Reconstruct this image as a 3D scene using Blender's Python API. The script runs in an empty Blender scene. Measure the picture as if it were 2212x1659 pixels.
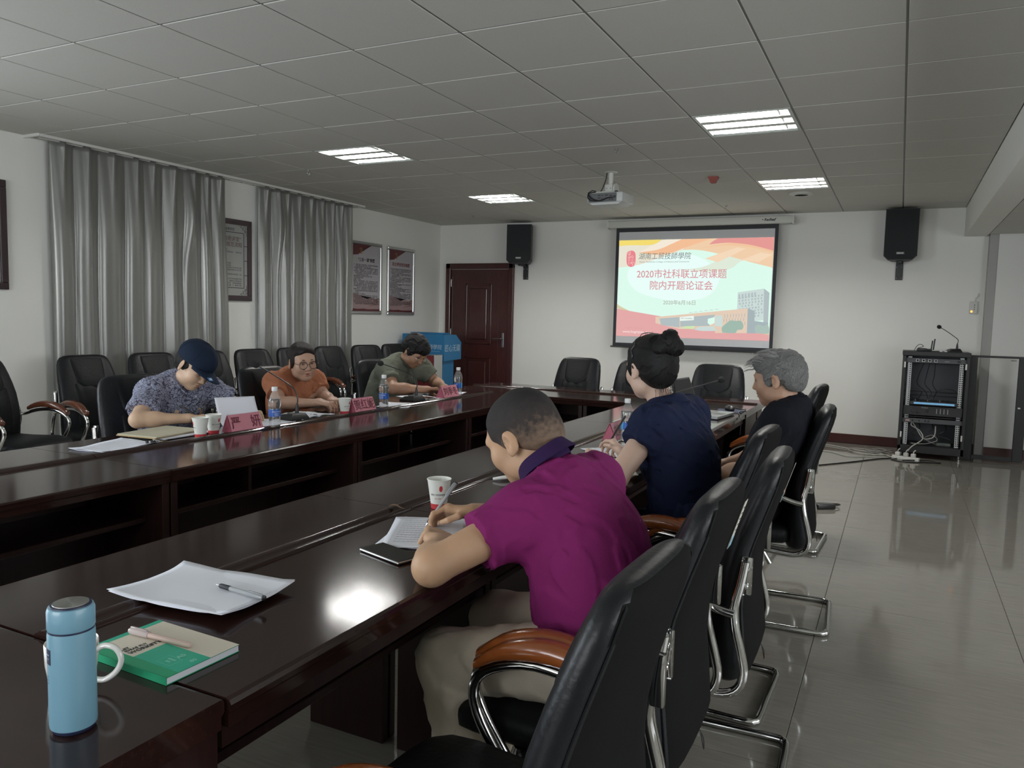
import bpy, bmesh, math, random
import numpy as np
from mathutils import Vector, Matrix, Euler
R_ = random.Random(7)
S = bpy.context.scene
COL = S.collection
PI = math.pi

# ------------------------------------------------------------------ camera
cam_d = bpy.data.cameras.new('camera'); cam = bpy.data.objects.new('camera', cam_d); COL.objects.link(cam)
cam_d.sensor_width = 36.0; cam_d.lens = 1682.74 / 2212 * 36.0; cam_d.clip_start = 0.05; cam_d.clip_end = 200
def _cam_rot(yaw, pitch, roll):
    f = Vector((-math.sin(yaw) * math.cos(pitch), math.cos(yaw) * math.cos(pitch), math.sin(pitch)))
    r = Vector((math.cos(yaw), math.sin(yaw), 0)); u = r.cross(f)
    c, s = math.cos(roll), math.sin(roll)
    return c * r + s * u, -s * r + c * u, f
_r, _u, _f = _cam_rot(0.45938, -0.08727, 0.02425)
cam.matrix_world = Matrix(((_r.x, _u.x, -_f.x, 0), (_r.y, _u.y, -_f.y, 0), (_r.z, _u.z, -_f.z, 1.36), (0, 0, 0, 1)))
S.camera = cam
# ------------------------------------------------------------------ world, light, exposure
S.view_settings.view_transform = 'Standard'; S.view_settings.look = 'None'
S.view_settings.gamma = 1.0; S.view_settings.use_curve_mapping = False
S.view_settings.exposure = 0.0
W = bpy.data.worlds.new('sky'); S.world = W; W.use_nodes = True
bg = W.node_tree.nodes['Background']
bg.inputs[0].default_value = (0.80, 0.90, 1.0, 1); bg.inputs[1].default_value = 2.0     # flat overcast daylight
def area(name, loc, rot, sx, sy, power, color=(1, 1, 1), spread=PI):
    d = bpy.data.lights.new(name, 'AREA'); d.shape = 'RECTANGLE'; d.size = sx; d.size_y = sy
    d.energy = power; d.color = color; d.spread = spread
    o = bpy.data.objects.new(name, d); COL.objects.link(o); o.location = loc; o.rotation_euler = rot
    return o
# overcast daylight entering through left wall windows; back and right ones are added fill
area('daylight_left_window', (-5.93, 0.3, 1.65), (0, -PI / 2, 0), 1.5, 2.6, 85, (0.86, 0.93, 1.0))
area('added_fill_back', (-2.4, -3.25, 1.65), (PI / 2, 0, 0), 3.2, 1.5, 110, (0.95, 0.97, 1.0))  # added fill from behind the camera, set at an unseen window
area('added_fill_right', (3.15, 2.0, 1.5), (0, PI / 2, 0), 1.4, 4.5, 75, (0.97, 0.98, 1.0))  # added fill from the right, set at an unseen window
S.cycles.max_bounces = 7; S.cycles.diffuse_bounces = 4; S.cycles.glossy_bounces = 4
S.cycles.transmission_bounces = 6; S.cycles.transparent_max_bounces = 8
S.cycles.sample_clamp_indirect = 4.0; S.cycles.caustics_reflective = False; S.cycles.caustics_refractive = False
S.cycles.use_denoising = True

# ------------------------------------------------------------------ materials
def srgb(r, g, b):
    f = lambda c: ((c / 255.0 + 0.055) / 1.055) ** 2.4 if c > 10 else c / 255.0 / 12.92
    return (f(r), f(g), f(b), 1.0)
MATS = {}
def mat(name, col=(0.5, 0.5, 0.5, 1), rough=0.5, metal=0.0, coat=0.0, coat_r=0.05, spec=0.5, trans=0.0, ior=1.5, sss=0.0,
        bump=None, var=None, emit=None, estr=0.0, sheen=0.0, alpha=1.0):
    """bump=(scale, strength[, detail, stretch]); var=(scale, amount[, stretch]) brightness variation"""
    if name in MATS: return MATS[name]
    m = bpy.data.materials.new(name); m.use_nodes = True; nt = m.node_tree; b = nt.nodes['Principled BSDF']
    b.inputs['Base Color'].default_value = col; b.inputs['Roughness'].default_value = rough; b.inputs['Metallic'].default_value = metal
    b.inputs['Coat Weight'].default_value = coat; b.inputs['Coat Roughness'].default_value = coat_r
    b.inputs['Specular IOR Level'].default_value = spec; b.inputs['Transmission Weight'].default_value = trans; b.inputs['IOR'].default_value = ior
    if sss: b.inputs['Subsurface Weight'].default_value = sss; b.inputs['Subsurface Radius'].default_value = (0.012, 0.005, 0.003); b.inputs['Subsurface Scale'].default_value = 1.0
    if sheen: b.inputs['Sheen Weight'].default_value = sheen
    if alpha < 1: b.inputs['Alpha'].default_value = alpha
    if emit: b.inputs['Emission Color'].default_value = emit; b.inputs['Emission Strength'].default_value = estr
    if bump or var:
        tc = nt.nodes.new('ShaderNodeTexCoord')
    if bump:
        mp = nt.nodes.new('ShaderNodeMapping'); nt.links.new(tc.outputs['Object'], mp.inputs[0])
        if len(bump) > 3: mp.inputs['Scale'].default_value = bump[3]
        n = nt.nodes.new('ShaderNodeTexNoise'); n.inputs['Scale'].default_value = bump[0]; n.inputs['Detail'].default_value = bump[2] if len(bump) > 2 else 3
        nt.links.new(mp.outputs[0], n.inputs['Vector'])
        bp = nt.nodes.new('ShaderNodeBump'); bp.inputs['Strength'].default_value = bump[1]; bp.inputs['Distance'].default_value = 0.01
        nt.links.new(n.outputs[0], bp.inputs['Height']); nt.links.new(bp.outputs[0], b.inputs['Normal'])
    if var:
        mp = nt.nodes.new('ShaderNodeMapping'); nt.links.new(tc.outputs['Object'], mp.inputs[0])
        if len(var) > 2: mp.inputs['Scale'].default_value = var[2]
        n = nt.nodes.new('ShaderNodeTexNoise'); n.inputs['Scale'].default_value = var[0]; n.inputs['Detail'].default_value = 5
        nt.links.new(mp.outputs[0], n.inputs['Vector'])
        r = nt.nodes.new('ShaderNodeValToRGB'); r.color_ramp.elements[0].position = 0.3; r.color_ramp.elements[1].position = 0.7
        a = var[1]
        r.color_ramp.elements[0].color = (col[0] * (1 - a), col[1] * (1 - a), col[2] * (1 - a), 1)
        r.color_ramp.elements[1].color = (min(1, col[0] * (1 + a)), min(1, col[1] * (1 + a)), min(1, col[2] * (1 + a)), 1)
        nt.links.new(n.outputs[0], r.inputs[0]); nt.links.new(r.outputs[0], b.inputs['Base Color'])
    MATS[name] = m
    return m
M_wall = mat('wall_paint', (0.84, 0.84, 0.795, 1), 0.75, bump=(180, 0.03))
M_ceil = mat('mineral_tile', (0.62, 0.612, 0.57, 1), 0.85, var=(900, 0.14), bump=(500, 0.08))
M_grid = mat('ceiling_grid_steel', (0.20, 0.20, 0.185, 1), 0.5)
M_white = mat('white_plastic', (0.72, 0.72, 0.69, 1), 0.35)
M_offw = mat('cream_metal', (0.62, 0.63, 0.58, 1), 0.4)
M_tile = mat('porcelain_tile', (0.235, 0.222, 0.19, 1), 0.06, spec=0.55, var=(6, 0.09, (1.2, 14, 1)))
M_grout = mat('tile_grout', (0.10, 0.09, 0.08, 1), 0.8)
M_mahog = mat('mahogany_lacquer', (0.024, 0.0105, 0.0085, 1), 0.11, coat=0.0, coat_r=0.05, spec=0.42, var=(7, 0.22, (14, 1, 14)))
M_mahogx = mat('mahogany_lacquer_cross', (0.024, 0.0105, 0.0085, 1), 0.11, coat=0.0, coat_r=0.05, spec=0.42, var=(7, 0.22, (1, 14, 14)))
M_mahogd = mat('mahogany_panel', (0.022, 0.009, 0.008, 1), 0.32, spec=0.4, var=(7, 0.22, (14, 14, 1)))
M_door = mat('door_wood', (0.060, 0.017, 0.014, 1), 0.3, coat=0.3, var=(8, 0.25, (10, 10, 1)))
M_skirt = mat('skirting_maroon', (0.062, 0.018, 0.016, 1), 0.3)
M_leather = mat('black_leather', (0.009, 0.010, 0.011, 1), 0.50, spec=0.16, bump=(60, 0.14, 5))
M_leather2 = mat('black_leather_side', (0.010, 0.011, 0.013, 1), 0.40, spec=0.28, bump=(60, 0.14, 5))
M_fabricb = mat('black_back_cloth', (0.009, 0.009, 0.0088, 1), 0.85, spec=0.08, bump=(300, 0.1))
M_chrome = mat('chrome', (0.62, 0.62, 0.61, 1), 0.10, 1.0)
M_steel = mat('brushed_steel', (0.45, 0.45, 0.44, 1), 0.28, 1.0)
M_arm = mat('armrest_wood', (0.27, 0.075, 0.018, 1), 0.22, coat=0.5, var=(5, 0.18, (9, 1.5, 9)))
M_arm_shaded = mat('armrest_wood_shaded', (0.12, 0.04, 0.02, 1), 0.22, coat=0.7)  # same armrest wood; dimmer light on the left chairs put into its colour
M_black = mat('black_plastic', (0.015, 0.015, 0.016, 1), 0.38)
M_blackm = mat('black_powder_coat', (0.02, 0.02, 0.022, 1), 0.45)
M_dark = mat('dark_void', (0.006, 0.006, 0.007, 1), 0.8)
M_paper = mat('white_paper', (0.72, 0.74, 0.80, 1), 0.8, bump=(12, 0.05))
M_ink = mat('ink', (0.03, 0.03, 0.04, 1), 0.6)

# ------------------------------------------------------------------ geometry helpers
class B:
    """collects shapes in one bmesh; .obj() links it as one mesh object"""
    def __init__(s): s.bm = bmesh.new(); s.mi = 0
    def box(s, x0, x1, y0, y1, z0, z1, bev=0.0, seg=1, T=None):
        if not bev:
            vs = []
            for x in (x0, x1):
                for y in (y0, y1):
                    for z in (z0, z1):
                        p = Vector((x, y, z)); vs.append(s.bm.verts.new(T @ p if T is not None else p))
            for q in ((0, 1, 3, 2), (4, 6, 7, 5), (0, 4, 5, 1), (2, 3, 7, 6), (0, 2, 6, 4), (1, 5, 7, 3)):
                f = s.bm.faces.new([vs[i] for i in q]); f.material_index = s.mi
            return s
        r = bmesh.ops.create_cube(s.bm, size=1.0); vs = r['verts']
        bmesh.ops.scale(s.bm, vec=(abs(x1 - x0), abs(y1 - y0), abs(z1 - z0)), verts=vs)
        bmesh.ops.translate(s.bm, vec=((x0 + x1) / 2, (y0 + y1) / 2, (z0 + z1) / 2), verts=vs)
        es = list({e for v in vs for e in v.link_edges}); fs = {f for v in vs for f in v.link_faces}
        if bev:
            r2 = bmesh.ops.bevel(s.bm, geom=es, offset=bev, segments=seg, affect='EDGES', profile=0.5)
            vs = list({v for f in r2['faces'] for v in f.verts} | {v for v in vs if v.is_valid})
        for v in vs:
            for f in v.link_faces: f.material_index = s.mi
        if T is not None: bmesh.ops.transform(s.bm, matrix=T, verts=vs)
        return s
    def loft(s, rings, caps=True, closed=True, T=None):
        V = [[s.bm.verts.new((T @ Vector(p)) if T is not None else p) for p in r] for r in rings]
        n = len(rings[0]); m = n if closed else n - 1
        for a, b in zip(V[:-1], V[1:]):
            for i in range(m):
                j = (i + 1) % n
                f = s.bm.faces.new((a[i], a[j], b[j], b[i])); f.material_index = s.mi
        if caps and closed:
            f = s.bm.faces.new(V[0][::-1]); f.material_index = s.mi
            f = s.bm.faces.new(V[-1]); f.material_index = s.mi
        return s
    def lathe(s, prof, seg=24, T=None, caps=True):
        rings = [[(r * math.cos(2 * PI * i / seg), r * math.sin(2 * PI * i / seg), z) for i in range(seg)] for r, z in prof]
        return s.loft(rings, caps, True, T)
    def tube(s, pts, r, seg=8, smooth=0, closed=False, T=None, caps=True):
        pts = [Vector(p) for p in pts]
        rr = r if isinstance(r, (list, tuple)) else [r] * len(pts)
        if smooth:
            q, qr = [], []; n = len(pts)
            rng = range(n if closed else n - 1)
            for i in rng:
                p0 = pts[(i - 1) % n] if (closed or i > 0) else pts[0]; p1 = pts[i]; p2 = pts[(i + 1) % n]
                p3 = pts[(i + 2) % n] if (closed or i + 2 < n) else pts[-1]
                for k in range(smooth):
                    t = k / smooth
                    q.append(0.5 * ((2 * p1) + (p2 - p0) * t + (2 * p0 - 5 * p1 + 4 * p2 - p3) * t * t + (3 * p1 - p0 - 3 * p2 + p3) * t ** 3))
                    qr.append(rr[i] * (1 - t) + rr[(i + 1) % n] * t)
            if not closed: q.append(pts[-1]); qr.append(rr[-1])
            pts, rr = q, qr
        n = len(pts); rings = []; prev = None
        for i, p in enumerate(pts):
            if closed: d = pts[(i + 1) % n] - pts[i - 1]
            else: d = pts[min(i + 1, n - 1)] - pts[max(i - 1, 0)]
            if d.length < 1e-9: d = Vector((0, 0, 1))
            d.normalize()
            if prev is None:
                a = Vector((0, 0, 1)) if abs(d.z) < 0.9 else Vector((1, 0, 0)); u = d.cross(a).normalized()
            else:
                u = (prev - d * prev.dot(d))
                u = u.normalized() if u.length > 1e-6 else d.orthogonal().normalized()
            prev = u; v = d.cross(u)
            rings.append([tuple(p + rr[i] * (math.cos(2 * PI * k / seg) * u + math.sin(2 * PI * k / seg) * v)) for k in range(seg)])
        if closed: rings.append(rings[0]); return s.loft(rings, False, True, T)
        return s.loft(rings, caps, True, T)
    def prism(s, poly, z0, z1, T=None):
        """poly: list of (x, y); extruded z0..z1"""
        return s.loft([[(x, y, z0) for x, y in poly], [(x, y, z1) for x, y in poly]], True, True, T)
    def quad(s, pts):
        f = s.bm.faces.new([s.bm.verts.new(p) for p in pts]); f.material_index = s.mi; return s
    def ico(s, c, r, sub=2, scl=(1, 1, 1), T=None):
        q = bmesh.ops.create_icosphere(s.bm, subdivisions=sub, radius=r); vs = q['verts']
        bmesh.ops.scale(s.bm, vec=scl, verts=vs); bmesh.ops.translate(s.bm, vec=c, verts=vs)
        for v in vs:
            for f in v.link_faces: f.material_index = s.mi
        if T is not None: bmesh.ops.transform(s.bm, matrix=T, verts=vs)
        return s
    def grid(s, nx, ny, fn):
        V = [[s.bm.verts.new(fn(i / nx, j / ny)) for j in range(ny + 1)] for i in range(nx + 1)]
        for i in range(nx):
            for j in range(ny):
                f = s.bm.faces.new((V[i][j], V[i + 1][j], V[i + 1][j + 1], V[i][j + 1])); f.material_index = s.mi
        return s
    def obj(s, name, m, parent=None, smooth=False, loc=None, rot=None, ang=0.7):
        bmesh.ops.recalc_face_normals(s.bm, faces=s.bm.faces[:])
        if smooth:
            for f in s.bm.faces: f.smooth = True
            for e in s.bm.edges:
                if len(e.link_faces) == 2 and e.calc_face_angle(0) > ang: e.smooth = False
        me = bpy.data.meshes.new(name); s.bm.to_mesh(me); s.bm.free()
        for k in (m if isinstance(m, (list, tuple)) else [m]): me.materials.append(k)
        return link(name, me, parent, loc, rot)
def link(name, data, parent=None, loc=None, rot=None):
    o = bpy.data.objects.new(name, data); COL.objects.link(o)
    if parent is not None: o.parent = parent
    if loc is not None: o.location = loc
    if rot is not None: o.rotation_euler = rot
    return o
def thing(name, label, cat, loc=(0, 0, 0), rz=0.0, group=None):
    o = bpy.data.objects.new(name, None); COL.objects.link(o); o.empty_display_size = 0.1
    o.location = loc; o.rotation_euler = (0, 0, rz) if not isinstance(rz, tuple) else rz
    o['label'] = label; o['category'] = cat
    if group: o['group'] = group
    return o
def tag(o, label, cat, group=None):
    o['label'] = label; o['category'] = cat
    if group: o['group'] = group
    return o
def struct(o, label=None, cat=None):
    o['kind'] = 'structure'
    if label: o['label'] = label
    if cat: o['category'] = cat
    return o
def dup(root, loc, rz, label, group=None):
    r = root.copy(); COL.objects.link(r); r.location = loc; r.rotation_euler = (0, 0, rz); r['label'] = label
    if group: r['group'] = group
    for ch in list(root.children):
        c = ch.copy(); COL.objects.link(c); c.parent = r
        for g in list(ch.children):
            d = g.copy(); COL.objects.link(d); d.parent = c
    return r
def Tm(loc=(0, 0, 0), rot=(0, 0, 0), s=1.0):
    return Matrix.Translation(loc) @ Euler(rot).to_matrix().to_4x4() @ Matrix.Scale(s, 4)
def text(body, size, m, parent, loc, rot, name='lettering', ext=0.0004, align='CENTER', shear=0.0, bold=0.0, xs=1.0, sp=1.0):
    c = bpy.data.curves.new('t', 'FONT'); c.body = body; c.size = size; c.align_x = align; c.align_y = 'CENTER'
    c.extrude = ext; c.shear = shear; c.offset = bold; c.resolution_u = 3; c.space_character = sp
    o = bpy.data.objects.new('t', c); COL.objects.link(o)
    dg = bpy.context.evaluated_depsgraph_get(); me = bpy.data.meshes.new_from_object(o.evaluated_get(dg))
    bpy.data.objects.remove(o); bpy.data.curves.remove(c)
    if xs != 1.0:
        for v in me.vertices: v.co.x *= xs
    me.materials.clear(); me.materials.append(m)
    return link(name, me, parent, loc, rot)
# ================================================================== THE ROOM
XL, YF, XR, YB, ZC = -5.97, 9.65, 3.2, -3.3, 2.624
GX0, GY0, GP = -0.0494, 3.124, 0.6017
# floor with 0.8 m tiles
fb = B().box(XL - 0.1, XR + 0.1, YB - 0.1, YF + 0.1, -0.06, -0.004)
floor = struct(fb.obj('floor', M_grout))
tile_me = None
for i in range(-8, 5):
    for j in range(-4, 12):
        x0 = -0.255 + 0.79 * i; y0 = 0.02 + 0.8 * j
        x1, y1 = x0 + 0.79, y0 + 0.8
        if x1 <= XL or x0 >= XR or y1 <= YB or y0 >= YF: continue
        cut = x0 < XL or x1 > XR or y0 < YB or y1 > YF
        if cut:
            t = B().box(max(x0, XL) + 0.001, min(x1, XR) - 0.001, max(y0, YB) + 0.001, min(y1, YF) - 0.001, -0.008, 0.0).obj('tile', M_tile, floor)
        else:
            if tile_me is None:
                o = B().box(-0.3938, 0.3938, -0.3988, 0.3988, -0.008, 0.0, 0.0006).obj('tile', M_tile, floor); tile_me = o.data
            else: o = link('tile', tile_me, floor)
            o.location = (x0 + 0.395, y0 + 0.4, 0)
# walls (left wall with window openings)
wins = [(-1.2, 1.8, 0.9, 2.35), (4.15, 5.35, 0.7, 2.45), (6.10, 7.35, 0.7, 2.45)]
b = B(); y = YB
for (a, c, z0, z1) in wins:
    b.box(XL - 0.24, XL, y, a, 0, 2.8); b.box(XL - 0.24, XL, a, c, 0, z0); b.box(XL - 0.24, XL, a, c, z1, 2.8); y = c
b.box(XL - 0.24, XL, y, YF, 0, 2.8)
struct(b.obj('wall_left', M_wall))
M_glass = mat('window_glass', (1, 1, 1, 1), 0.02, trans=1.0, ior=1.01)
for k, (a, c, z0, z1) in enumerate(wins):
    b = B(); t = 0.045
    for (p, q, r, s_) in ((a, c, z0, z0 + t), (a, c, z1 - t, z1), (a, a + t, z0, z1), (c - t, c, z0, z1), ((a + c) / 2 - t / 2, (a + c) / 2 + t / 2, z0, z1)):
        b.box(XL - 0.16, XL - 0.11, p, q, r, s_, 0.003)
    w = struct(b.obj('window_%d' % (k + 1), M_white))
    B().box(XL - 0.14, XL - 0.134, a + t, c - t, z0 + t, z1 - t).obj('pane', M_glass, w)
struct(B().box(XL - 0.24, XR + 0.2, YF, YF + 0.2, 0, 2.8).obj('wall_far', M_wall))
b = B(); b.box(XL - 0.24, -4.1, YB - 0.2, YB, 0, 2.8); b.box(-0.7, XR + 0.2, YB - 0.2, YB, 0, 2.8); b.box(-4.1, -0.7, YB - 0.2, YB, 0, 0.85); b.box(-4.1, -0.7, YB - 0.2, YB, 2.4, 2.8)
struct(b.obj('wall_back', M_wall))
b = B()
for (p, q, r, s_) in ((-4.1, -0.7, 0.85, 0.9), (-4.1, -0.7, 2.35, 2.4), (-4.1, -4.05, 0.85, 2.4), (-0.75, -0.7, 0.85, 2.4), (-2.43, -2.37, 0.85, 2.4)): b.box(p, q, YB - 0.12, YB - 0.07, r, s_, 0.003)
w = struct(b.obj('window_4', M_white)); B().box(-4.05, -0.75, YB - 0.10, YB - 0.095, 0.9, 2.35).obj('pane', M_glass, w)  # unseen window added to carry the back fill light
b = B(); b.box(XR, XR + 0.2, YB, -0.3, 0, 2.8); b.box(XR, XR + 0.2, 4.3, YF, 0, 2.8); b.box(XR, XR + 0.2, -0.3, 4.3, 0, 0.75); b.box(XR, XR + 0.2, -0.3, 4.3, 2.25, 2.8)
struct(b.obj('wall_right', M_wall))
b = B()
for (p, q, r, s_) in ((-0.3, 4.3, 0.75, 0.8), (-0.3, 4.3, 2.2, 2.25), (-0.3, -0.25, 0.75, 2.25), (4.25, 4.3, 0.75, 2.25), (1.97, 2.03, 0.75, 2.25)): b.box(XR + 0.07, XR + 0.12, p, q, r, s_, 0.003)
w = struct(b.obj('window_5', M_white)); B().box(XR + 0.09, XR + 0.095, -0.25, 4.25, 0.8, 2.2).obj('pane', M_glass, w)  # unseen window added to carry the right fill light
# far wall step on the right: shallow return strip and the panelled bay wall
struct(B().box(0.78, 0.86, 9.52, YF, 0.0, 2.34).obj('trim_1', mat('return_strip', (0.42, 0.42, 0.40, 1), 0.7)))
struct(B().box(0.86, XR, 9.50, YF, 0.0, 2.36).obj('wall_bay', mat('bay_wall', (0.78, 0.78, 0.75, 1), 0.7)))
struct(B().box(0.80, XR, 9.485, 9.50, 2.335, 2.36).obj('trim_2', mat('dark_strip', (0.12, 0.12, 0.12, 1), 0.6)))  # dark line along the top of the bay wall
# suspended ceiling
b = B(); b.box(XL - 0.1, XR + 0.1, YB, YF, ZC + 0.03, ZC + 0.15); b.box(XL, 0.55, YB, 1.3, ZC - 0.0005, ZC + 0.03)
b.box(XL, GX0 - 9 * 0.6, 1.3, YF, ZC, ZC + 0.03) if False else None
ceiling = struct(b.obj('ceiling', mat('ceiling_slab', (0.60, 0.60, 0.56, 1), 0.85)))
LAMPS = {(-2, 3), (-7, 3), (-7, 7), (-2, 7)}
b = B()
xs = [GX0 + 0.6 * i for i in range(-9, 2)]; ys = [GY0 + GP * j for j in range(-3, 11)]
for x in xs[:-1]: b.box(x - 0.012, x + 0.012, 1.3, YF, ZC - 0.0015, ZC + 0.02)
for yy in ys: b.box(XL, 0.55, yy - 0.012, yy + 0.012, ZC - 0.001, ZC + 0.02)
b.obj('ceiling_grid', M_grid, ceiling)
ct_me = None
for i in range(-10, 1):
    for j in range(-4, 11):
        x0 = GX0 + 0.6 * i; y0 = GY0 + GP * j; x1, y1 = x0 + 0.6, y0 + GP
        if (i, j) in LAMPS or y1 < 1.3: continue
        cut = x0 < XL or y1 > YF or y0 < 1.3
        zz = -R_.random() * 0.0012
        if cut:
            if min(x1, XL + 9) - max(x0, XL) < 0.02 or min(y1, YF) - y0 < 0.02: continue
            B().box(max(x0, XL) + 0.006, x1 - 0.006, max(y0, 1.3) + 0.006, min(y1, YF) - 0.006, ZC - 0.004, ZC + 0.01, 0.002).obj('tile', M_ceil, ceiling)
        else:
            if ct_me is None:
                o = B().box(-0.2945, 0.2945, -GP / 2 + 0.0055, GP / 2 - 0.0055, -0.004, 0.010, 0.002).obj('tile', M_ceil, ceiling); ct_me = o.data
            else: o = link('tile', ct_me, ceiling)
            o.location = (x0 + 0.3, y0 + GP / 2, ZC + zz)
# dropped beam and lower bay ceiling
struct(B().box(0.552, 0.76, YB, YF, 2.315, 2.7).obj('beam', M_wall))
bay = struct(B().box(0.76, XR, YB, YF, 2.33, 2.40).obj('ceiling_bay', mat('ceiling_slab', M_ceil)))
b = B()
for j in range(-1, 12): b.box(0.76, XR, GY0 + GP * j - 0.3 - 0.008, GY0 + GP * j - 0.3 + 0.008, 2.3185, 2.332)
for i in range(0, 4): b.box(1.28 + 0.6 * i - 0.008, 1.28 + 0.6 * i + 0.008, 1, YF, 2.3182, 2.332)
b.obj('ceiling_grid', M_grid, bay)
bt_me = None
for i in range(-1, 3):
    for j in range(0, 11):
        x0 = 1.28 + 0.6 * i; y0 = GY0 - 0.3 + GP * j; xa = max(x0, 0.762); xb = x0 + 0.6
        yb_ = min(y0 + GP, YF)
        if yb_ - y0 < 0.05: continue
        B().box(xa + 0.006, xb - 0.006, y0 + 0.006, yb_ - 0.006, 2.316, 2.33, 0.002).obj('tile', M_ceil, bay)
# skirting
struct(B().box(-4.78, 0.78, YF - 0.014, YF, 0, 0.105, 0.003).obj('baseboard_far', M_skirt))
struct(B().box(0.86, XR, 9.486, 9.50, 0, 0.105, 0.003).obj('baseboard_bay', M_skirt))
struct(B().box(XL, XL + 0.014, YB, YF, 0, 0.105, 0.003).obj('baseboard_left', M_skirt))
# curtain pocket edge trim at the ceiling
b = B(); b.box(-5.80, -5.78, 3.72, 7.62, 2.60, 2.626, 0.003); b.box(XL, -5.78, 3.70, 3.72, 2.60, 2.626, 0.003); b.box(XL, -5.78, 7.62, 7.64, 2.60, 2.626, 0.003)
struct(b.obj('trim_3', M_white))
# door in the far wall
dr = thing('door_1', 'dark red-brown panelled wooden door in the far left corner', 'door', (-5.31, YF, 0)); dr['kind'] = 'structure'; 
b = B()
for (x0, x1, z0, z1) in ((-0.54, -0.46, 0, 2.08), (0.46, 0.54, 0, 2.08), (-0.54, 0.54, 2.0, 2.08)):
    b.box(x0, x1, -0.045, 0.0, z0, z1, 0.012, 2)
b.obj('door_frame', M_door, dr)
B().box(-0.455, 0.455, -0.022, 0.0, 0.01, 1.995, 0.003).obj('door_leaf', M_door, dr)
def raised(x0, x1, z0, z1):
    b = B()
    b.box(x0, x1, -0.030, -0.022, z0, z0 + 0.03, 0.006, 2); b.box(x0, x1, -0.030, -0.022, z1 - 0.03, z1, 0.006, 2)
    b.box(x0, x0 + 0.03, -0.030, -0.022, z0, z1, 0.006, 2); b.box(x1 - 0.03, x1, -0.030, -0.022, z0, z1, 0.006, 2)
    b.box(x0 + 0.07, x1 - 0.07, -0.036, -0.020, z0 + 0.07, z1 - 0.07, 0.012, 2)
    b.obj('door_panel', M_door, dr)
raised(-0.22, 0.20, 0.95, 1.80); raised(-0.22, 0.20, 0.15, 0.78)
b = B(); b.box(-0.44, -0.425, -0.03, -0.022, 0.1, 1.9, 0.003); b.box(0.30, 0.312, -0.026, -0.022, 0.1, 1.9, 0.002)
b.obj('door_bead', M_door, dr)
for z in (0.35, 1.05, 1.75):
    B().box(-0.462, -0.446, -0.034, -0.02, z, z + 0.11, 0.003).obj('hinge', M_steel, dr)
hd = B().box(0.375, 0.405, -0.035, -0.022, 0.92, 1.12, 0.004, 2).obj('handle_plate', M_steel, dr)
b = B(); b.tube([(0.39, -0.03, 1.04), (0.39, -0.075, 1.04), (0.37, -0.08, 1.04), (0.25, -0.078, 1.035)], 0.008, 8, 4)
b.obj('handle', M_steel, dr, True)
# ================================================================== CONFERENCE TABLE RING (modules that stand side by side)
ZT = 0.76
def molding(b, L):
    """raised double bead along local x, length L, centred on y=0, on the top z=ZT"""
    prof = [(-0.034, -0.001), (-0.032, 0.0045), (-0.024, 0.007), (-0.016, 0.0045), (-0.010, 0.0035), (-0.004, 0.0085), (0.006, 0.0125), (0.017, 0.011), (0.024, 0.006), (0.030, 0.004), (0.034, -0.001)]
    b.loft([[(x, y, ZT + z) for y, z in prof] for x in (0.0015, L - 0.0015)], True)
def module(name, label, loc, rz, L, wi, wo, panel=True, group=None, ends=(True, True)):
    """local: x along the run 0..L, y=0 at the molding, +y towards the inside of the ring (width wi), -y to the sitters (width wo)"""
    t = thing(name, label, 'table', loc, rz, group)
    m = M_mahog if abs(math.cos(rz)) < 0.5 else M_mahogx
    m = M_mahogx
    def edge_ring(x):
        return [(x, wi, ZT - 0.006), (x, wi - 0.003, ZT - 0.001), (x, wi - 0.008, ZT), (x, -wo + 0.012, ZT), (x, -wo + 0.004, ZT - 0.003), (x, -wo, ZT - 0.010),
                (x, -wo, ZT - 0.020), (x, -wo + 0.006, ZT - 0.026), (x, -wo + 0.006, ZT - 0.048), (x, wi - 0.006, ZT - 0.048), (x, wi - 0.006, ZT - 0.028), (x, wi, ZT - 0.022)]
    B().loft([edge_ring(0.0012), edge_ring(L - 0.0012)]).obj('tabletop', m, t)
    b = B(); molding(b, L); b.obj('molding', m, t, True, ang=1.2)
    if wo > 0.42:
        B().box(0.001, L - 0.001, -wo + 0.020, -wo + 0.038, ZT - 0.085, ZT - 0.047).obj('apron', M_mahogd, t)
    for x in (0.0, L):
        sgn = 1 if x == 0 else -1
        xa, xb = sorted((x + sgn * 0.004, x + sgn * 0.034))
        if (x == 0 and ends[0]) or (x == L and ends[1]):
            B().box(xa, xb, -wo + 0.14, -0.012, 0.0, ZT - 0.049, 0.002).obj('side_panel', M_mahogd, t)
            B().box(xa, xb, 0.042, wi - 0.01, 0.0, ZT - 0.049, 0.002).obj('side_panel', M_mahogd, t)
            
    B().box(0.036, L - 0.036, -wo + 0.145, wi - 0.10, 0.555, 0.575, 0.002).obj('shelf', M_mahogd, t)
    if panel: B().box(0.036, L - 0.036, wi - 0.36, wi - 0.345, 0.12, 0.555).obj('modesty_panel', M_mahogd, t)
    B().box(0.036, L - 0.036, 0.0, 0.016, 0.575, ZT - 0.049).obj('shelf_back', M_mahogd, t)
    b = B(); b.box(L * 0.55, L * 0.55 + 0.018, 0.018, wi - 0.11, 0.575, ZT - 0.049); b.box(L * 0.55, L * 0.55 + 0.018, -wo + 0.15, -0.002, 0.575, ZT - 0.049); b.obj('divider', M_mahogd, t)
    b = B(); b.lathe([(0.0, -0.004), (0.014, -0.004), (0.014, 0.0), (0.0, 0.0)], 14, Tm((L * 0.55 - 0.001, wi - 0.16, 0.64), (0, -PI / 2, 0))); b.obj('cap', M_white, t)
    return t
PITCH = 1.128
YN = 0.847
GT = 'conference table modules of the ring'
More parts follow.
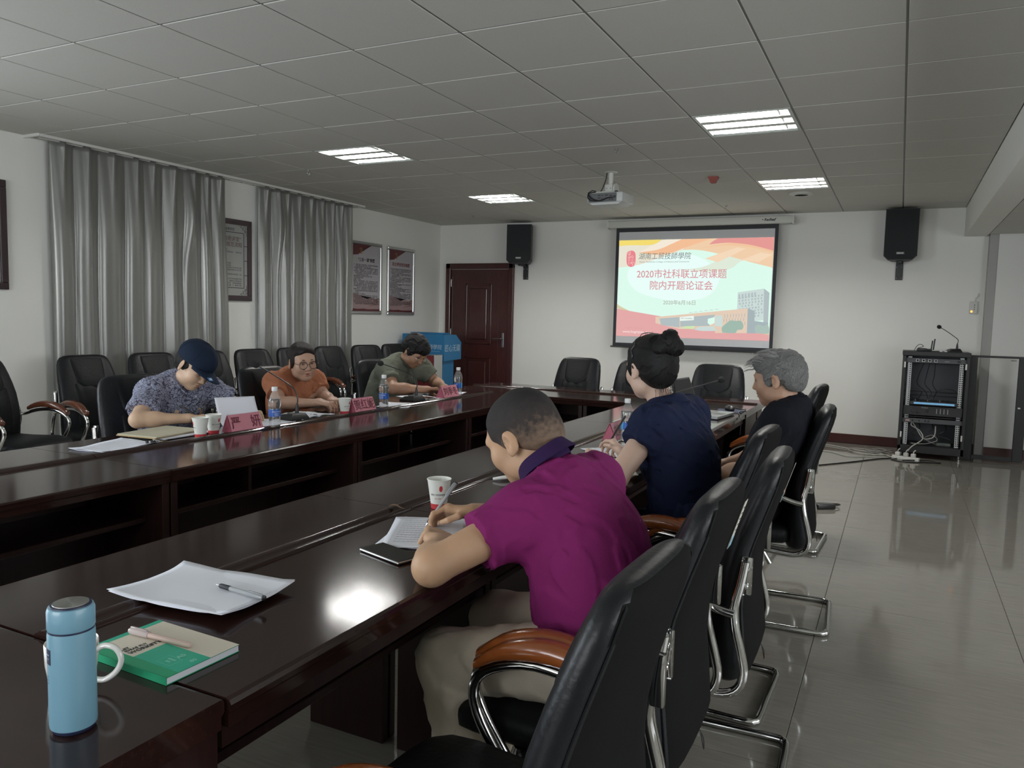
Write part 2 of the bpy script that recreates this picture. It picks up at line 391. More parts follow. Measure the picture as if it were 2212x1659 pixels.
# right run: molding x=-1.345, inner edge x=-1.69, outer edge x=-0.89 ; local +y -> -x  => rz = +90deg
labs = ['dark mahogany table section under white paper and green notebook', 'dark mahogany table section where the purple polo man writes',
        'dark mahogany table section in front of the woman in navy', 'dark mahogany table section carrying the laptop and mouse']
for k in range(4):
    module('conference_table', labs[k], (-1.345, YN + PITCH * k, 0), PI / 2, PITCH, 0.345, 0.455, False, group=GT)
# left run: molding x=-2.85, inner x=-2.39, outer x=-3.25 ; local +y -> +x => rz=-90deg
labs = ['leftmost dark mahogany table section, bare top', 'dark mahogany table section in front of the woman in cap',
        'dark mahogany table section in front of the woman in orange', 'dark mahogany table section in front of the man in grey-green']
yl = 2.0
for k in range(-1, 3):
    module('conference_table', labs[k + 1], (-2.85, yl + PITCH * (k + 1), 0), -PI / 2, PITCH, 0.46, 0.40, group=GT)
# far run: y 5.36..6.2
Y1 = YN + PITCH * 4
for k, (x0, L) in enumerate(((-3.25, 1.18), (-2.07, 1.18))):
    module('conference_table', ['dark mahogany table section before the far chairs, left half', 'dark mahogany table section before the far chairs, right half'][k],
           (x0 + L, 5.84, 0), PI, L, 5.84 - Y1 - 0.002, 0.36, group=GT)
# near run (thermos stands on it): y 0.05..0.847 , end at x=-0.90
for k, (x0, L) in enumerate(((-2.03, 1.13), (-3.16, 1.13))):
    module('conference_table', ['near dark mahogany table section under blue thermos and white mug', 'near left dark mahogany table section, partly outside the picture'][k],
           (x0, 0.37, 0), 0, L, YN - 0.37 - 0.002, 0.36, False, group=GT)
# glue the visible end of the near section: thick end panel
# ================================================================== CONFERENCE CHAIRS (black leather, chrome bow frame, wooden arm pads)
def superring(hw, y, z, t, n=28, e=3.2, front=1.0):
    r = []
    for i in range(n):
        a = 2 * PI * i / n; c, s = math.cos(a), math.sin(a)
        r.append((hw * math.copysign(abs(c) ** (2 / e), c), y + t * 0.5 * math.copysign(abs(s) ** (2 / 2.4), s), z))
    return r
# backrest profile: z, half width, centre y, thickness   (front is +y)
BK = [(0.345, 0.10, -0.245, 0.05), (0.352, 0.17, -0.250, 0.085), (0.375, 0.208, -0.258, 0.115), (0.42, 0.226, -0.262, 0.135), (0.50, 0.232, -0.258, 0.125), (0.58, 0.234, -0.256, 0.108), (0.66, 0.234, -0.262, 0.100),
      (0.74, 0.232, -0.278, 0.096), (0.81, 0.226, -0.300, 0.094), (0.87, 0.218, -0.321, 0.090), (0.92, 0.208, -0.339, 0.084), (0.95, 0.196, -0.348, 0.078), (0.972, 0.178, -0.353, 0.068), (0.984, 0.150, -0.355, 0.050), (0.989, 0.110, -0.356, 0.024)]
M_rk = mat('zip_dark', (0.05, 0.05, 0.05, 1), 0.3, 0.8)
def make_chair(name, label, group, sticker=False, armmat=None):
    t = thing(name, label, 'chair', (0, 0, 0), 0, group)
    # backrest: leather front and border, cloth-like rear panel
    b = B(); b.loft([superring(h, y, z, th) for z, h, y, th in BK])
    b.bm.faces.ensure_lookup_table(); b.bm.normal_update()
    o = b.obj('backrest', [M_leather2, M_fabricb], t, True, ang=1.3)
    for p in o.data.polygons:
        c = p.center
        if p.normal.y < -0.75 and abs(c.x) < 0.19: p.material_index = 1
    # stitched seam around the rear panel
    ov = []
    for z, h, y, th in BK[3:-1]: ov.append((h * 0.90, y - th * 0.5 * 0.60 - 0.0004, z if z < 0.97 else 0.966))
    path = ov + [(-x, y, z) for x, y, z in reversed(ov)]
    B().tube(path, 0.0022, 5, 3).obj('seam', M_leather, t, True)
    # raised headrest pad with a U-shaped lower edge, and vertical pleats
    def front_y(z, x=0):
        for (z0, h0, y0, t0), (z1, h1, y1, t1) in zip(BK[:-1], BK[1:]):
            if z0 <= z <= z1:
                k = (z - z0) / (z1 - z0); h = h0 + (h1 - h0) * k; yy = y0 + (y1 - y0) * k; th = t0 + (t1 - t0) * k
                return yy + th * 0.5 * max(0.0, 1 - abs(x / h) ** 2.6) ** (1 / 2.4)
        return BK[-1][2]
    b = B()
    def pad(u, v):
        u2 = 2 * u - 1; x = u2 * (0.118 + 0.016 * v)
        zb = 0.735 + 0.085 * abs(u2) ** 3.2; z = zb + (0.978 - zb) * v
        edge = max(0.0, 1 - max(abs(u2), abs(min(2 * v - 1, 0.0))) ** 5) * (1 - 0.9 * v ** 6)
        return (x, front_y(z, x) - 0.003 + 0.019 * edge ** 0.5 * (1 - 0.6 * v * v), z)
    b.grid(20, 14, pad); b.obj('headrest_pad', M_leather, t, True, ang=2)
    b = B()
    def pleat(u, v):
        u2 = 2 * u - 1; x = u2 * 0.135; z = 0.44 + 0.36 * v
        e = max(0.0, 1 - abs(u2) ** 8) * max(0.0, 1 - abs(2 * v - 1) ** 8)
        return (x, front_y(z, x) - 0.004 + (0.013 + 0.006 * abs(math.sin(2.5 * PI * u))) * e ** 0.5, z)
    b.grid(40, 10, pleat); b.obj('lumbar_pad', M_leather, t, True, ang=2)
    # seat cushion
    rings = []
    for y, hw, zt, th in [(-0.235, 0.16, 0.455, 0.05), (-0.228, 0.205, 0.468, 0.085), (-0.20, 0.225, 0.472, 0.10), (-0.10, 0.238, 0.468, 0.105), (0.00, 0.245, 0.470, 0.105), (0.08, 0.247, 0.474, 0.105), (0.145, 0.243, 0.470, 0.10), (0.185, 0.232, 0.456, 0.085), (0.205, 0.205, 0.440, 0.055), (0.212, 0.16, 0.430, 0.03)]:
        r = []
        for i in range(28):
            a = 2 * PI * i / 28; c, s = math.cos(a), math.sin(a)
            r.append((hw * math.copysign(abs(c) ** 0.55, c), y, zt - th / 2 + th / 2 * math.copysign(abs(s) ** 0.6, s)))
        rings.append(r)
    b = B(); b.loft(rings); b.obj('seat', M_leather, t, True, ang=1.3)
    # chrome frame
    for s in (-1, 1):
        x = 0.272 * s
        b = B()
        b.tube([(0.250 * s, -0.300, 0.725), (0.252 * s, -0.290, 0.66), (0.262 * s, -0.278, 0.60), (x, -0.285, 0.545), (x, -0.300, 0.49), (x, -0.312, 0.43), (x, -0.300, 0.385), (x, -0.262, 0.362), (x, -0.20, 0.362), (x, -0.10, 0.372), (x, 0.0, 0.376)], 0.0125, 10, 3)
        b.obj('side_frame', M_chrome, t, True)
        b = B(); b.box(0.234 * s - 0.004, 0.234 * s + 0.004 + 0.010 * s, -0.318, -0.290, 0.63, 0.735, 0.004, 2)
        b.ico((0.246 * s, -0.302, 0.70), 0.009, 2, (0.6, 1, 1)); b.ico((0.246 * s, -0.302, 0.655), 0.009, 2, (0.6, 1, 1))
        b.obj('bracket', M_chrome, t, True)
        b = B()
        b.tube([(x, -0.280, 0.585), (x, -0.235, 0.592), (x, -0.14, 0.620), (x, -0.03, 0.630), (x, 0.05, 0.612), (x, 0.105, 0.578), (x, 0.120, 0.53), (x, 0.098, 0.47), (x, 0.05, 0.40), (x, 0.005, 0.335), (x, -0.065, 0.225), (x, -0.115, 0.145)], 0.0125, 10, 3)
        b.obj('arm_frame', M_chrome, t, True)
        # wooden arm pad: arched, thicker in the middle, drooping front tip
        rings = []
        for k in range(13):
            u = k / 12; y = -0.205 + 0.315 * u
            zc = 0.617 + 0.040 * math.sin(PI * min(1, u * 0.98) ** 0.9) - 0.012 * u - 0.016 * max(0, u - 0.8) / 0.2
            hh = 0.023 * (0.55 + 0.45 * math.sin(PI * (0.06 + 0.88 * u))) ; hw = 0.030 * (0.5 + 0.5 * math.sin(PI * (0.08 + 0.84 * u)) ** 0.6)
            rings.append([(x + hw * math.copysign(abs(math.cos(a)) ** 0.7, math.cos(a)), y, zc + 0.016 + hh * math.copysign(abs(math.sin(a)) ** 0.8, math.sin(a))) for a in [2 * PI * i / 14 for i in range(14)]])
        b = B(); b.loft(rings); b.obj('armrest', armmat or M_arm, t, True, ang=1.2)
    # base: floor U closed at the rear, front uprights leaning back to the seat
    w = 0.225
    b = B()
    b.tube([(w, 0.03, 0.385), (w, 0.10, 0.20), (w, 0.15, 0.06), (w, 0.155, 0.025), (w, 0.12, 0.013), (w, 0.0, 0.013), (w, -0.20, 0.013), (w, -0.365, 0.013), (w - 0.012, -0.392, 0.013), (w - 0.04, -0.402, 0.013), (0, -0.402, 0.013),
            (-w + 0.04, -0.402, 0.013), (-w + 0.012, -0.392, 0.013), (-w, -0.365, 0.013), (-w, -0.20, 0.013), (-w, 0, 0.013), (-w, 0.12, 0.013), (-w, 0.155, 0.025), (-w, 0.15, 0.06), (-w, 0.10, 0.20), (-w, 0.03, 0.385)], 0.0125, 10, 3)
    b.obj('base_frame', M_chrome, t, True)
    B().box(-0.272, 0.272, -0.02, 0.03, 0.358, 0.372, 0.003).obj('seat_bracket', M_blackm, t)
    B().tube([(0.02, -0.325, 0.40), (0.022, -0.334, 0.38), (0.02, -0.336, 0.355), (0.014, -0.334, 0.37), (0.016, -0.328, 0.395)], 0.0013, 5, 3).obj('zip_pull', M_rk, t)
    return t
def add_sticker(t):
    o = B().box(0.112, 0.152, -0.0012, 0.0, 0.0, 0.125).obj('label_sticker', mat('sticker_paper', (0.62, 0.60, 0.52, 1), 0.6), t)
    o.location = (0, -0.349, 0.815); o.rotation_euler = (0.30, 0, 0)
    o2 = B().box(0.113, 0.151, -0.0020, -0.0012, 0.002, 0.03).obj('print_block', mat('sticker_blue', (0.25, 0.45, 0.55, 1), 0.6), o)
    for k in range(5): B().box(0.128, 0.140, -0.0020, -0.0012, 0.045 + 0.015 * k, 0.048 + 0.015 * k).obj('print_line', M_ink, o)
G1 = 'black leather chairs on the right side of the table'
P90 = PI / 2
c2 = make_chair('conference_chair', 'black leather chair of the man in purple, white sticker on its back', G1)
ch0 = c2
def place(x, y, rz, label, group, sc=1.0):
    r = dup(ch0, (x, y, 0), rz, label, group)
    return r
place(-0.68, 1.17, P90 - 0.03, 'nearest empty black leather chair with wooden armrests at picture bottom', G1)
cB = place(-0.64, 2.33, P90 + 0.04, 'empty black leather chair with sticker, between purple and navy sitters, pushed back', G1)
place(-0.75, 2.86, P90 - 0.02, 'black leather chair of the woman in navy dress', G1)
cC = place(-0.62, 3.76, P90 + 0.05, 'black leather chair of the grey-haired man', G1)
place(-0.76, 5.08, P90 - 0.05, 'empty black leather chair beyond the grey-haired man', G1)
ch0.location = (-0.69, 1.76, 0); ch0.rotation_euler = (0, 0, P90)
for c in (c2, cB, cC): add_sticker(c)
G2 = 'black leather chairs on the left side of the table'
ch0 = make_chair('conference_chair', 'black leather chair of the woman in the navy cap', G2, armmat=M_arm_shaded)
ch0.location = (-3.41, 2.86, 0); ch0.rotation_euler = (0, 0, -P90 - 0.12)
place(-3.41, 3.85, -P90 - 0.05, 'black leather chair of the woman in orange', G2)
place(-3.41, 5.02, -P90 - 0.25, 'black leather chair turned beside the man in grey-green', G2)
G3 = 'black leather chairs at the far end of the table'
place(-2.67, 6.42, PI - 0.08, 'black leather chair alone before the bare far wall, left of the projection screen', G3)
place(-2.06, 6.42, PI, 'black leather chair under the screen, half hidden by the woman in navy', G3)
place(-1.36, 6.42, PI + 0.02, 'black leather chair under the right end of the projection screen', G3)
G4 = 'black leather chairs lined along the left wall'
for y, lab, a, x in ((3.17, 'leftmost black leather chair, cut by the picture edge', 0.26, -5.20), (3.80, 'black leather chair in front of the left curtain edge', -0.05, -5.15), (4.38, 'black leather chair behind the left shoulder of the woman in cap', -0.1, -5.15),
                  (4.93, 'black leather chair directly behind the navy cap', -0.12, -5.15), (5.49, 'black leather chair under the lattice-framed notice', -0.1, -5.15), (6.04, 'black leather chair behind the head of the woman in orange', -0.1, -5.15),
                  (6.59, 'black leather chair just right of the woman in orange', -0.12, -5.15), (7.17, 'black leather chair by the right edge of the far curtain', -0.3, -5.15), (7.78, 'black leather chair under the red-header posters', -0.15, -5.15)):
    place(x, y, -P90 + a, lab, G4)
# ================================================================== CEILING FITTINGS
M_tube = mat('lamp_tube_glow', (0.9, 0.9, 0.9, 1), 0.5, emit=(1.0, 0.98, 0.95, 1), estr=215.0)
M_refl = mat('lamp_reflector', (0.75, 0.77, 0.75, 1), 0.25, emit=(1.0, 1.0, 0.98, 1), estr=0.0)
M_lrim = mat('lamp_rim', (0.60, 0.64, 0.60, 1), 0.35)
def make_lamp(label):
    t = thing('ceiling_light', label, 'light', (0, 0, 0), 0, 'recessed square louvre lights')
    w, h = 0.292, 0.293; b = B()
    b.box(-w, w, -h, -h + 0.02, ZC - 0.006, ZC + 0.09); b.box(-w, w, h - 0.02, h, ZC - 0.006, ZC + 0.09)
    b.box(-w, -w + 0.018, -h, h, ZC - 0.006, ZC + 0.09); b.box(w - 0.018, w, -h, h, ZC - 0.006, ZC + 0.09)
    b.box(-w, w, -h, h, ZC + 0.088, ZC + 0.10)
    for y in (-0.092, 0.092): b.box(-w, w, y - 0.032, y + 0.032, ZC - 0.004, ZC + 0.0)
    b.obj('housing', M_lrim, t)
    for k in range(3):
        yc = -0.184 + 0.184 * k; b = B(); n = 10
        r0 = [(-w + 0.02, yc + 0.064 * math.cos(PI * i / n), ZC + 0.075 * math.sin(PI * i / n)) for i in range(n + 1)]
        r1 = [(w - 0.02, y, z) for _, y, z in r0]
        b.loft([r0, r1], False, False); b.obj('reflector', M_refl, t, True, ang=2)
        B().tube([(-w + 0.08, yc, ZC + 0.036), (w - 0.08, yc, ZC + 0.036)], 0.019, 10).obj('tube', M_tube, t, True)
        b = B()
        for i in range(8):
            x = -0.24 + 0.48 * (i + 0.5) / 8 - 0.03 + 0.03
            b.loft([[(x - 0.0015, yc - 0.062, ZC), (x + 0.0015, yc - 0.062, ZC), (x + 0.0015, yc + 0.062, ZC), (x - 0.0015, yc + 0.062, ZC)],
                    [(x - 0.004, yc - 0.05, ZC + 0.014), (x + 0.004, yc - 0.05, ZC + 0.014), (x + 0.004, yc + 0.05, ZC + 0.014), (x - 0.004, yc + 0.05, ZC + 0.014)]])
        b.obj('louvre', M_refl, t)
    return t
lt = make_lamp('large square louvre ceiling light nearest the camera, right of the projector')
lt.location = (GX0 - 0.9, GY0 + GP * 3.5, 0)
for (i, j), lab in {(-7, 3): 'square louvre ceiling light nearest the curtains', (-7, 7): 'square louvre ceiling light left of the projector, far row', (-2, 7): 'square louvre ceiling light above the right end of the screen'}.items():
    dup(lt, (GX0 + 0.6 * i + 0.3, GY0 + GP * (j + 0.5), 0), 0, lab)
def make_sprinkler():
    t = thing('fire_sprinkler', '', 'sprinkler', (0, 0, 0), 0, 'ceiling fire sprinklers')
    B().lathe([(0.002, ZC - 0.004), (0.036, ZC - 0.004), (0.038, ZC - 0.002), (0.030, ZC + 0.003)], 20).obj('escutcheon', M_steel, t, True)
    b = B(); b.lathe([(0.009, ZC - 0.004), (0.009, ZC - 0.02), (0.005, ZC - 0.024)], 10)
    for s in (-1, 1): b.tube([(0.006 * s, 0, ZC - 0.02), (0.013 * s, 0, ZC - 0.032), (0.004 * s, 0, ZC - 0.047)], 0.0025, 6, 3)
    b.lathe([(0.001, ZC - 0.046), (0.015, ZC - 0.049), (0.015, ZC - 0.051), (0.001, ZC - 0.052)], 14)
    b.obj('sprinkler_head', M_steel, t, True)
    return t
sp = make_sprinkler()
sp.location = (-4.855, 5.576, 0); sp['label'] = 'chrome fire sprinkler nearest the curtains'
for (x, y), lab in {(-1.964, 5.635): 'chrome fire sprinkler in front of the projector', (-4.869, 8.641): 'chrome fire sprinkler near the far left speaker', (-1.779, 8.763): 'chrome fire sprinkler above the projection screen'}.items():
    dup(sp, (x, y, 0), 0, lab)
t = thing('smoke_detector', 'flat round ceiling fixture just behind the far right light', 'detector', (-0.945, 8.19, ZC))
B().lathe([(0.001, -0.02), (0.10, -0.02), (0.115, -0.013), (0.12, 0.0)], 28).obj('body', M_offw, t, True)
B().lathe([(0.09, -0.021), (0.085, -0.024), (0.07, -0.024), (0.065, -0.021)], 28).obj('ring', M_white, t, True)
t = thing('alarm_detector', 'small red detector cone on the ceiling beyond the projector', 'detector', (-1.55, 7.03, ZC))
B().lathe([(0.001, -0.06), (0.028, -0.06), (0.034, -0.05), (0.058, -0.008), (0.060, 0.0)], 4, Tm(rot=(0, 0, PI / 4))).obj('body', mat('detector_red', (0.30, 0.07, 0.055, 1), 0.5), t)
B().lathe([(0.001, -0.062), (0.012, -0.062), (0.012, -0.059)], 12).obj('sensor', M_black, t)
# projector on a ceiling pole
t = thing('ceiling_projector', 'grey-white projector hanging from a pole below the ceiling', 'projector', (-2.32, 6.53, 0), -0.10)
b = B(); b.lathe([(0.001, ZC), (0.055, ZC), (0.055, ZC - 0.008), (0.03, ZC - 0.012)], 20); b.lathe([(0.023, ZC - 0.008), (0.023, 2.505)], 14)
b.obj('mount_pole', M_offw, t, True)
b = B(); b.box(-0.035, 0.035, -0.045, 0.03, 2.445, 2.51, 0.004, 2); b.lathe([(0.001, -0.008), (0.052, -0.008), (0.055, 0), (0.052, 0.008), (0.001, 0.008)], 20, Tm((0.048, 0, 2.468), (0, PI / 2, 0)))
b.box(-0.10, 0.10, -0.09, 0.08, 2.436, 2.446, 0.002); b.obj('mount_bracket', M_offw, t, True)
for s in (-1, 1): B().lathe([(0.001, 0), (0.006, 0), (0.006, 0.004), (0.001, 0.004)], 10, Tm((0.018 * s, -0.045, 2.475), (PI / 2, 0, 0))).obj('bolt', M_steel, t)
b = B(); b.box(-0.165, 0.165, -0.12, 0.125, 2.345, 2.432, 0.014, 3); b.obj('body', mat('projector_shell', (0.60, 0.62, 0.60, 1), 0.35), t, True)
B().loft([[(-0.15, y, 2.347), (0.15, y, 2.347), (0.12, y, 2.330), (-0.12, y, 2.330)] for y in (-0.11, 0.11)]).obj('lid', mat('projector_shell', M_white), t)
B().box(-0.150, 0.112, -0.123, -0.118, 2.352, 2.424, 0.004, 2).obj('connector_panel', mat('projector_panel', (0.13, 0.135, 0.14, 1), 0.5), t)
ports = B()
for (x, z, w_, h_) in ((-0.05, 2.405, .02, .008), (-0.02, 2.405, .012, .008), (0.02, 2.406, .026, .009), (0.06, 2.402, .024, .009), (-0.05, 2.385, .022, .008), (0.05, 2.37, .012, .01), (0.075, 2.37, .016, .01), (0.095, 2.39, .02, .02), (-0.02, 2.375, .02, .008)):
    ports.box(x - w_ / 2, x + w_ / 2, -0.1255, -0.122, z - h_ / 2, z + h_ / 2)
ports.obj('port', M_black, t)
for x in (-0.155, 0.10): B().lathe([(0.001, 2.43), (0.014, 2.43), (0.014, 2.442), (0.001, 2.444)], 12, Tm((x, -0.1, 0))).obj('foot', M_black, t, True)
b = B(); b.tube([(-0.03, -0.02, ZC), (-0.034, -0.03, 2.56), (-0.045, -0.05, 2.50), (-0.07, -0.06, 2.45), (-0.12, -0.10, 2.44), (-0.15, -0.135, 2.42), (-0.10, -0.145, 2.375), (-0.03, -0.14, 2.36), (0.03, -0.138, 2.38), (0.08, -0.13, 2.385)], 0.0045, 7, 5)
b.tube([(-0.08, -0.05, 2.44), (-0.13, -0.10, 2.455), (-0.155, -0.13, 2.41), (-0.12, -0.15, 2.365), (-0.05, -0.14, 2.36)], 0.0045, 7, 5); b.obj('cable', M_black, t, True)
B().lathe([(0.001, 0), (0.026, 0), (0.026, 0.02), (0.02, 0.024), (0.001, 0.024)], 20, Tm((0.10, 0.125, 2.39), (-PI / 2, 0, 0))).obj('lens', M_black, t, True)

# ================================================================== FAR WALL
def speaker(x0, x1, z0, z1, yb, tilt, label):
    w = (x1 - x0) / 2; h = z1 - z0
    t = thing('wall_speaker', label, 'speaker', ((x0 + x1) / 2, yb, z0), 0, 'black loudspeakers on the far wall')
    prof = [(-w, 0.045), (-w + 0.045, 0.0), (w - 0.045, 0.0), (w, 0.045), (w, h), (-w, h)]
    T = Matrix.Rotation(tilt, 4, 'Z')
    b = B(); bk = 0.30
    b.loft([[(x, -0.01, z) for x, z in prof], [(x * 0.70, -0.01 + bk * 0.9, z) for x, z in prof]], True, True, T); b.obj('cabinet', M_blackm, t)
    b = B(); b.loft([[(x * 0.97, -0.011, 0.01 + z * 0.97) for x, z in prof], [(x * 0.95, -0.026, 0.012 + z * 0.965) for x, z in prof]], True, True, T); b.obj('grille', mat('speaker_grille', (0.018, 0.02, 0.023, 1), 0.55, bump=(700, 0.5)), t)
    b = B(); b.box(-0.04, 0.04, -0.0295, -0.026, 0.06, 0.088, 0.001, 1, T); o = b.obj('badge', mat('badge_grey', (0.10, 0.10, 0.10, 1), 0.4), t)
    for k in range(6): B().box(-0.032 + 0.011 * k, -0.026 + 0.011 * k, -0.0302, -0.0294, 0.068, 0.080, 0, 1, T).obj('badge_letter', M_steel, o)
    b = B(); b.box(-0.036, 0.036, 0.22, 0.238, -0.20, 0.06, 0.003); b.box(-0.02, 0.02, 0.02, 0.23, -0.028, -0.004, 0.004); b.box(-0.03, 0.03, 0.05, 0.14, -0.012, 0.0)
    o = b.obj('wall_bracket', M_blackm, t)
    for xx in (-0.024, 0.024):
        for zz in (-0.18, -0.06): B().ico((xx, 0.218, zz), 0.007, 1).obj('bolt', M_steel, t, True)
    return t
s1 = speaker(-4.77, -4.43, 2.055, 2.57, 9.41, 0.18, 'left black wall speaker above the wooden door')
s2 = speaker(-0.21, 0.115, 2.055, 2.60, 9.41, 0.0, 'right black wall speaker above the equipment rack')
# projection screen
t = thing('projection_screen', 'pull-down projection screen showing a red and green title slide', 'screen', (0, 0, 0))
b = B(); b.box(-3.375, -1.165, 9.44, 9.53, 2.487, 2.575, 0.012, 2); b.obj('case', M_offw, t, True)
for x in (-3.385, -1.168): B().box(x, x + 0.014, 9.435, 9.535, 2.478, 2.583, 0.004, 2).obj('end_cap', M_white, t)
B().box(-1.20, -1.15, 9.53, 9.65, 2.52, 2.56).obj('wall_bracket', M_white, t)
text('• Redleaf', 0.042, M_ink, t, (-1.43, 9.4395, 2.533), (PI / 2, 0, 0), 'lettering', shear=0.25, bold=0.0012)
Zt, Zb = 2.487, 1.012
B().box(-3.272, -1.318, 9.478, 9.480, Zb, Zt).obj('fabric_border', mat('screen_border', (0.02, 0.022, 0.026, 1), 0.6), t)
B().box(-3.232, -1.356, 9.4770, 9.4782, 1.055, 2.437).obj('fabric', mat('screen_cloth', (0.66, 0.68, 0.70, 1), 0.8), t)
b = B(); b.tube([(-3.30, 9.479, 1.005), (-1.30, 9.479, 1.005)], 0.011, 10); b.obj('batten', M_blackm, t, True)
for x in (-2.02, -1.55): B().tube([(x, 9.479, 1.0), (x - 0.01, 9.479, 0.985), (x, 9.479, 0.975)], 0.003, 6, 3).obj('pull_loop', M_steel, t)
# slide artwork: flat layers of light on the cloth
def em(name, r, g, b_):
    c = srgb(r, g, b_); return mat('slide_' + name, (0.02, 0.02, 0.02, 1), 0.8, emit=c, estr=1.0, spec=0.1)
SX0, SX1, SZ1, SZ0 = -3.228, -1.362, 2.336, 1.140
def art(px, py):
    """slide artwork coordinates: drawn on a 2137 x 1659 sheet -> metres on the cloth"""
    v = (py - 290) / 1150.0
    for _ in range(3):
        xl = 98 - 41 * v; xr = 1980 - 65 * v; u = (px - xl) / (xr - xl)
        yt = 290 - 40 * u; yb = 1420 + 58 * u; v = (py - yt) / (yb - yt)
    return SX0 + (SX1 - SX0) * u, SZ1 + (SZ0 - SZ1) * v
def clampxz(p): return (min(max(p[0], SX0), SX1), min(max(p[1], SZ0), SZ1))
slide = t
LY = [9.4768]
def layer(name, m, pts, dy=0.0004):
    LY[0] -= dy; y = LY[0]
    q = [clampxz(art(*p)) for p in pts]
    bm = bmesh.new(); f = bm.faces.new([bm.verts.new((x, y, z)) for x, z in q]); bmesh.ops.triangulate(bm, faces=[f])
    me = bpy.data.meshes.new(name); bm.to_mesh(me); bm.free(); me.materials.append(m)
    return link(name, me, slide)
def curve(p, n=10):
    """Catmull-Rom through the points"""
    out = []
    for i in range(len(p) - 1):
        a = p[max(i - 1, 0)]; b_ = p[i]; c = p[i + 1]; d = p[min(i + 2, len(p) - 1)]
        for k in range(n):
            s = k / n
            out.append(tuple(0.5 * ((2 * b_[j]) + (c[j] - a[j]) * s + (2 * a[j] - 5 * b_[j] + 4 * c[j] - d[j]) * s * s + (3 * b_[j] - a[j] - 3 * c[j] + d[j]) * s ** 3) for j in (0, 1)))
    out.append(p[-1]); return out
layer('slide_ground', em('mint', 219, 250, 236), [(60, 240), (2000, 200), (2000, 1500), (30, 1440)])
layer('slide_glow', em('white', 232, 252, 248), curve([(700, 420), (1100, 480), (1350, 700), (1200, 950), (800, 1000), (350, 900), (200, 700), (350, 520), (700, 420)], 6))
layer('wave_cream', em('cream', 232, 226, 208), [(60, 230)] + [(1100, 210)] + curve([(1150, 300), (900, 400), (600, 500), (330, 580), (60, 610)]))
layer('wave_pale', em('pale', 222, 233, 216), curve([(840, 625), (1000, 625), (1180, 590), (1400, 490), (1640, 380), (1900, 300)]) + curve([(2000, 300), (2000, 480), (1640, 520), (1500, 610), (1350, 645), (1180, 655), (1000, 640), (840, 625)]))
layer('wave_tan', em('tan', 240, 205, 170), curve([(900, 400), (1000, 330), (1150, 280), (1300, 250)]) + [(2010, 200), (2010, 620)] + curve([(1950, 605), (1700, 540), (1450, 470), (1200, 415), (1050, 397), (900, 400)]))
layer('wave_orange', em('orange', 243, 190, 150), curve([(350, 430), (560, 400), (720, 340), (860, 285), (900, 260)]) + [(1260, 240)] + curve([(1230, 260), (1100, 310), (900, 385), (760, 435), (600, 455), (470, 450), (350, 430)]))
layer('wave_light', em('ivory', 243, 232, 214), curve([(350, 430), (520, 350), (660, 290), (740, 262)]) + curve([(900, 255), (820, 300), (720, 350), (600, 395), (480, 415), (350, 430)]))
layer('wave_peach', em('peach', 240, 196, 158), curve([(1100, 380), (1400, 330), (1700, 300), (2000, 290)]) + [(2000, 380)] + curve([(1990, 440), (1800, 385), (1600, 355), (1400, 350), (1100, 380)]))
layer('wave_pink', em('pink', 228, 152, 148), curve([(1230, 335), (1270, 300), (1340, 262), (1400, 245)]) + [(2010, 215), (2010, 425)] + curve([(1975, 410), (1800, 360), (1650, 330), (1450, 315), (1230, 335)]))
layer('wave_yellow', em('yellow', 243, 219, 112), [(60, 288), (640, 270)] + curve([(640, 285), (560, 330), (450, 345), (300, 345), (150, 350), (60, 365)]))
layer('wave_stripe', em('stripe', 244, 216, 186), [(1180, 500), (1560, 370), (1660, 385), (1330, 545)])
layer('wave_stripe', em('stripe', 244, 216, 186), [(1600, 520), (1830, 430), (1960, 455), (1800, 545)])
layer('ribbon_tan', em('khaki', 214, 204, 168), curve([(50, 1030), (150, 1085), (400, 1190), (700, 1290), (950, 1350), (1250, 1390), (1600, 1395), (2000, 1370)]) + [(2000, 1400)] + curve([(1950, 1405), (1600, 1425), (1250, 1400), (900, 1350), (700, 1310), (400, 1210), (150, 1120), (50, 1085)]))
layer('ribbon_red', em('rose', 226, 167, 166), curve([(40, 1085), (150, 1130), (400, 1225), (700, 1320), (900, 1360), (1250, 1405), (1600, 1415), (2000, 1405)]) + [(2000, 1500), (30, 1440)])
# campus buildings on the slide
g1, g2, g3 = em('building_grey', 176, 188, 190), em('building_lite', 202, 218, 214), em('building_dark', 164, 178, 182)
br = em('building_brick', 226, 203, 182)
layer('tower', g2, [(1565, 900), (1865, 855), (1860, 1230), (1550, 1270)])
layer('tower_side', g1, [(1865, 855), (1925, 905), (1905, 1340), (1855, 1300)])
for r in range(9):
    for c in range(8):
        if r > 5 and c < 5: continue
        x = 1575 + 36 * c + (r % 2) * 6; yy = 925 + 34 * r - 5 * c
        if R_.random() < 0.12: continue
        layer('tower_window', g1, [(x, yy), (x + 14 + R_.random() * 10, yy - 2), (x + 12 + R_.random() * 6, yy + (52 if r == 0 else 20)), (x, yy + (54 if r == 0 else 22))], 0.0)
LY[0] -= 0.0003
layer('hall', br, [(570, 1195), (1680, 1090), (1670, 1385), (1300, 1385), (1290, 1320), (880, 1340), (570, 1270)])
layer('hall_end', g3, [(1680, 1090), (1760, 1120), (1755, 1240), (1910, 1260), (1910, 1385), (1668, 1388)])
layer('hall_gap', g1, [(620, 1215), (870, 1195), (870, 1320), (640, 1290)])
layer('hall_gap', g1, [(1040, 1190), (1300, 1165), (1210, 1215), (1230, 1300), (880, 1310), (880, 1240)])
layer('hall_sign', em('sign_white', 236, 248, 240), [(875, 1195), (1045, 1180), (1045, 1232), (875, 1242)])
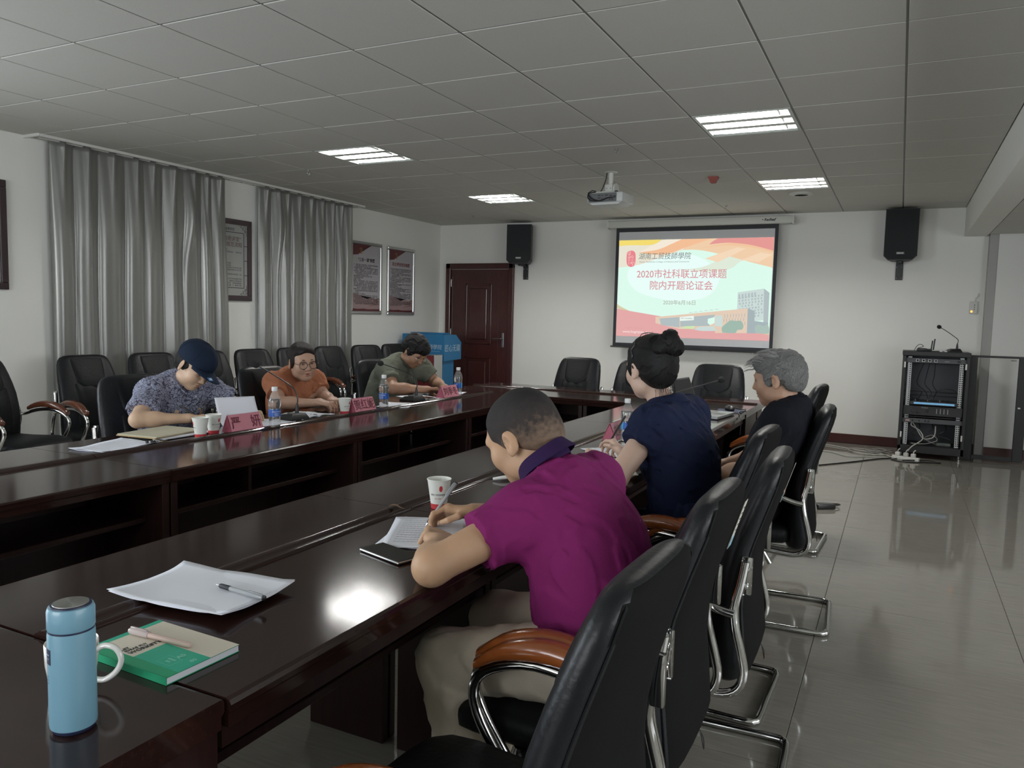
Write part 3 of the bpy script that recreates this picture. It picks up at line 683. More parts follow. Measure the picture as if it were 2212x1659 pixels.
layer('hall_glass', g2, [(1300, 1180), (1385, 1175), (1385, 1310), (1300, 1300)])
layer('sky_gap', em('mint', 219, 250, 236), [(1215, 1215), (1295, 1195), (1295, 1265), (1240, 1290), (1210, 1265)])
for c in range(8):
    for r in range(3):
        x = 1412 + 33 * c - 12 * (r % 2); yy = 1163 + 50 * r - 2 * c
        if r == 2 and c < 6: continue
        layer('hall_slot', g3, [(x, yy), (x + 6, yy), (x + 6, yy + 40), (x, yy + 42)], 0.0)
LY[0] -= 0.0003
for c in range(6): layer('roof_light', g2, [(980 + 62 * c, 1148 - 8 * c), (1000 + 62 * c, 1136 - 8 * c), (1035 + 62 * c, 1142 - 8 * c), (1038 + 62 * c, 1146 - 8 * c)], 0.0)
layer('lawn', em('lawn', 206, 228, 176), [(885, 1330), (940, 1305), (1060, 1302), (1040, 1340), (960, 1335)])
layer('tent', g2, [(1040, 1345), (1110, 1312), (1290, 1305), (1310, 1360), (1150, 1362)])
layer('tree', em('tree', 158, 184, 172), curve([(1385, 1380), (1380, 1320), (1430, 1270), (1480, 1235), (1540, 1240), (1600, 1240), (1630, 1290), (1615, 1340), (1560, 1350), (1530, 1385), (1385, 1380)], 5))
layer('bush', em('bush', 170, 190, 182), curve([(1770, 1385), (1760, 1320), (1800, 1280), (1860, 1300), (1905, 1280), (1915, 1385), (1770, 1385)], 5))
# emblem and lettering on the slide
layer('emblem', em('emblem', 231, 132, 140), curve([(197, 470), (205, 430), (235, 412), (275, 410), (305, 430), (314, 470), (312, 540), (300, 580), (270, 600), (235, 598), (205, 575), (196, 530), (197, 470)], 5))
ew = em('emblem_line', 250, 238, 232)
def seg(x0, y0, x1, y1, w=5):
    dx, dy = x1 - x0, y1 - y0; L = math.hypot(dx, dy); nx, ny = -dy / L * w / 2, dx / L * w / 2
    layer('emblem_line', ew, [(x0 + nx, y0 + ny), (x1 + nx, y1 + ny), (x1 - nx, y1 - ny), (x0 - nx, y0 - ny)], 0.0)
for s_ in ((228, 415, 226, 575), (213, 425, 213, 455), (213, 455, 245, 455), (245, 412, 245, 455), (213, 475, 213, 492), (213, 492, 245, 492), (245, 470, 245, 492), (228, 518, 300, 518), (272, 495, 272, 545), (250, 545, 296, 545), (296, 545, 296, 575), (252, 545, 252, 560), (252, 562, 275, 562), (275, 562, 275, 590)): seg(*s_)
for k in range(10):
    a, c = 2 * PI * k / 10, 2 * PI * (k + 1) / 10; seg(272 + 13 * math.cos(a), 483 + 13 * math.sin(a), 272 + 13 * math.cos(c), 483 + 13 * math.sin(c), 4)
def stext(s, px, py, size, m, sh=0, bold=0, xs=1.0, rot=0.0, name='slide_lettering', sp=1.0):
    x, z = art(px, py); return text(s, size, m, slide, (x, LY[0] - 0.002, z), (PI / 2, rot, 0), name, 0.0002, shear=sh, bold=bold, xs=xs, sp=sp)
te = em('text_grey', 138, 150, 148)
stext('湖南工贸技師學院', 680, 478, 0.088, em('text_dark', 110, 122, 120), 0.12, 0.0, 0.93)
stext('Hunan Technician College of Industry and Commerce', 675, 540, 0.0285, te, 0.2, 0.0, 1.0)
tr = em('text_red', 214, 146, 152)
stext('2020市社科联立项课题', 885, 690, 0.118, tr, 0, 0.0006, 0.95, 0.0, sp=0.98)
stext('院内开题论证会', 885, 828, 0.118, tr, 0, 0.0006, 0.95)
stext('2020年6月16日', 870, 1027, 0.064, em('text_mid', 176, 178, 170), 0, 0.0004, 0.98)
stext('www.hngmjsxy.cn', 310, 1373, 0.045, em('text_white', 246, 226, 226), 0, 0.0003, 1.0)
stext('广纳贤才 知行合一', 300, 1330, 0.036, em('text_pinkish', 222, 160, 160), 0, 0, 0.95)
stext('湖南工贸技師學院', 958, 1213, 0.018, te)

# ================================================================== LEFT WALL: framed notices and curtains
M_fwood = mat('dark_frame_wood', (0.040, 0.022, 0.026, 1), 0.35)
M_fsil = mat('silver_frame', (0.55, 0.56, 0.55, 1), 0.28, 0.9)
M_print = mat('notice_paper', (0.38, 0.39, 0.37, 1), 0.45)
M_print2 = mat('poster_paper', (0.44, 0.42, 0.44, 1), 0.35)
M_pink = mat('poster_pink', (0.34, 0.24, 0.24, 1), 0.4)
M_pred = mat('poster_dark_red', (0.11, 0.022, 0.026, 1), 0.4)
M_gold = mat('poster_gold', (0.33, 0.20, 0.08, 1), 0.5)
M_txt = mat('notice_text', (0.035, 0.03, 0.035, 1), 0.6)
def frame4(b, w, h, bw, d, prof=0.004):
    b.box(-w / 2, w / 2, -d, 0, h / 2 - bw, h / 2, prof); b.box(-w / 2, w / 2, -d, 0, -h / 2, -h / 2 + bw, prof)
    b.box(-w / 2, -w / 2 + bw, -d, 0, -h / 2 + bw, h / 2 - bw, prof); b.box(w / 2 - bw, w / 2, -d, 0, -h / 2 + bw, h / 2 - bw, prof)
def textlines(parent, x0, x1, z1, z0, n, size, m, y, seedv):
    """rows of tiny characters too small to read: each row one strip of separate glyph-sized marks"""
    rr = random.Random(seedv); b = B(); dz = (z1 - z0) / n
    for k in range(n):
        z = z1 - dz * (k + 0.5); kind = rr.random(); xe = x1 if kind > 0.35 else x0 + (x1 - x0) * (0.25 + 0.5 * rr.random()); x = x0 + (size * 2 if rr.random() < 0.4 else 0)
        while x < xe - size:
            if rr.random() > 0.08:
                w_ = size * (0.75 + 0.2 * rr.random()); h = size * 0.9
                b.box(x, x + w_, y - 0.0004, y, z - h / 2, z - h / 2 + size * 0.16); b.box(x, x + w_, y - 0.0004, y, z + h / 2 - size * 0.16, z + h / 2)
                xx = x + w_ * (0.3 + 0.4 * rr.random()); b.box(xx - size * 0.09, xx + size * 0.09, y - 0.0004, y, z - h / 2, z + h / 2)
                if rr.random() < 0.5: b.box(x, x + size * 0.15, y - 0.0004, y, z - h / 2, z + h / 2)
            x += size * 1.12
    o = b.obj('text_line', m, parent); o['kind'] = 'stuff'; return o
def notice(name, label, yc, zc, w, h, group):
    t = thing(name, label, 'picture frame', (XL, yc, zc), PI / 2, group)
    b = B(); frame4(b, w, h, 0.052, 0.028); b.obj('frame', M_fwood, t)
    b = B(); frame4(b, w - 0.09, h - 0.09, 0.005, 0.0285, 0); b.obj('inner_line', mat('frame_line', (0.09, 0.06, 0.06, 1), 0.4), t)
    B().box(-w / 2 + 0.05, w / 2 - 0.05, -0.012, 0, -h / 2 + 0.05, h / 2 - 0.05).obj('sheet', M_print, t)
    b = B(); W2, H2 = w / 2 - 0.095, h / 2 - 0.125; y0, y1 = -0.0135, -0.0118
    b.box(-W2, W2, y0, y1, H2 - 0.006, H2); b.box(-W2, W2, y0, y1, -H2, -H2 + 0.006); b.box(-W2, -W2 + 0.006, y0, y1, -H2, H2); b.box(W2 - 0.006, W2, y0, y1, -H2, H2)
    for sx in (-1, 1):
        for zz in (-0.33, 0.0, 0.33): xa, xb = sorted((sx * W2, sx * (w / 2 - 0.052))); b.box(xa, xb, y0, y1, zz * H2 * 1.6 - 0.003, zz * H2 * 1.6 + 0.003)
        for sz in (-1, 1):       # stepped lattice in the corners
            cx, cz = sx * (w / 2 - 0.052), sz * (h / 2 - 0.052)
            def L(a, c, d, e):
                xa, xb = sorted((cx - sx * a, cx - sx * d)); za, zb = sorted((cz - sz * c, cz - sz * e)); b.box(xa - 0.0015, xb + 0.0015, y0, y1, za - 0.0015, zb + 0.0015)
            for q in ((0.10, 0.012, 0.075, 0.012), (0.075, 0.012, 0.075, 0.0), (0.085, 0.012, 0.085, 0.022), (0.06, 0.022, 0.085, 0.022), (0.06, 0.022, 0.06, 0.045), (0.035, 0.045, 0.06, 0.045), (0.05, 0.01, 0.05, 0.035), (0.05, 0.01, 0.025, 0.01), (0.025, 0.01, 0.025, 0.065),
                      (0.035, 0.045, 0.035, 0.065), (0.012, 0.065, 0.035, 0.065), (0.012, 0.05, 0.012, 0.10), (0.012, 0.05, 0.025, 0.05), (0.012, 0.015, 0.012, 0.03), (0.0, 0.03, 0.012, 0.03)): L(*q)
    b.obj('lattice', M_txt, t)
    return t
t = notice('framed_notice', 'dark framed notice with lattice corners hanging between the two curtains', 5.665, 1.844, 0.64, 0.80, 'dark wood frames on the left wall')
text('道德讲堂', 0.030, M_txt, t, (0.04, -0.0125, 0.300), (PI / 2, 0, 0))
mr = mat('notice_red_text', (0.13, 0.06, 0.05, 1), 0.6)
text('“道德讲堂”', 0.052, mr, t, (0.06, -0.0125, 0.205), (PI / 2, 0, 0)); text('活动规范流程', 0.052, mr, t, (0.045, -0.0125, 0.150), (PI / 2, 0, 0))
textlines(t, -0.20, 0.20, 0.11, -0.26, 17, 0.0135, M_txt, -0.0122, 3)
t = notice('framed_notice', 'dark framed picture cut off by the left picture edge', 3.235, 1.863, 0.64, 0.80, 'dark wood frames on the left wall')
textlines(t, -0.20, 0.20, 0.22, -0.26, 20, 0.0135, M_txt, -0.0122, 4)
def poster(label, yc, zc, w, h, title, seedv, n, size, tm):
    t = thing('wall_poster', label, 'poster', (XL, yc, zc), PI / 2, 'silver framed posters with a red header')
    b = B(); frame4(b, w, h, 0.038, 0.026, 0.009); b.obj('frame', M_fsil, t)
    B().box(-w / 2 + 0.03, w / 2 - 0.03, -0.010, 0, -h / 2 + 0.03, h / 2 - 0.03).obj('sheet', M_print2, t)
    W2, H2 = w / 2 - 0.038, h / 2 - 0.038
    def flat(name, m, pts, y=-0.0104):
        bm = bmesh.new(); f = bm.faces.new([bm.verts.new((x, y, z)) for x, z in pts]); bmesh.ops.triangulate(bm, faces=[f])
        me = bpy.data.meshes.new(name); bm.to_mesh(me); bm.free(); me.materials.append(m); return link(name, me, t)
    flat('wash', M_pink, [(-W2, -H2), (W2, -H2), (W2, -H2 + 0.13)] + [(p[0], p[1]) for p in [(W2 * 0.4, -H2 + 0.17), (0, -H2 + 0.15), (-W2 * 0.5, -H2 + 0.19), (-W2, -H2 + 0.22)]])
    flat('red_header', M_pred, [(-W2, H2)] + [(W2 * 0.35, H2)] + [(W2 * 0.30, H2 - 0.012), (W2 * 0.1, H2 - 0.02), (-W2 * 0.05, H2 - 0.05), (-W2 * 0.25, H2 - 0.07), (-W2 * 0.40, H2 - 0.10), (-W2 * 0.62, H2 - 0.125), (-W2, H2 - 0.135)], -0.0108)
    flat('red_footer', M_pred, [(-W2, -H2), (W2, -H2), (W2, -H2 + 0.028), (0.1 * W2, -H2 + 0.022), (-W2 * 0.2, -H2 + 0.03), (-W2 * 0.6, -H2 + 0.024), (-W2, -H2 + 0.032)], -0.0108)
    # hammer-and-sickle emblem
    b = B(); cx, cz, r = -W2 * 0.42, H2 - 0.065, 0.026; b.tube([(cx + r * math.cos(a), -0.0118, cz + r * math.sin(a)) for a in [math.radians(d) for d in range(-135, 100, 20)]], [0.002 + 0.0035 * math.sin(PI * i / 11) for i in range(12)], 5, 2)
    b.tube([(cx + 0.02, -0.0118, cz - 0.024), (cx - 0.015, -0.0118, cz + 0.012)], 0.003, 5); b.tube([(cx - 0.024, -0.0118, cz + 0.006), (cx - 0.006, -0.0118, cz + 0.022)], 0.005, 5)
    b.box(cx - 0.03, cx + 0.03, -0.0116, -0.0108, cz - 0.045, cz - 0.037); b.obj('emblem', M_gold, t)
    # roofs drawn in the lower corner
    for k in range(3):
        zz = -H2 + 0.06 + 0.032 * k; xx = W2 * (0.2 + 0.14 * k)
        flat('roof_drawing', mat('poster_roof', (0.25, 0.16, 0.14, 1), 0.5), [(xx - 0.02, zz), (xx + 0.03, zz + 0.012), (W2 - 0.03, zz + 0.045), (W2 - 0.002, zz + 0.035), (W2 - 0.002, zz + 0.02), (xx + 0.05, zz + 0.004)], -0.0107)
    text(title, 0.050, tm, t, (0.0, -0.0112, H2 - 0.185), (PI / 2, 0, 0), bold=0.0008)
    textlines(t, -W2 + 0.03, W2 - 0.03, H2 - 0.235, -H2 + 0.08, n, size, M_txt, -0.0112, seedv)
poster('silver framed poster with red header touching the far curtain edge', 7.905, 1.78, 0.63, 0.885, '“三会一课”制度', 5, 25, 0.0155, M_txt)
poster('silver framed poster with red header, right one by the corner', 8.655, 1.775, 0.62, 0.88, '民主评议党员制度', 6, 32, 0.0115, mat('poster_title_red', (0.20, 0.03, 0.04, 1), 0.5))

M_curt = mat('satin_curtain', (0.27, 0.272, 0.255, 1), 0.30, 0.42, spec=0.7, bump=(260, 0.04), sheen=0.2)
def curtain(name, label, y0, y1, z0, z1, folds, seedv, spread0=0.0, spread1=0.0, tuck=None):
    rr = random.Random(seedv); n = folds * 20; m = 60
    ph = [0.0]
    wid = [0.7 + 0.6 * rr.random() for _ in range(folds)]; s = sum(wid); edges = [0]
    for w_ in wid: edges.append(edges[-1] + w_ / s)
    amp = [0.020 + 0.022 * rr.random() for _ in range(folds + 1)]; drift = [0.03 * (rr.random() - 0.5) for _ in range(folds + 1)]; off = [rr.random() * 6 for _ in range(folds + 1)]
    def fn(u, v):
        k = 0
        while k < folds - 1 and u > edges[k + 1]: k += 1
        f = (u - edges[k]) / (edges[k + 1] - edges[k]); z = z1 + (z0 - z1) * v
        a = amp[k] * (1 - f) + amp[k + 1] * f; d = drift[k] * (1 - f) + drift[k + 1] * f
        top = math.exp(-v * 9)
        # rounded outer fold with sharp inner valley, pinch pleat near the heading
        wv = abs(math.sin(PI * f)) ** (0.55 + 0.25 * math.sin(off[k])) * 2 - 1
        pinch = math.exp(-((f - 0.5) / 0.10) ** 2) * top
        x = -5.895 + a * wv * (0.45 + 0.55 * min(1, v * 4)) + 0.035 * pinch + 0.006 * math.sin(3 * v * PI + off[k])
        x += 0.004 * math.sin(2 * PI * f * 2 + off[k]) * min(1, v * 3)
        yy = y0 + (y1 - y0) * u + d * v * 1.5 - spread0 * (1 - u) * v + spread1 * u * v ** 1.5
        if tuck is not None:
            g = math.exp(-((yy - tuck) / 0.06) ** 2) * math.exp(-((v - 0.16) / 0.12) ** 2); x += 0.05 * g; yy += 0.03 * g
        return (x, yy, z)
    b = B(); b.grid(n, m, fn); o = b.obj(name, M_curt, None, True, ang=3)
    md = o.modifiers.new('s', 'SOLIDIFY'); md.thickness = 0.0015
    return tag(o, label, 'curtain', 'grey satin curtains')
curtain('window_curtain', 'left grey satin curtain, beside the dark framed picture', 3.86, 4.70, 0.04, 2.615, 4, 11)
curtain('window_curtain', 'middle grey satin curtain with a snagged pleat near its heading', 4.665, 5.60, 0.04, 2.615, 5, 23, 0, 0.08, 5.13)
curtain('window_curtain', 'far grey satin curtain, next to the silver framed poster', 6.035, 7.56, 0.04, 2.615, 9, 37, 0, 0.0, 6.33)
t = thing('curtain_rail', 'thin white ceiling rail above the curtains', 'rail', (0, 0, 0))
B().box(-5.91, -5.88, 3.78, 7.60, 2.606, 2.622, 0.002).obj('track', M_white, t)
b = B()
for i in range(24): b.box(-5.899, -5.891, 3.9 + i * 0.158, 3.912 + i * 0.158, 2.60, 2.612)
b.obj('glider', M_steel, t)
def thin_mat(name, ior, milky=0.0, tint=(1, 1, 1, 1)):
    m = bpy.data.materials.new(name); m.use_nodes = True; nt = m.node_tree; nt.nodes.clear()
    o_ = nt.nodes.new('ShaderNodeOutputMaterial'); a = nt.nodes.new('ShaderNodeMixShader'); t_ = nt.nodes.new('ShaderNodeBsdfTransparent'); t_.inputs[0].default_value = tint
    g = nt.nodes.new('ShaderNodeBsdfGlossy'); g.inputs['Roughness'].default_value = 0.04; f = nt.nodes.new('ShaderNodeFresnel'); f.inputs[0].default_value = ior
    ge = nt.nodes.new('ShaderNodeNewGeometry'); mu = nt.nodes.new('ShaderNodeMath'); mu.operation = 'MULTIPLY'; su = nt.nodes.new('ShaderNodeMath'); su.operation = 'SUBTRACT'; su.inputs[0].default_value = 1.0
    nt.links.new(ge.outputs['Backfacing'], su.inputs[1]); nt.links.new(f.outputs[0], mu.inputs[0]); nt.links.new(su.outputs[0], mu.inputs[1])
    nt.links.new(mu.outputs[0], a.inputs[0]); nt.links.new(g.outputs[0], a.inputs[2])
    if milky:
        b_ = nt.nodes.new('ShaderNodeMixShader'); b_.inputs[0].default_value = milky; d = nt.nodes.new('ShaderNodeBsdfDiffuse'); d.inputs[0].default_value = (0.8, 0.82, 0.82, 1)
        nt.links.new(t_.outputs[0], b_.inputs[1]); nt.links.new(d.outputs[0], b_.inputs[2]); nt.links.new(b_.outputs[0], a.inputs[1])
    else: nt.links.new(t_.outputs[0], a.inputs[1])
    nt.links.new(a.outputs[0], o_.inputs[0]); return m
M_thin = thin_mat('thin_clear', 1.35)
# ================================================================== EQUIPMENT RACK (rotated a little, glass door swung open)
AR = math.radians(0)
rack = thing('equipment_rack', 'open black equipment rack with white slotted rails by the far wall', 'rack', (0.045, 8.95, 0), AR)
RW, RD, RH = 0.60, 0.42, 1.10       # local: x 0..RW (right), y 0 (front) .. RD
M_rail = mat('white_rail', (0.60, 0.62, 0.62, 1), 0.4)
M_rk2 = mat('rack_unit_black', (0.03, 0.031, 0.034, 1), 0.4)
M_rk3 = mat('rack_unit_grey', (0.085, 0.088, 0.095, 1), 0.45)
b = B(); b.box(-0.005, RW + 0.005, -0.01, RD, RH - 0.045, RH, 0.004); b.obj('top_panel', M_blackm, rack)
b = B(); b.box(0, RW, 0.0, RD, 0.055, 0.13, 0.004); b.obj('bottom_panel', M_blackm, rack)
for x in (0.0, RW - 0.03): B().box(x, x + 0.03, 0, 0.03, 0.055, RH - 0.045, 0.002).obj('post', M_blackm, rack)
for x in (0.0, RW - 0.006): B().box(x, x + 0.006, 0.03, RD, 0.055, RH - 0.045).obj('side_panel', M_blackm, rack)
B().box(0.006, RW - 0.006, RD - 0.008, RD, 0.13, RH - 0.045).obj('back_panel', mat('rack_back', (0.13, 0.135, 0.15, 1), 0.6), rack)
for z in (0.62, 0.66): B().box(0.01, RW - 0.01, RD - 0.03, RD - 0.012, z, z + 0.008).obj('cross_rail', M_blackm, rack)
for s, x in ((1, 0.045), (-1, RW - 0.085)):
    b = B(); b.box(x, x + 0.040, 0.045, 0.05, 0.135, RH - 0.055); b.box(x if s > 0 else x + 0.036, x + 0.004 if s > 0 else x + 0.040, 0.045, 0.075, 0.135, RH - 0.055)
    r = b.obj('slotted_rail', M_rail, rack)
    b = B(); n = 42
    for k in range(n):
        z = 0.15 + k * 0.0212
        b.box(x + 0.024, x + 0.034, 0.0435, 0.045, z, z + 0.011)
        if s < 0: b.box(x + 0.006, x + 0.016, 0.0435, 0.045, z, z + 0.011)
    o = b.obj('slot_hole', M_dark, r); o['kind'] = 'stuff'
for x, z in ((0.026, 0.21), (0.022, 0.93), (RW - 0.028, 0.21), (RW - 0.032, 0.93)):
    B().box(x - 0.008, x + 0.008, -0.002, 0.01, z, z + 0.06, 0.003, 2).obj('latch', M_white, rack)
for x in (0.04, RW - 0.04):
    for y in (0.04, RD - 0.04): B().lathe([(0.012, 0.0), (0.02, 0.002), (0.02, 0.02), (0.008, 0.025), (0.008, 0.06)], 12, Tm((x, y, 0))).obj('foot', M_steel, rack, True)
def unit(name, label, cat, z, h, m, d=0.22, x0=0.05, x1=0.55, y=0.035):
    t = thing(name, label, cat, (0, 0, 0)); t.matrix_world = Matrix.Translation((0.045, 8.95, 0)) @ Matrix.Rotation(AR, 4, 'Z')
    B().box(x0 - 0.02, x1 + 0.02, y, y + 0.006, z, z + h, 0.001).obj('front_plate', m, t); B().box(x0, x1, y + 0.006, y + d, z + 0.004, z + h - 0.003).obj('case', m, t)
    return t
t = unit('power_sequencer', 'flat grey power unit with four white-framed sockets at the rack top', 'audio equipment', 0.985, 0.046, M_rk3)
for k in range(4):
    x = 0.12 + 0.055 * k; o = B().box(x, x + 0.03, 0.030, 0.036, 0.993, 1.022, 0.002).obj('socket', M_rail, t); B().lathe([(0.001, 0), (0.010, 0), (0.010, 0.003), (0.001, 0.003)], 12, Tm((x + 0.015, 0.030, 1.008), (PI / 2, 0, 0))).obj('socket_hole', M_dark, o)
B().box(0.49, 0.52, 0.031, 0.036, 0.997, 1.017).obj('switch', M_black, t); B().box(0.38, 0.42, 0.034, 0.0355, 1.003, 1.007).obj('print_line', M_steel, t)
t = unit('audio_mixer', 'black mixing desk with knobs and a light blue strip in the rack', 'mixer', 0.555, 0.036, M_rk2, 0.26, 0.11, 0.50, 0.0)
B().box(0.125, 0.49, -0.004, 0.001, 0.563, 0.582, 0.001).obj('blue_strip', mat('blue_strip', (0.22, 0.50, 0.72, 1), 0.4, emit=(0.15, 0.4, 0.7, 1), estr=0.35), t)
for k in range(9):
    for r in range(2): B().lathe([(0.006, 0), (0.006, 0.014), (0.004, 0.016), (0.0, 0.016)], 8, Tm((0.14 + 0.037 * k, 0.05 + 0.06 * r, 0.591)), caps=False).obj('knob', M_black if k % 3 else M_steel, t)
t = unit('power_amplifier', 'black power amplifier with sliders below the blue strip in the rack', 'amplifier', 0.445, 0.095, M_rk2, 0.28, 0.055, 0.545)
for x in (0.12, 0.165): B().lathe([(0.014, 0), (0.013, 0.012), (0.0, 0.014)], 14, Tm((x, 0.035, 0.482), (PI / 2, 0, 0)), caps=False).obj('knob', M_black, t)
B().box(0.24, 0.265, 0.031, 0.036, 0.475, 0.50, 0.002).obj('switch', M_black, t)
for k in range(4): B().box(0.335 + 0.033 * k, 0.341 + 0.033 * k, 0.032, 0.036, 0.470, 0.52).obj('slider', M_steel, t)
text('Redleaf', 0.020, M_steel, t, (0.23, 0.0335, 0.525), (PI / 2, 0, 0))
t = unit('wireless_receiver', 'slim grey receiver unit under the amplifier in the rack', 'receiver', 0.365, 0.046, M_rk3, 0.2, 0.04, 0.56)
B().box(0.06, 0.10, 0.033, 0.036, 0.378, 0.396).obj('red_label', mat('red_white_label', (0.45, 0.30, 0.30, 1), 0.4), t)
for x in (0.12, 0.18, 0.235, 0.265): B().box(x, x + 0.013, 0.033, 0.036, 0.381, 0.395).obj('button', M_dark, t)
t = unit('rack_shelf', 'thin black shelf plate in the rack between amplifier and receiver', 'shelf', 0.425, 0.008, M_blackm, 0.3)
TR = Matrix.Translation((0.045, 8.95, 0)) @ Matrix.Rotation(AR, 4, 'Z')
M_cabw = mat('cable_white', (0.50, 0.50, 0.46, 1), 0.5); M_cabg = mat('cable_grey', (0.26, 0.25, 0.23, 1), 0.5)
def cable(name, label, pts, r, m, group, T=TR, cat='cable'):
    o = B().tube([T @ Vector(p) for p in pts], r, 7, 7).obj(name, m, None, True); return tag(o, label, cat, group)
G = 'loose cables around the equipment rack'
rr = random.Random(5)
for k, lab in enumerate(('black cable hanging from the top unit, left loop', 'black cable hanging from the top unit, middle', 'black cable hanging from the top unit, right')):
    x = 0.20 + 0.05 * k; cable('rack_cable', lab, [(x, 0.12, 0.985), (x - 0.04 + 0.02 * k, 0.15, 0.86), (x + 0.02 * (k - 1) - 0.03, 0.15, 0.76), (x + 0.03, 0.13, 0.68), (x + 0.05 - 0.04 * k, 0.1, 0.615)], 0.004, M_black, G)
cable('rack_cable', 'black cable arching over the mixing desk on the right', [(0.30, 0.10, 0.61), (0.34, 0.08, 0.70), (0.42, 0.06, 0.725), (0.50, 0.06, 0.70), (0.54, 0.1, 0.60)], 0.004, M_black, G)
cable('rack_cable', 'black cable coil on the left behind the mixing desk', [(0.12, 0.1, 0.61), (0.08, 0.07, 0.66), (0.12, 0.06, 0.71), (0.19, 0.07, 0.69), (0.17, 0.1, 0.62), (0.12, 0.12, 0.60)], 0.004, M_black, G)
cable('rack_cable', 'long white cable looping in the rack bottom down to the power strip', [(0.10, -0.035, 0.075), (0.14, -0.03, 0.13), (0.23, 0.04, 0.20), (0.20, 0.08, 0.28), (0.12, 0.07, 0.33), (0.13, 0.08, 0.36), (0.18, 0.09, 0.28), (0.24, 0.08, 0.20), (0.33, 0.06, 0.23), (0.34, 0.07, 0.34)], 0.0055, M_cabw, G)
cable('rack_cable', 'grey cable lying coiled in the bottom of the rack', [(0.12, 0.1, 0.14), (0.25, 0.06, 0.15), (0.36, 0.08, 0.19), (0.32, 0.1, 0.24), (0.25, 0.12, 0.2), (0.35, 0.1, 0.15), (0.45, 0.15, 0.14)], 0.005, M_cabg, G)
for k, lab in enumerate(('black cable dropping behind the receiver, left', 'black cable dropping behind the receiver, middle', 'black cable dropping behind the receiver, right')):
    x = 0.18 + 0.12 * k; cable('rack_cable', lab, [(x, 0.2, 0.365), (x + 0.02, 0.16, 0.30), (x - 0.05, 0.13, 0.24), (x + 0.06, 0.12, 0.2), (x + 0.03, 0.15, 0.14)], 0.0045, M_black, G)
t = thing('power_adapter', 'greenish grey flat adapter box lying in the rack bottom', 'adapter'); t.matrix_world = TR @ Matrix.Translation((0.42, 0.12, 0.13))
B().box(-0.07, 0.07, -0.03, 0.03, 0.0, 0.035, 0.012, 3).obj('body', mat('grey_green_plastic', (0.12, 0.14, 0.13, 1), 0.5), t, True); B().box(-0.02, 0.02, -0.032, -0.028, 0.01, 0.025).obj('rating_plate', M_rk3, t)
# things on the rack
t = thing('wifi_router', 'small black router with two antennas on the rack', 'router'); t.matrix_world = TR @ Matrix.Translation((0.20, 0.12, RH))
B().box(-0.08, 0.06, -0.05, 0.05, 0.0, 0.025, 0.006, 2).obj('body', M_black, t, True)
for s in (0, 1): B().box(0.045 + 0.02 * s, 0.058 + 0.02 * s, -0.006 + 0.03 * s, 0.006 + 0.03 * s, 0.02, 0.115 + 0.02 * s, 0.003, 2, Matrix.Rotation(0.08, 4, 'Y')).obj('antenna', M_black, t, True)
cable('router_cable', 'thin black cable tangled behind the router on the rack', [(0.10, 0.14, RH + 0.006), (0.12, 0.10, RH + 0.05), (0.15, 0.08, RH + 0.07), (0.18, 0.09, RH + 0.05), (0.13, 0.06, RH + 0.03), (0.20, 0.05, RH + 0.03), (0.26, 0.04, RH + 0.006), (0.33, 0.05, RH + 0.006)], 0.003, M_black, G)
def gooseneck(label, M0, pts, headdir, size=1.0, group='gooseneck conference microphones'):
    """M0: base matrix, local +y towards the sitter"""
    t = thing('gooseneck_microphone', label, 'microphone', group=group); t.matrix_world = M0
    s = size
    b = B(); b.loft([[(x * s, y * s, z * s) for x, y, z in r] for r in (
        [(-0.062, -0.075, 0), (0.062, -0.075, 0), (0.066, 0.05, 0), (0.03, 0.075, 0), (-0.03, 0.075, 0), (-0.066, 0.05, 0)],
        [(-0.062, -0.075, 0.010), (0.062, -0.075, 0.010), (0.066, 0.05, 0.008), (0.03, 0.075, 0.006), (-0.03, 0.075, 0.006), (-0.066, 0.05, 0.008)],
        [(-0.045, -0.060, 0.038), (0.045, -0.060, 0.038), (0.048, 0.02, 0.030), (0.02, 0.05, 0.016), (-0.02, 0.05, 0.016), (-0.048, 0.02, 0.030)])])
    b.obj('base', M_black, t, True, ang=0.5)
    B().box(-0.02 * s, 0.02 * s, -0.01 * s, 0.015 * s, 0.030 * s, 0.036 * s, 0.003, 2).obj('button', M_rk3, t, True)
    B().lathe([(0.011, 0.036), (0.0105, 0.06), (0.0065, 0.085), (0.006, 0.09)], 12, Tm((0, -0.045 * s, 0))).obj('stem_sleeve', M_black, t, True)
    p = [(0, -0.045 * s, 0.085)] + pts
    B().tube(p, 0.0035, 7, 7).obj('neck', M_black, t, True)
    e = Vector(p[-1]); d = (e - Vector(p[-2])).normalized(); q = d.to_track_quat('Z', 'Y').to_matrix().to_4x4()
    B().lathe([(0.0, -0.008), (0.009, -0.004), (0.018, 0.006), (0.020, 0.016), (0.018, 0.028), (0.010, 0.036), (0.0, 0.037)], 16, Matrix.Translation(e) @ q, caps=False).obj('windscreen', mat('foam_black', (0.012, 0.012, 0.013, 1), 0.9, bump=(500, 0.4)), t, True)
    return t
gooseneck('black gooseneck microphone standing on the equipment rack', TR @ Matrix.Translation((0.44, 0.12, RH)) @ Matrix.Rotation(PI / 2 + 0.3, 4, 'Z'), [(0, -0.05, 0.125), (-0.01, 0.0, 0.165), (-0.015, 0.075, 0.215), (-0.02, 0.13, 0.245)], None)
t = thing('white_adapter', 'flat white plastic box by the microphone on the rack', 'adapter'); t.matrix_world = TR @ Matrix.Translation((0.36, 0.04, RH))
B().box(-0.035, 0.035, -0.02, 0.02, 0, 0.014, 0.005, 2).obj('body', M_white, t, True); B().box(-0.01, 0.01, -0.0215, -0.019, 0.004, 0.010).obj('port', M_dark, t)
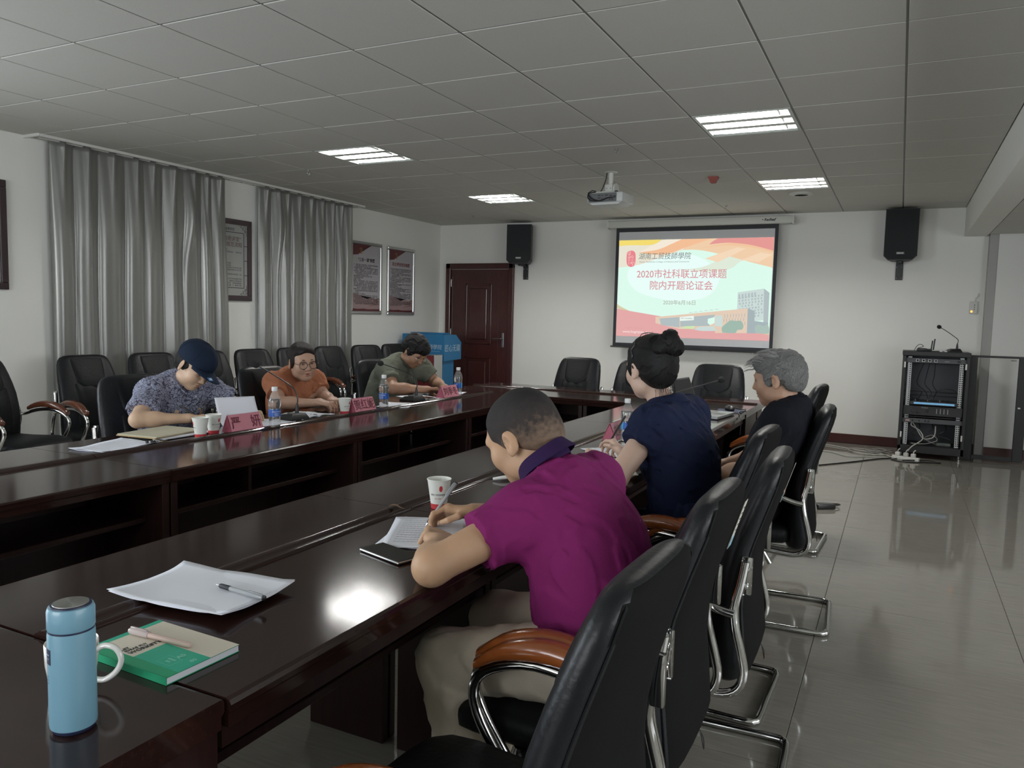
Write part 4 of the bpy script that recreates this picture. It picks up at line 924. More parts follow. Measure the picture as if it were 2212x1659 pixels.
# open glass door of the rack
gd = thing('rack_door', 'open glazed black rack door swung out before the bay wall', 'door', (0.61, 9.155, 0), 0.02)
b = B()
b.box(0.0, 0.115, 0, 0.03, 0.0, 1.075, 0.003); b.box(0.47, 0.56, 0, 0.03, 0.02, 1.075, 0.003); b.box(0.115, 0.47, 0, 0.03, 1.055, 1.075, 0.003); b.box(0.115, 0.47, 0, 0.03, 0.02, 0.06, 0.003)
b.obj('door_frame', M_blackm, gd)
B().box(0.110, 0.475, 0.012, 0.016, 0.055, 1.06).obj('glass_pane', mat('rack_glass', (0.80, 0.84, 0.80, 1), 0.02, trans=1.0, ior=1.02), gd)
B().lathe([(0.014, 0), (0.014, 0.008), (0.006, 0.012), (0.001, 0.012)], 14, Tm((0.50, 0, 0.56), (PI / 2, 0, 0)), caps=False).obj('lock', M_steel, gd, True)
B().box(0.40, 0.45, 0.0105, 0.012, 1.03, 1.036).obj('print_line', M_ink, gd)
# socket with glowing switch on the wall
t = thing('wall_socket', 'white wall socket box with a small orange light above the rack', 'socket', (0.685, YF, 1.565))
B().box(-0.036, 0.036, -0.028, 0, -0.066, 0.066, 0.005, 2).obj('box', M_offw, t, True)
for z in (0.02, -0.002, -0.024): B().box(0.004, 0.010, -0.0292, -0.027, z, z + 0.012).obj('slot_hole', M_dark, t); 
B().lathe([(0.0, 0.0), (0.010, 0.0), (0.010, 0.004), (0.0, 0.005)], 12, Tm((-0.018, -0.028, -0.042), (PI / 2, 0, 0)), caps=False).obj('indicator_light', mat('orange_glow', (0.9, 0.3, 0.05, 1), 0.4, emit=(1.0, 0.32, 0.06, 1), estr=3.0), t)
B().tube([(0.01, -0.01, 0.066), (0.012, -0.02, 0.10), (0.03, -0.02, 0.12), (0.036, -0.008, 0.15)], 0.006, 7, 4).obj('conduit', M_white, t, True)
# power strip and cables on the floor
t = thing('power_strip', 'white power strip with plugs on the floor before the rack', 'power strip', (0.13, 8.78, 0), -0.35)
B().box(-0.13, 0.13, -0.028, 0.028, 0.0, 0.035, 0.006, 2).obj('body', M_white, t, True)
for k, x in enumerate((-0.08, 0.0, 0.07)): 
    o = B().box(x - 0.022, x + 0.022, -0.02, 0.02, 0.035, 0.075, 0.008, 2).obj('plug', M_white if k != 1 else M_offw, t, True)
    B().tube([(x, 0.0, 0.075), (x + 0.005, 0.0, 0.095), (x + 0.02, 0.005, 0.11)], 0.006, 7, 3).obj('cord_end', M_cabw, o, True)
I4 = Matrix.Identity(4)
G = 'cables lying on the floor left of the rack'
cable('floor_cable', 'black cable snaking along the floor from the power strip', [(0.02, 8.80, 0.008), (-0.12, 8.65, 0.006), (-0.35, 8.30, 0.006), (-0.60, 7.95, 0.006), (-0.85, 7.6, 0.006)], 0.006, M_black, G, I4)
cable('floor_cable', 'black cable loop on the floor in front of the rack', [(0.05, 8.76, 0.008), (0.0, 8.70, 0.006), (0.12, 8.62, 0.006), (0.35, 8.70, 0.006), (0.44, 8.74, 0.006), (0.36, 8.78, 0.014), (0.20, 8.72, 0.014), (0.1, 8.66, 0.014)], 0.006, M_black, G, I4)
cable('floor_cable', 'white cable running left along the skirting', [(0.03, 8.80, 0.008), (-0.10, 9.0, 0.007), (-0.38, 9.15, 0.007), (-0.6, 9.3, 0.007), (-0.85, 9.40, 0.007), (-1.1, 9.5, 0.007)], 0.006, M_cabw, G, I4)
cable('floor_cable', 'white cable wandering to the left across the floor', [(0.03, 8.78, 0.008), (-0.2, 8.75, 0.007), (-0.40, 8.65, 0.007), (-0.6, 8.85, 0.007), (-0.9, 8.8, 0.007)], 0.005, M_cabw, G, I4)
cable('floor_cable', 'light grey cable looped wide on the floor by the rack', [(-0.05, 8.95, 0.006), (-0.25, 9.25, 0.006), (-0.42, 9.20, 0.006), (-0.36, 8.95, 0.008), (-0.15, 8.88, 0.012), (0.02, 9.0, 0.014)], 0.0045, M_cabw, G, I4)
cable('floor_cable', 'brown-grey cable looped on the floor by the rack', [(-0.02, 9.0, 0.02), (-0.3, 9.15, 0.02), (-0.44, 9.08, 0.012), (-0.30, 8.92, 0.012), (-0.08, 9.06, 0.02), (-0.25, 9.22, 0.02)], 0.0045, M_cabg, G, I4)
cable('floor_cable', 'grey cable bundled against the rack foot', [(0.0, 9.05, 0.03), (-0.12, 9.18, 0.035), (-0.25, 9.1, 0.02), (-0.12, 9.0, 0.03), (0.0, 9.12, 0.045)], 0.006, M_cabg, G, I4)
t = thing('cable_adapter', 'black power brick with cable coil on the floor behind the far right chair', 'adapter', (-0.42, 6.1, 0), 0.6)
B().box(-0.07, 0.07, -0.035, 0.035, 0, 0.035, 0.008, 2).obj('body', M_black, t, True); B().tube([(0.07, 0, 0.02), (0.14, 0.03, 0.02), (0.12, 0.10, 0.01), (0.0, 0.12, 0.01), (-0.10, 0.08, 0.01), (-0.07, 0.0, 0.02)], 0.005, 7, 6).obj('cord', M_black, t, True)

# ================================================================== BLUE LECTERN AND RED BOX in the corner
M_blue = mat('lectern_blue', (0.022, 0.17, 0.36, 1), 0.5); M_blued = M_blue
pod = thing('lectern', 'blue lectern with white Chinese lettering in the far left corner', 'lectern', (-5.22, 8.56, 0))
b = B(); poly = [(0, 0.755), (0, 1.095), (0.30, 1.095), (0.44, 0.99), (0.44, 0.77)]
b.loft([[(x, y, z) for y, z in poly] for x in (-0.64, 0.0)]); b.obj('head', M_blue, pod)
B().box(-0.60, -0.03, 0.02, 0.30, 0.05, 0.756, 0.002).obj('column', M_blue, pod)
B().box(-0.63, 0.0, -0.02, 0.36, 0.0, 0.05, 0.003).obj('foot', M_blue, pod)
b = B(); b.box(-0.58, -0.10, 0.10, 0.30, 1.095, 1.115, 0.003); b.obj('reading_board', M_blue, pod)
M_bt = mat('lectern_lettering', (0.42, 0.55, 0.64, 1), 0.5)
text('湖南工贸技師學院', 0.068, M_bt, pod, (-0.305, -0.001, 0.93), (PI / 2, 0, 0), shear=0.1); 
B().box(-0.55, -0.06, -0.001, 0, 0.878, 0.881).obj('print_line', M_bt, pod)
text('匠心无疆', 0.098, M_bt, pod, (0.0006, 0.215, 0.915), (PI / 2, 0, PI / 2))
t = thing('red_suggestion_box', 'dark red panelled box with silver edges before the blue lectern', 'box', (-5.40, 8.30, 0))
b = B(); b.box(-0.20, 0.20, 0.0, 0.18, 0.06, 0.835); b.obj('panel', mat('box_red', (0.20, 0.028, 0.034, 1), 0.4), t)
b = B()
for (x0, x1, z0, z1) in ((-0.205, -0.193, 0.04, 0.845), (0.193, 0.205, 0.04, 0.845), (-0.2, 0.2, 0.835, 0.848), (-0.2, 0.2, 0.635, 0.648), (-0.2, 0.2, 0.04, 0.055)): b.box(x0, x1, -0.006, 0.186, z0, z1, 0.002)
b.obj('edge_trim', M_fsil, t)
for x in (-0.18, 0.18):
    B().box(x - 0.015, x + 0.015, 0.02, 0.16, 0.0, 0.04, 0.003).obj('foot', M_blackm, t)

# ================================================================== THINGS ON THE TABLE
Z = ZT + 0.0006
M_acr = mat('clear_acrylic', (1, 1, 1, 1), 0.03, trans=1.0, ior=1.18)
M_card = mat('pink_card', (0.66, 0.25, 0.31, 1), 0.7); M_cardd = mat('red_card_end', (0.42, 0.10, 0.15, 1), 0.7)
M_sig = mat('card_lettering', (0.14, 0.01, 0.03, 1), 0.6)
def nameplate(label, x, y, rz, txt, sp=1.0, L=0.205, H=0.088, sz=0.066):
    """local: front faces -y"""
    t = thing('name_sign', label, 'name sign', (x, y, Z), rz, 'pink name signs on the table')
    dx = 0.040; T = lambda s: [(-L / 2, -dx * s, 0), (L / 2, -dx * s, 0), (L / 2, -0.003 * s, H), (-L / 2, -0.003 * s, H)]
    def slab(s, th, inset, off):
        n = Vector((0, -s * H, dx - 0.003)).normalized()
        P_ = [Vector(p) for p in T(s)]; c = sum(P_, Vector()) / 4
        P_ = [c + (p - c) * inset for p in P_]
        return [[tuple(p + n * off) for p in P_], [tuple(p + n * (off + th)) for p in P_]]
    b = B(); b.loft(slab(1, 0.0016, 1.0, 0)); b.loft(slab(-1, 0.0016, 1.0, 0)); b.box(-L / 2, L / 2, -0.004, 0.004, H - 0.001, H + 0.0012); b.obj('acrylic_stand', M_acr, t)
    b = B(); b.loft(slab(1, 0.0006, 0.955, -0.0014)); b.loft(slab(-1, 0.0006, 0.955, -0.0014)); b.obj('card', M_card, t)
    ang = math.atan2(H, dx - 0.003)
    text(txt, sz, M_sig, t, (0, -dx * 0.5 - 0.0030, H * 0.50), (ang, 0, 0), 'lettering', 0.0002, bold=0.0006, sp=sp, xs=0.92)
    b = B(); b.loft([[(s * (L / 2 - 0.004), -dx + 0.004, 0.002), (s * (L / 2 - 0.004), dx - 0.004, 0.002), (s * (L / 2 - 0.004), 0.0, H - 0.006)] for s in (-0.998, -1.0)]); b.obj('card_end', M_cardd, t)
    return t
nameplate('pink name sign between the paper cups and the bottle, before the woman in cap', -2.885, 2.84, P90 - 0.06, '严　妍')
nameplate('pink name sign right of the paper cup, before the woman in orange', -2.885, 3.79, P90 - 0.03, '贺红妮', sz=0.068)
nameplate('pink name sign at the hands of the man in grey-green', -2.905, 4.83, P90 - 0.05, '刘季冬', sz=0.064)
nameplate('pink name sign behind the pen of the woman in navy, seen from its back', -1.245, 3.70, P90 + 0.02, '史晓文', sz=0.060)
M_pet = thin_mat('clear_bottle', 1.5, 0.10)
M_water = mat('water', (0.97, 0.98, 1.0, 1), 0.0, trans=1.0, ior=1.12)
def bottle():
    t = thing('water_bottle', '', 'bottle', (0, 0, 0), 0, 'plastic water bottles with blue labels')
    s = 1.0
    prof = [(0.001, 0.003), (0.022, 0.0), (0.029, 0.004), (0.0305, 0.012), (0.0285, 0.020), (0.0305, 0.027), (0.0285, 0.035), (0.0305, 0.042), (0.0285, 0.050), (0.0300, 0.057), (0.0300, 0.095), (0.0285, 0.100), (0.0315, 0.112), (0.0318, 0.130), (0.0300, 0.146), (0.024, 0.163), (0.016, 0.178), (0.0125, 0.184), (0.0125, 0.192)]
    B().lathe(prof, 28, caps=False).obj('bottle_body', M_pet, t, True, ang=2)
    wp = [(r - 0.0012, z + 0.001) for r, z in prof[:15]]; wp[0] = (0.0005, 0.004)
    B().lathe(wp + [(0.0005, 0.1465)], 28, caps=False).obj('water', M_water, t, True, ang=2)
    B().lathe([(0.0, 0.188), (0.0145, 0.188), (0.0150, 0.190), (0.0150, 0.206), (0.0140, 0.2085), (0.0, 0.2090)], 24, caps=False).obj('cap', mat('bottle_cap', (0.72, 0.74, 0.74, 1), 0.4), t, True)
    n = 28
    def ring(z, a0, a1, r=0.0306): return [(r * math.cos(a0 + (a1 - a0) * i / n), r * math.sin(a0 + (a1 - a0) * i / n), z) for i in range(n + 1)]
    l = B().loft([ring(0.058, 0.9, 0.9 + 2 * PI * 0.62), ring(0.094, 0.9, 0.9 + 2 * PI * 0.62)], False, False).obj('label', mat('label_blue', (0.02, 0.10, 0.42, 1), 0.35), t, True)
    B().loft([ring(0.058, 0.9 + 2 * PI * 0.62, 0.9 + 2 * PI), ring(0.094, 0.9 + 2 * PI * 0.62, 0.9 + 2 * PI)], False, False).obj('label_back', mat('label_light_blue', (0.10, 0.42, 0.72, 1), 0.35), t, True)
    for txt, sz, z in (('AQUAFINA', 0.0105, 0.083), ('纯水乐', 0.010, 0.071), ('饮用纯净水', 0.006, 0.0625)):
        o = text(txt, sz, mat('label_white', (0.7, 0.75, 0.85, 1), 0.4), l, (0, 0, 0), (0, 0, 0), 'lettering', 0.0)
        for v in o.data.vertices:
            a = 0.9 + 2 * PI * 0.31 + v.co.x / 0.031; v.co = Vector((0.0309 * math.cos(a), 0.0309 * math.sin(a), z + v.co.y))
    return t
bt = bottle(); bt.location = (-2.845, 3.015, Z); bt.rotation_euler = (0, 0, -P90 - 2.85 + 1.2); bt['label'] = 'water bottle right of the first pink name sign'
dup(bt, (-2.895, 4.03, Z), 1.9, 'water bottle right of the middle pink name sign')
dup(bt, (-2.915, 4.99, Z), 1.3, 'water bottle right of the farthest pink name sign')
dup(bt, (-1.175, 3.66, Z), 3.5, 'water bottle by the pen of the woman in navy')
M_cup = mat('paper_cup_white', (0.70, 0.71, 0.66, 1), 0.55); M_cupr = mat('paper_cup_red', (0.52, 0.045, 0.055, 1), 0.5)
def cup():
    t = thing('paper_cup', '', 'cup', (0, 0, 0), 0, 'white paper cups with a red base band')
    B().lathe([(0.0255, 0.016), (0.0365, 0.089), (0.0380, 0.0895), (0.0385, 0.091), (0.0375, 0.0925), (0.0360, 0.0915), (0.0352, 0.088), (0.0240, 0.006), (0.0, 0.006)], 32, caps=False).obj('cup_body', M_cup, t, True, ang=1)
    B().lathe([(0.0232, 0.0), (0.0238, 0.0), (0.0262, 0.0165), (0.0256, 0.0165)], 32, caps=False).obj('red_band', M_cupr, t, True)
    B().lathe([(0.0, 0.06), (0.0312, 0.06)], 24, caps=False).obj('water', mat('cup_water', (0.45, 0.45, 0.42, 1), 0.05), t)
    def wrap(o, a0, z0):
        for v in o.data.vertices:
            z = z0 + v.co.y; r = 0.0255 + (z - 0.016) * 0.1507 + 0.0004; a = a0 + v.co.x / r; v.co = Vector((r * math.cos(a), r * math.sin(a), z))
    o = text('湖南工贸技師學院', 0.0062, M_ink, t, (0, 0, 0), (0, 0, 0), 'lettering', 0.0, shear=0.1); wrap(o, 0.0, 0.046)
    o = text('匠心无疆', 0.0046, M_cupr, t, (0, 0, 0), (0, 0, 0), 'lettering', 0.0); wrap(o, 0.0, 0.034)
    n = 16; bm = bmesh.new(); f = bm.faces.new([bm.verts.new((0.0052 * math.cos(2 * PI * i / n) * 1.0, 0.0095 * math.copysign(abs(math.sin(2 * PI * i / n)) ** 0.75, math.sin(2 * PI * i / n)), 0)) for i in range(n)])
    bmesh.ops.triangulate(bm, faces=[f]); me = bpy.data.meshes.new('emblem'); bm.to_mesh(me); bm.free(); me.materials.append(M_cupr); o = link('emblem', me, t); wrap(o, 0.30, 0.066)
    return t
cp = cup(); cp.location = (-1.25, 2.035, Z); cp.rotation_euler = (0, 0, -1.15); cp['label'] = 'paper cup behind the writing hands of the man in purple'
dup(cp, (-2.895, 2.585, Z), -2.3, 'left one of the two paper cups before the woman in cap')
dup(cp, (-2.935, 2.70, Z), -0.2, 'right one of the two paper cups before the woman in cap')
dup(cp, (-2.905, 3.655, Z), -0.2, 'paper cup at the hand of the woman in orange')
def tmic(label, x, y, rz, pts): gooseneck(label, Tm((x, y, Z), (0, 0, rz)), pts, None, 1.0)
# local +y towards the sitters (world -x on the left run)
tmic('black gooseneck microphone between the woman in cap and the woman in orange', -2.99, 3.30, P90 - 0.15, [(0, -0.05, 0.115), (0.0, -0.035, 0.15), (-0.005, 0.0, 0.185), (-0.03, 0.13, 0.245), (-0.055, 0.22, 0.285)])
tmic('black gooseneck microphone before the man in grey-green', -3.0, 4.50, P90 - 0.15, [(0, -0.05, 0.115), (0.0, -0.035, 0.15), (-0.01, 0.0, 0.18), (-0.045, 0.10, 0.215), (-0.09, 0.19, 0.245)])
tmic('black gooseneck microphone beside the laptop', -1.255, 4.60, -P90 + 0.5, [(0, -0.05, 0.105), (0, -0.03, 0.125), (0.01, 0.03, 0.15), (-0.03, 0.20, 0.195), (-0.08, 0.36, 0.235)])

def sheet(name, label, cx, cy, w, l, rz, group=None, curl=0.0, th=0.0010, z=Z, n=1, m=M_paper, seedv=0, cat='paper', lines=0, lift=None):
    """sheet(s) of paper; local x width w, y length l"""
    t = thing(name, label, cat, (cx, cy, z), rz, group); rr = random.Random(seedv)
    for k in range(n):
        ox, oy, a = (rr.random() - 0.5) * 0.03 * (k > 0), (rr.random() - 0.5) * 0.03 * (k > 0), (rr.random() - 0.5) * 0.25 * (k > 0)
        ca, sa = math.cos(a), math.sin(a); zk = 0.0012 * (n - 1 - k); p = [rr.random() * 6 for _ in range(4)]
        def fn(u, v, zo=0.0):
            x = (u - 0.5) * w; y = (v - 0.5) * l
            e = max(0, abs(2 * u - 1) - 0.35) ** 2 * max(0, 0.4 + 0.6 * math.sin(p[0] + 5 * v)) + max(0, abs(2 * v - 1) - 0.35) ** 2 * max(0, 0.4 + 0.6 * math.sin(p[1] + 5 * u))
            zz = zk + curl * e + zo
            if lift is not None:
                g = max(0, v - lift[0]) / (1 - lift[0]); zz += lift[1] * g ** 1.3; y -= lift[1] * 0.35 * g ** 2
            return (x * ca - y * sa + ox, x * sa + y * ca + oy, zz)
        b = B(); b.grid(14, 18, fn); o = b.obj('sheet', m, t, True, ang=2); md = o.modifiers.new('s', 'SOLIDIFY'); md.thickness = 0.0006; md.offset = 1.0
        if k == 0 and lines:
            b = B(); r2 = random.Random(seedv + 9)
            for i in range(lines):
                v = 0.90 - 0.8 * i / lines; x = 0.12
                while x < 0.55 + 0.35 * r2.random():
                    dx_ = 0.02 + 0.03 * r2.random(); q = [fn(x, v, 0.0012), fn(x + dx_, v + 0.008, 0.0012), fn(x + dx_, v + 0.014, 0.0012), fn(x, v + 0.006, 0.0012)]; b.quad(q); x += dx_ + 0.012
            b.obj('writing', M_ink, o)
    return t
sheet('paper_sheets', 'blank white paper sheets with a black pen, behind the green notebook', -1.275, 1.143, 0.215, 0.30, P90 + 0.12, 'loose papers on the table', 0.016, n=2, seedv=21, z=Z + 0.0125)
sheet('paper_sheets', 'white papers under the hands of the man in purple', -1.125, 1.775, 0.21, 0.29, 0.45, 'loose papers on the table', 0.006, n=3, seedv=5, lines=11)
sheet('paper_sheets', 'printed white sheets at the left end before the woman in cap', -2.985, 2.215, 0.21, 0.29, 0.18, 'loose papers on the table', 0.014, n=2, seedv=8, lines=9)
sheet('paper_sheets', 'white sheet raised by the left hand of the woman in cap', -3.09, 3.02, 0.21, 0.29, P90 - 0.5, 'loose papers on the table', 0.0, n=1, seedv=9, lift=(0.30, 0.13))
sheet('paper_sheets', 'white sheet lying under the microphone left of the woman in orange', -2.97, 3.13, 0.21, 0.29, 0.5, 'loose papers on the table', 0.004, seedv=10)
sheet('paper_sheets', 'white papers at the elbow of the man in grey-green', -2.915, 4.20, 0.20, 0.28, 0.35, 'loose papers on the table', 0.005, n=2, seedv=11)
sheet('paper_sheets', 'white papers under the hands of the man in grey-green', -3.05, 4.68, 0.21, 0.29, 1.2, 'loose papers on the table', 0.005, n=2, seedv=12)
sheet('paper_sheets', 'white paper corner behind the farthest bottle', -3.03, 5.13, 0.15, 0.20, 0.3, 'loose papers on the table', 0.004, seedv=13)
sheet('paper_sheets', 'lined white paper under the pen hand of the woman in navy', -1.10, 3.32, 0.21, 0.28, 1.1, 'loose papers on the table', 0.012, n=1, seedv=14, lines=6)
sheet('paper_sheets', 'cream and white papers below the wrists of the woman in navy', -1.02, 2.93, 0.21, 0.30, 0.3, 'loose papers on the table', 0.006, n=2, seedv=15, m=mat('cream_paper', (0.62, 0.58, 0.50, 1), 0.8))
# folders and notebooks
t = thing('manila_folder', 'cream folder on a dark notebook before the woman in cap', 'folder', (-3.095, 2.535, Z), 0.12)
B().box(-0.115, 0.115, -0.15, 0.15, 0.012, 0.017, 0.001).obj('cover', mat('manila', (0.50, 0.46, 0.34, 1), 0.7), t); B().box(-0.117, 0.110, -0.153, 0.148, 0.008, 0.012).obj('back_cover', mat('manila_edge', (0.45, 0.33, 0.16, 1), 0.7), t)
t = thing('notebook', 'black notebook under the cream folder', 'notebook', (-3.06, 2.57, Z), 0.02)
B().box(-0.11, 0.115, -0.15, 0.15, 0.0, 0.003, 0.001).obj('cover', M_leather, t); B().box(-0.105, 0.11, -0.147, 0.147, 0.003, 0.007).obj('pages', M_paper, t)
def keys(label, x, y, rz):
    t = thing('key_bunch', label, 'keys', (x, y, Z), rz, 'key bunches on the table'); rr = random.Random(int(100 * y))
    B().tube([(0.016 * math.cos(a), 0.016 * math.sin(a), 0.006 + 0.003 * math.sin(a)) for a in [2 * PI * i / 10 for i in range(10)]], 0.0012, 6, 2, True).obj('ring', M_steel, t, True)
    for k in range(4):
        a = -0.6 + 0.5 * k + rr.random() * 0.2; T = Tm((0.016 * math.cos(a), 0.016 * math.sin(a), 0.002 + 0.0022 * k), (0, 0.05, a)); b = B()
        b.box(0.018, 0.05, -0.0035, 0.0035, 0, 0.002, 0, 1, T); b.lathe([(0.0, 0), (0.011, 0), (0.011, 0.0022), (0.0, 0.0022)], 14, T @ Matrix.Translation((0.010, 0, 0)), caps=False)
        b.obj('key', M_steel if k % 2 else mat('brass', (0.40, 0.32, 0.14, 1), 0.3, 1.0), t)
    for k in range(5): B().ico((-0.02 - 0.014 * (k % 3), -0.012 + 0.014 * (k // 2), 0.008), 0.008, 1).obj('charm', M_black, t)
    return t
keys('bunch of keys with dark charms beside the cream folder', -2.925, 2.365, 1.7)
keys('bunch of keys under the fingers of the woman in orange', -2.955, 3.47, 1.5)
t = thing('open_book', 'open white book lying before the woman in orange', 'book', (-3.02, 3.44, Z), P90 + 0.05)
b = B()
for s in (-1, 1): b.grid(12, 3, lambda u, v, s=s: (s * (0.004 + 0.145 * u), (v - 0.5) * 0.20, 0.004 + 0.013 * math.sin(PI * min(1, u * 1.1) ** 0.5) * (1 - 0.3 * u)))
o = b.obj('pages', M_paper, t, True); md = o.modifiers.new('s', 'SOLIDIFY'); md.thickness = 0.006; md.offset = -1
B().box(-0.152, 0.152, -0.103, 0.103, 0, 0.002).obj('cover', M_rk3, t)
def phone(label, x, y, rz, w=0.075, l=0.158, zz=Z):
    t = thing('smartphone', label, 'phone', (x, y, zz), rz, 'dark smartphones on the table')
    B().box(-w / 2, w / 2, -l / 2, l / 2, 0, 0.008, 0.0035, 3).obj('body', M_steel, t, True); B().box(-w / 2 + 0.002, w / 2 - 0.002, -l / 2 + 0.002, l / 2 - 0.002, 0.0075, 0.0086, 0.0003).obj('screen', mat('phone_glass', (0.008, 0.008, 0.009, 1), 0.06, spec=0.6), t)
    B().box(w / 2 - 0.0008, w / 2 + 0.0006, 0.01, 0.03, 0.003, 0.0055).obj('button', M_steel, t)
    return t
phone('black phone left of the elbow of the man in purple', -1.10, 1.565, 1.27)
phone('dark phone under the fingers of the woman in orange', -3.03, 3.60, 0.9)
phone('dark phone at the hands of the man in grey-green', -2.97, 4.66, 1.1)
# pens
def pen(label, p0, p1, kind, group='pens'):
    p0, p1 = Vector(p0), Vector(p1); d = p1 - p0; L = d.length
    t = thing('pen', label, 'pen', p0, group=group); t.rotation_mode = 'QUATERNION'; t.rotation_quaternion = d.to_track_quat('Z', 'Y')
    if kind == 'gel':      # tip at p0, black grip, clear barrel, capped end
        B().lathe([(0.0004, 0), (0.0012, 0.004), (0.0035, 0.014), (0.0040, 0.015)], 12).obj('tip', M_steel, t, True)
        B().lathe([(0.0042, 0.014), (0.0052, 0.018), (0.0054, 0.042), (0.0048, 0.046)], 14).obj('grip', mat('rubber_grip', (0.02, 0.024, 0.032, 1), 0.6), t, True)
        B().lathe([(0.0046, 0.046), (0.0046, L - 0.018)], 14, caps=False).obj('barrel', mat('pen_clear', (0.55, 0.58, 0.60, 1), 0.1, trans=0.35), t, True)
        B().lathe([(0.0018, 0.04), (0.0018, L - 0.03)], 8).obj('refill', M_paper, t, True)
        b = B(); b.lathe([(0.0052, L - 0.05), (0.0056, L - 0.045), (0.0056, L - 0.002), (0.004, L)], 14); b.box(-0.0018, 0.0018, 0.0052, 0.0072, L - 0.045, L - 0.004, 0.0005); b.obj('cap', mat('pen_cap', (0.32, 0.34, 0.36, 1), 0.25), t, True)
        B().lathe([(0.0053, L - 0.004), (0.0053, L + 0.002), (0.003, L + 0.003)], 12).obj('end_plug', M_black, t, True)
    elif kind == 'pink':
        mp = mat('pen_pink', (0.62, 0.46, 0.40, 1), 0.35)
        B().lathe([(0.003, 0), (0.0050, 0.003), (0.0050, 0.095), (0.0052, 0.10)], 14).obj('barrel', mp, t, True)
        b = B(); b.lathe([(0.0060, 0.095), (0.0062, 0.10), (0.0062, L - 0.004), (0.0045, L)], 14); b.box(-0.002, 0.002, 0.006, 0.0085, L - 0.042, L - 0.003, 0.0006); b.obj('cap', mat('pen_frost', (0.66, 0.56, 0.54, 1), 0.2, trans=0.3), t, True)
    else:
        B().lathe([(0.0004, 0), (0.0036, 0.014)], 12).obj('tip', mat('pen_gold_tip', (0.62, 0.5, 0.42, 1), 0.3, 0.8), t, True)
        B().lathe([(0.0038, 0.014), (0.0046, 0.02), (0.0046, L - 0.003), (0.004, L)], 14).obj('barrel', M_black, t, True)
    return t
pen('black and clear gel pen lying on the blank paper sheets', (-1.259, 1.160, Z + 0.0205), (-1.112, 1.147, Z + 0.0225), 'gel')
# notebook with printed cover
nb = thing('notebook', 'green and cream softcover notebook with WORKSTYLE lettering near the mug', 'notebook', (-1.113, 0.907, Z), P90 - 0.03)
# local: x along world +y (spine at x=-0.074), y along world -x
W_, L_ = 0.148, 0.21
B().box(-W_ / 2 + 0.001, W_ / 2 - 0.001, -L_ / 2 + 0.001, L_ / 2 - 0.001, 0.0012, 0.0118).obj('pages', M_paper, nb)
mg = mat('notebook_green', (0.03, 0.42, 0.27, 1), 0.4); mc = mat('notebook_cream', (0.66, 0.61, 0.50, 1), 0.45); mgd = mat('notebook_green_spine', (0.02, 0.33, 0.16, 1), 0.4)
b = B(); b.box(-W_ / 2, W_ / 2, -L_ / 2, L_ / 2, 0, 0.0012); b.box(-W_ / 2 - 0.001, -W_ / 2 + 0.0005, -L_ / 2, L_ / 2, 0.0, 0.013); b.box(-W_ / 2, W_ / 2, -L_ / 2, L_ / 2, 0.0118, 0.0128); b.obj('cover', mgd, nb)
def card(name, m, x0, x1, y0, y1, z=0.0129): return B().box(x0, x1, y0, y1, 0.0126, z).obj(name, m, nb)
card('cover_print', mc, -W_ / 2 + 0.022, W_ / 2, -L_ / 2, L_ / 2, 0.0130)
card('cover_print', mg, -W_ / 2 + 0.022, 0.012, -L_ / 2, 0.006, 0.0132)
card('cover_print', mgd, -W_ / 2, -W_ / 2 + 0.022, -L_ / 2, L_ / 2, 0.0130)
card('cover_print', mg, -W_ / 2 + 0.022, W_ / 2, L_ / 2 - 0.012, L_ / 2, 0.0131)
mi = mat('notebook_ink', (0.06, 0.06, 0.06, 1), 0.6)
text('LET', 0.0095, mi, nb, (-0.048, 0.044, 0.0134), (0, 0, 0), align='LEFT'); text('IDEAS FLY', 0.0095, mi, nb, (-0.048, 0.034, 0.0134), (0, 0, 0), align='LEFT')
text('WORKSTYLE', 0.0128, mi, nb, (-0.048, 0.022, 0.0134), (0, 0, 0), align='LEFT', bold=0.0003)
text('A5', 0.014, mat('notebook_pale_ink', (0.20, 0.55, 0.42, 1), 0.5), nb, (-0.010, -0.060, 0.0135), (0, 0, 0), bold=0.0003)
text('80', 0.012, MATS['notebook_pale_ink'], nb, (-0.010, -0.090, 0.0135), (0, 0, 0), bold=0.0003)
b = B()
for q in ((-0.044, -0.018, -0.074, -0.0735), (-0.044, -0.018, -0.040, -0.0395), (-0.044, -0.0435, -0.074, -0.04), (-0.0185, -0.018, -0.074, -0.04), (-0.036, -0.032, -0.062, -0.052), (-0.028, -0.024, -0.066, -0.048)): b.box(q[0], q[1], q[2], q[3], 0.0132, 0.0134)
b.obj('cover_icon', MATS['notebook_pale_ink'], nb)
pen('pale pink capped pen lying across the green notebook', (-1.066, 0.925, Z + 0.0185), (-1.207, 0.915, Z + 0.0195), 'pink')
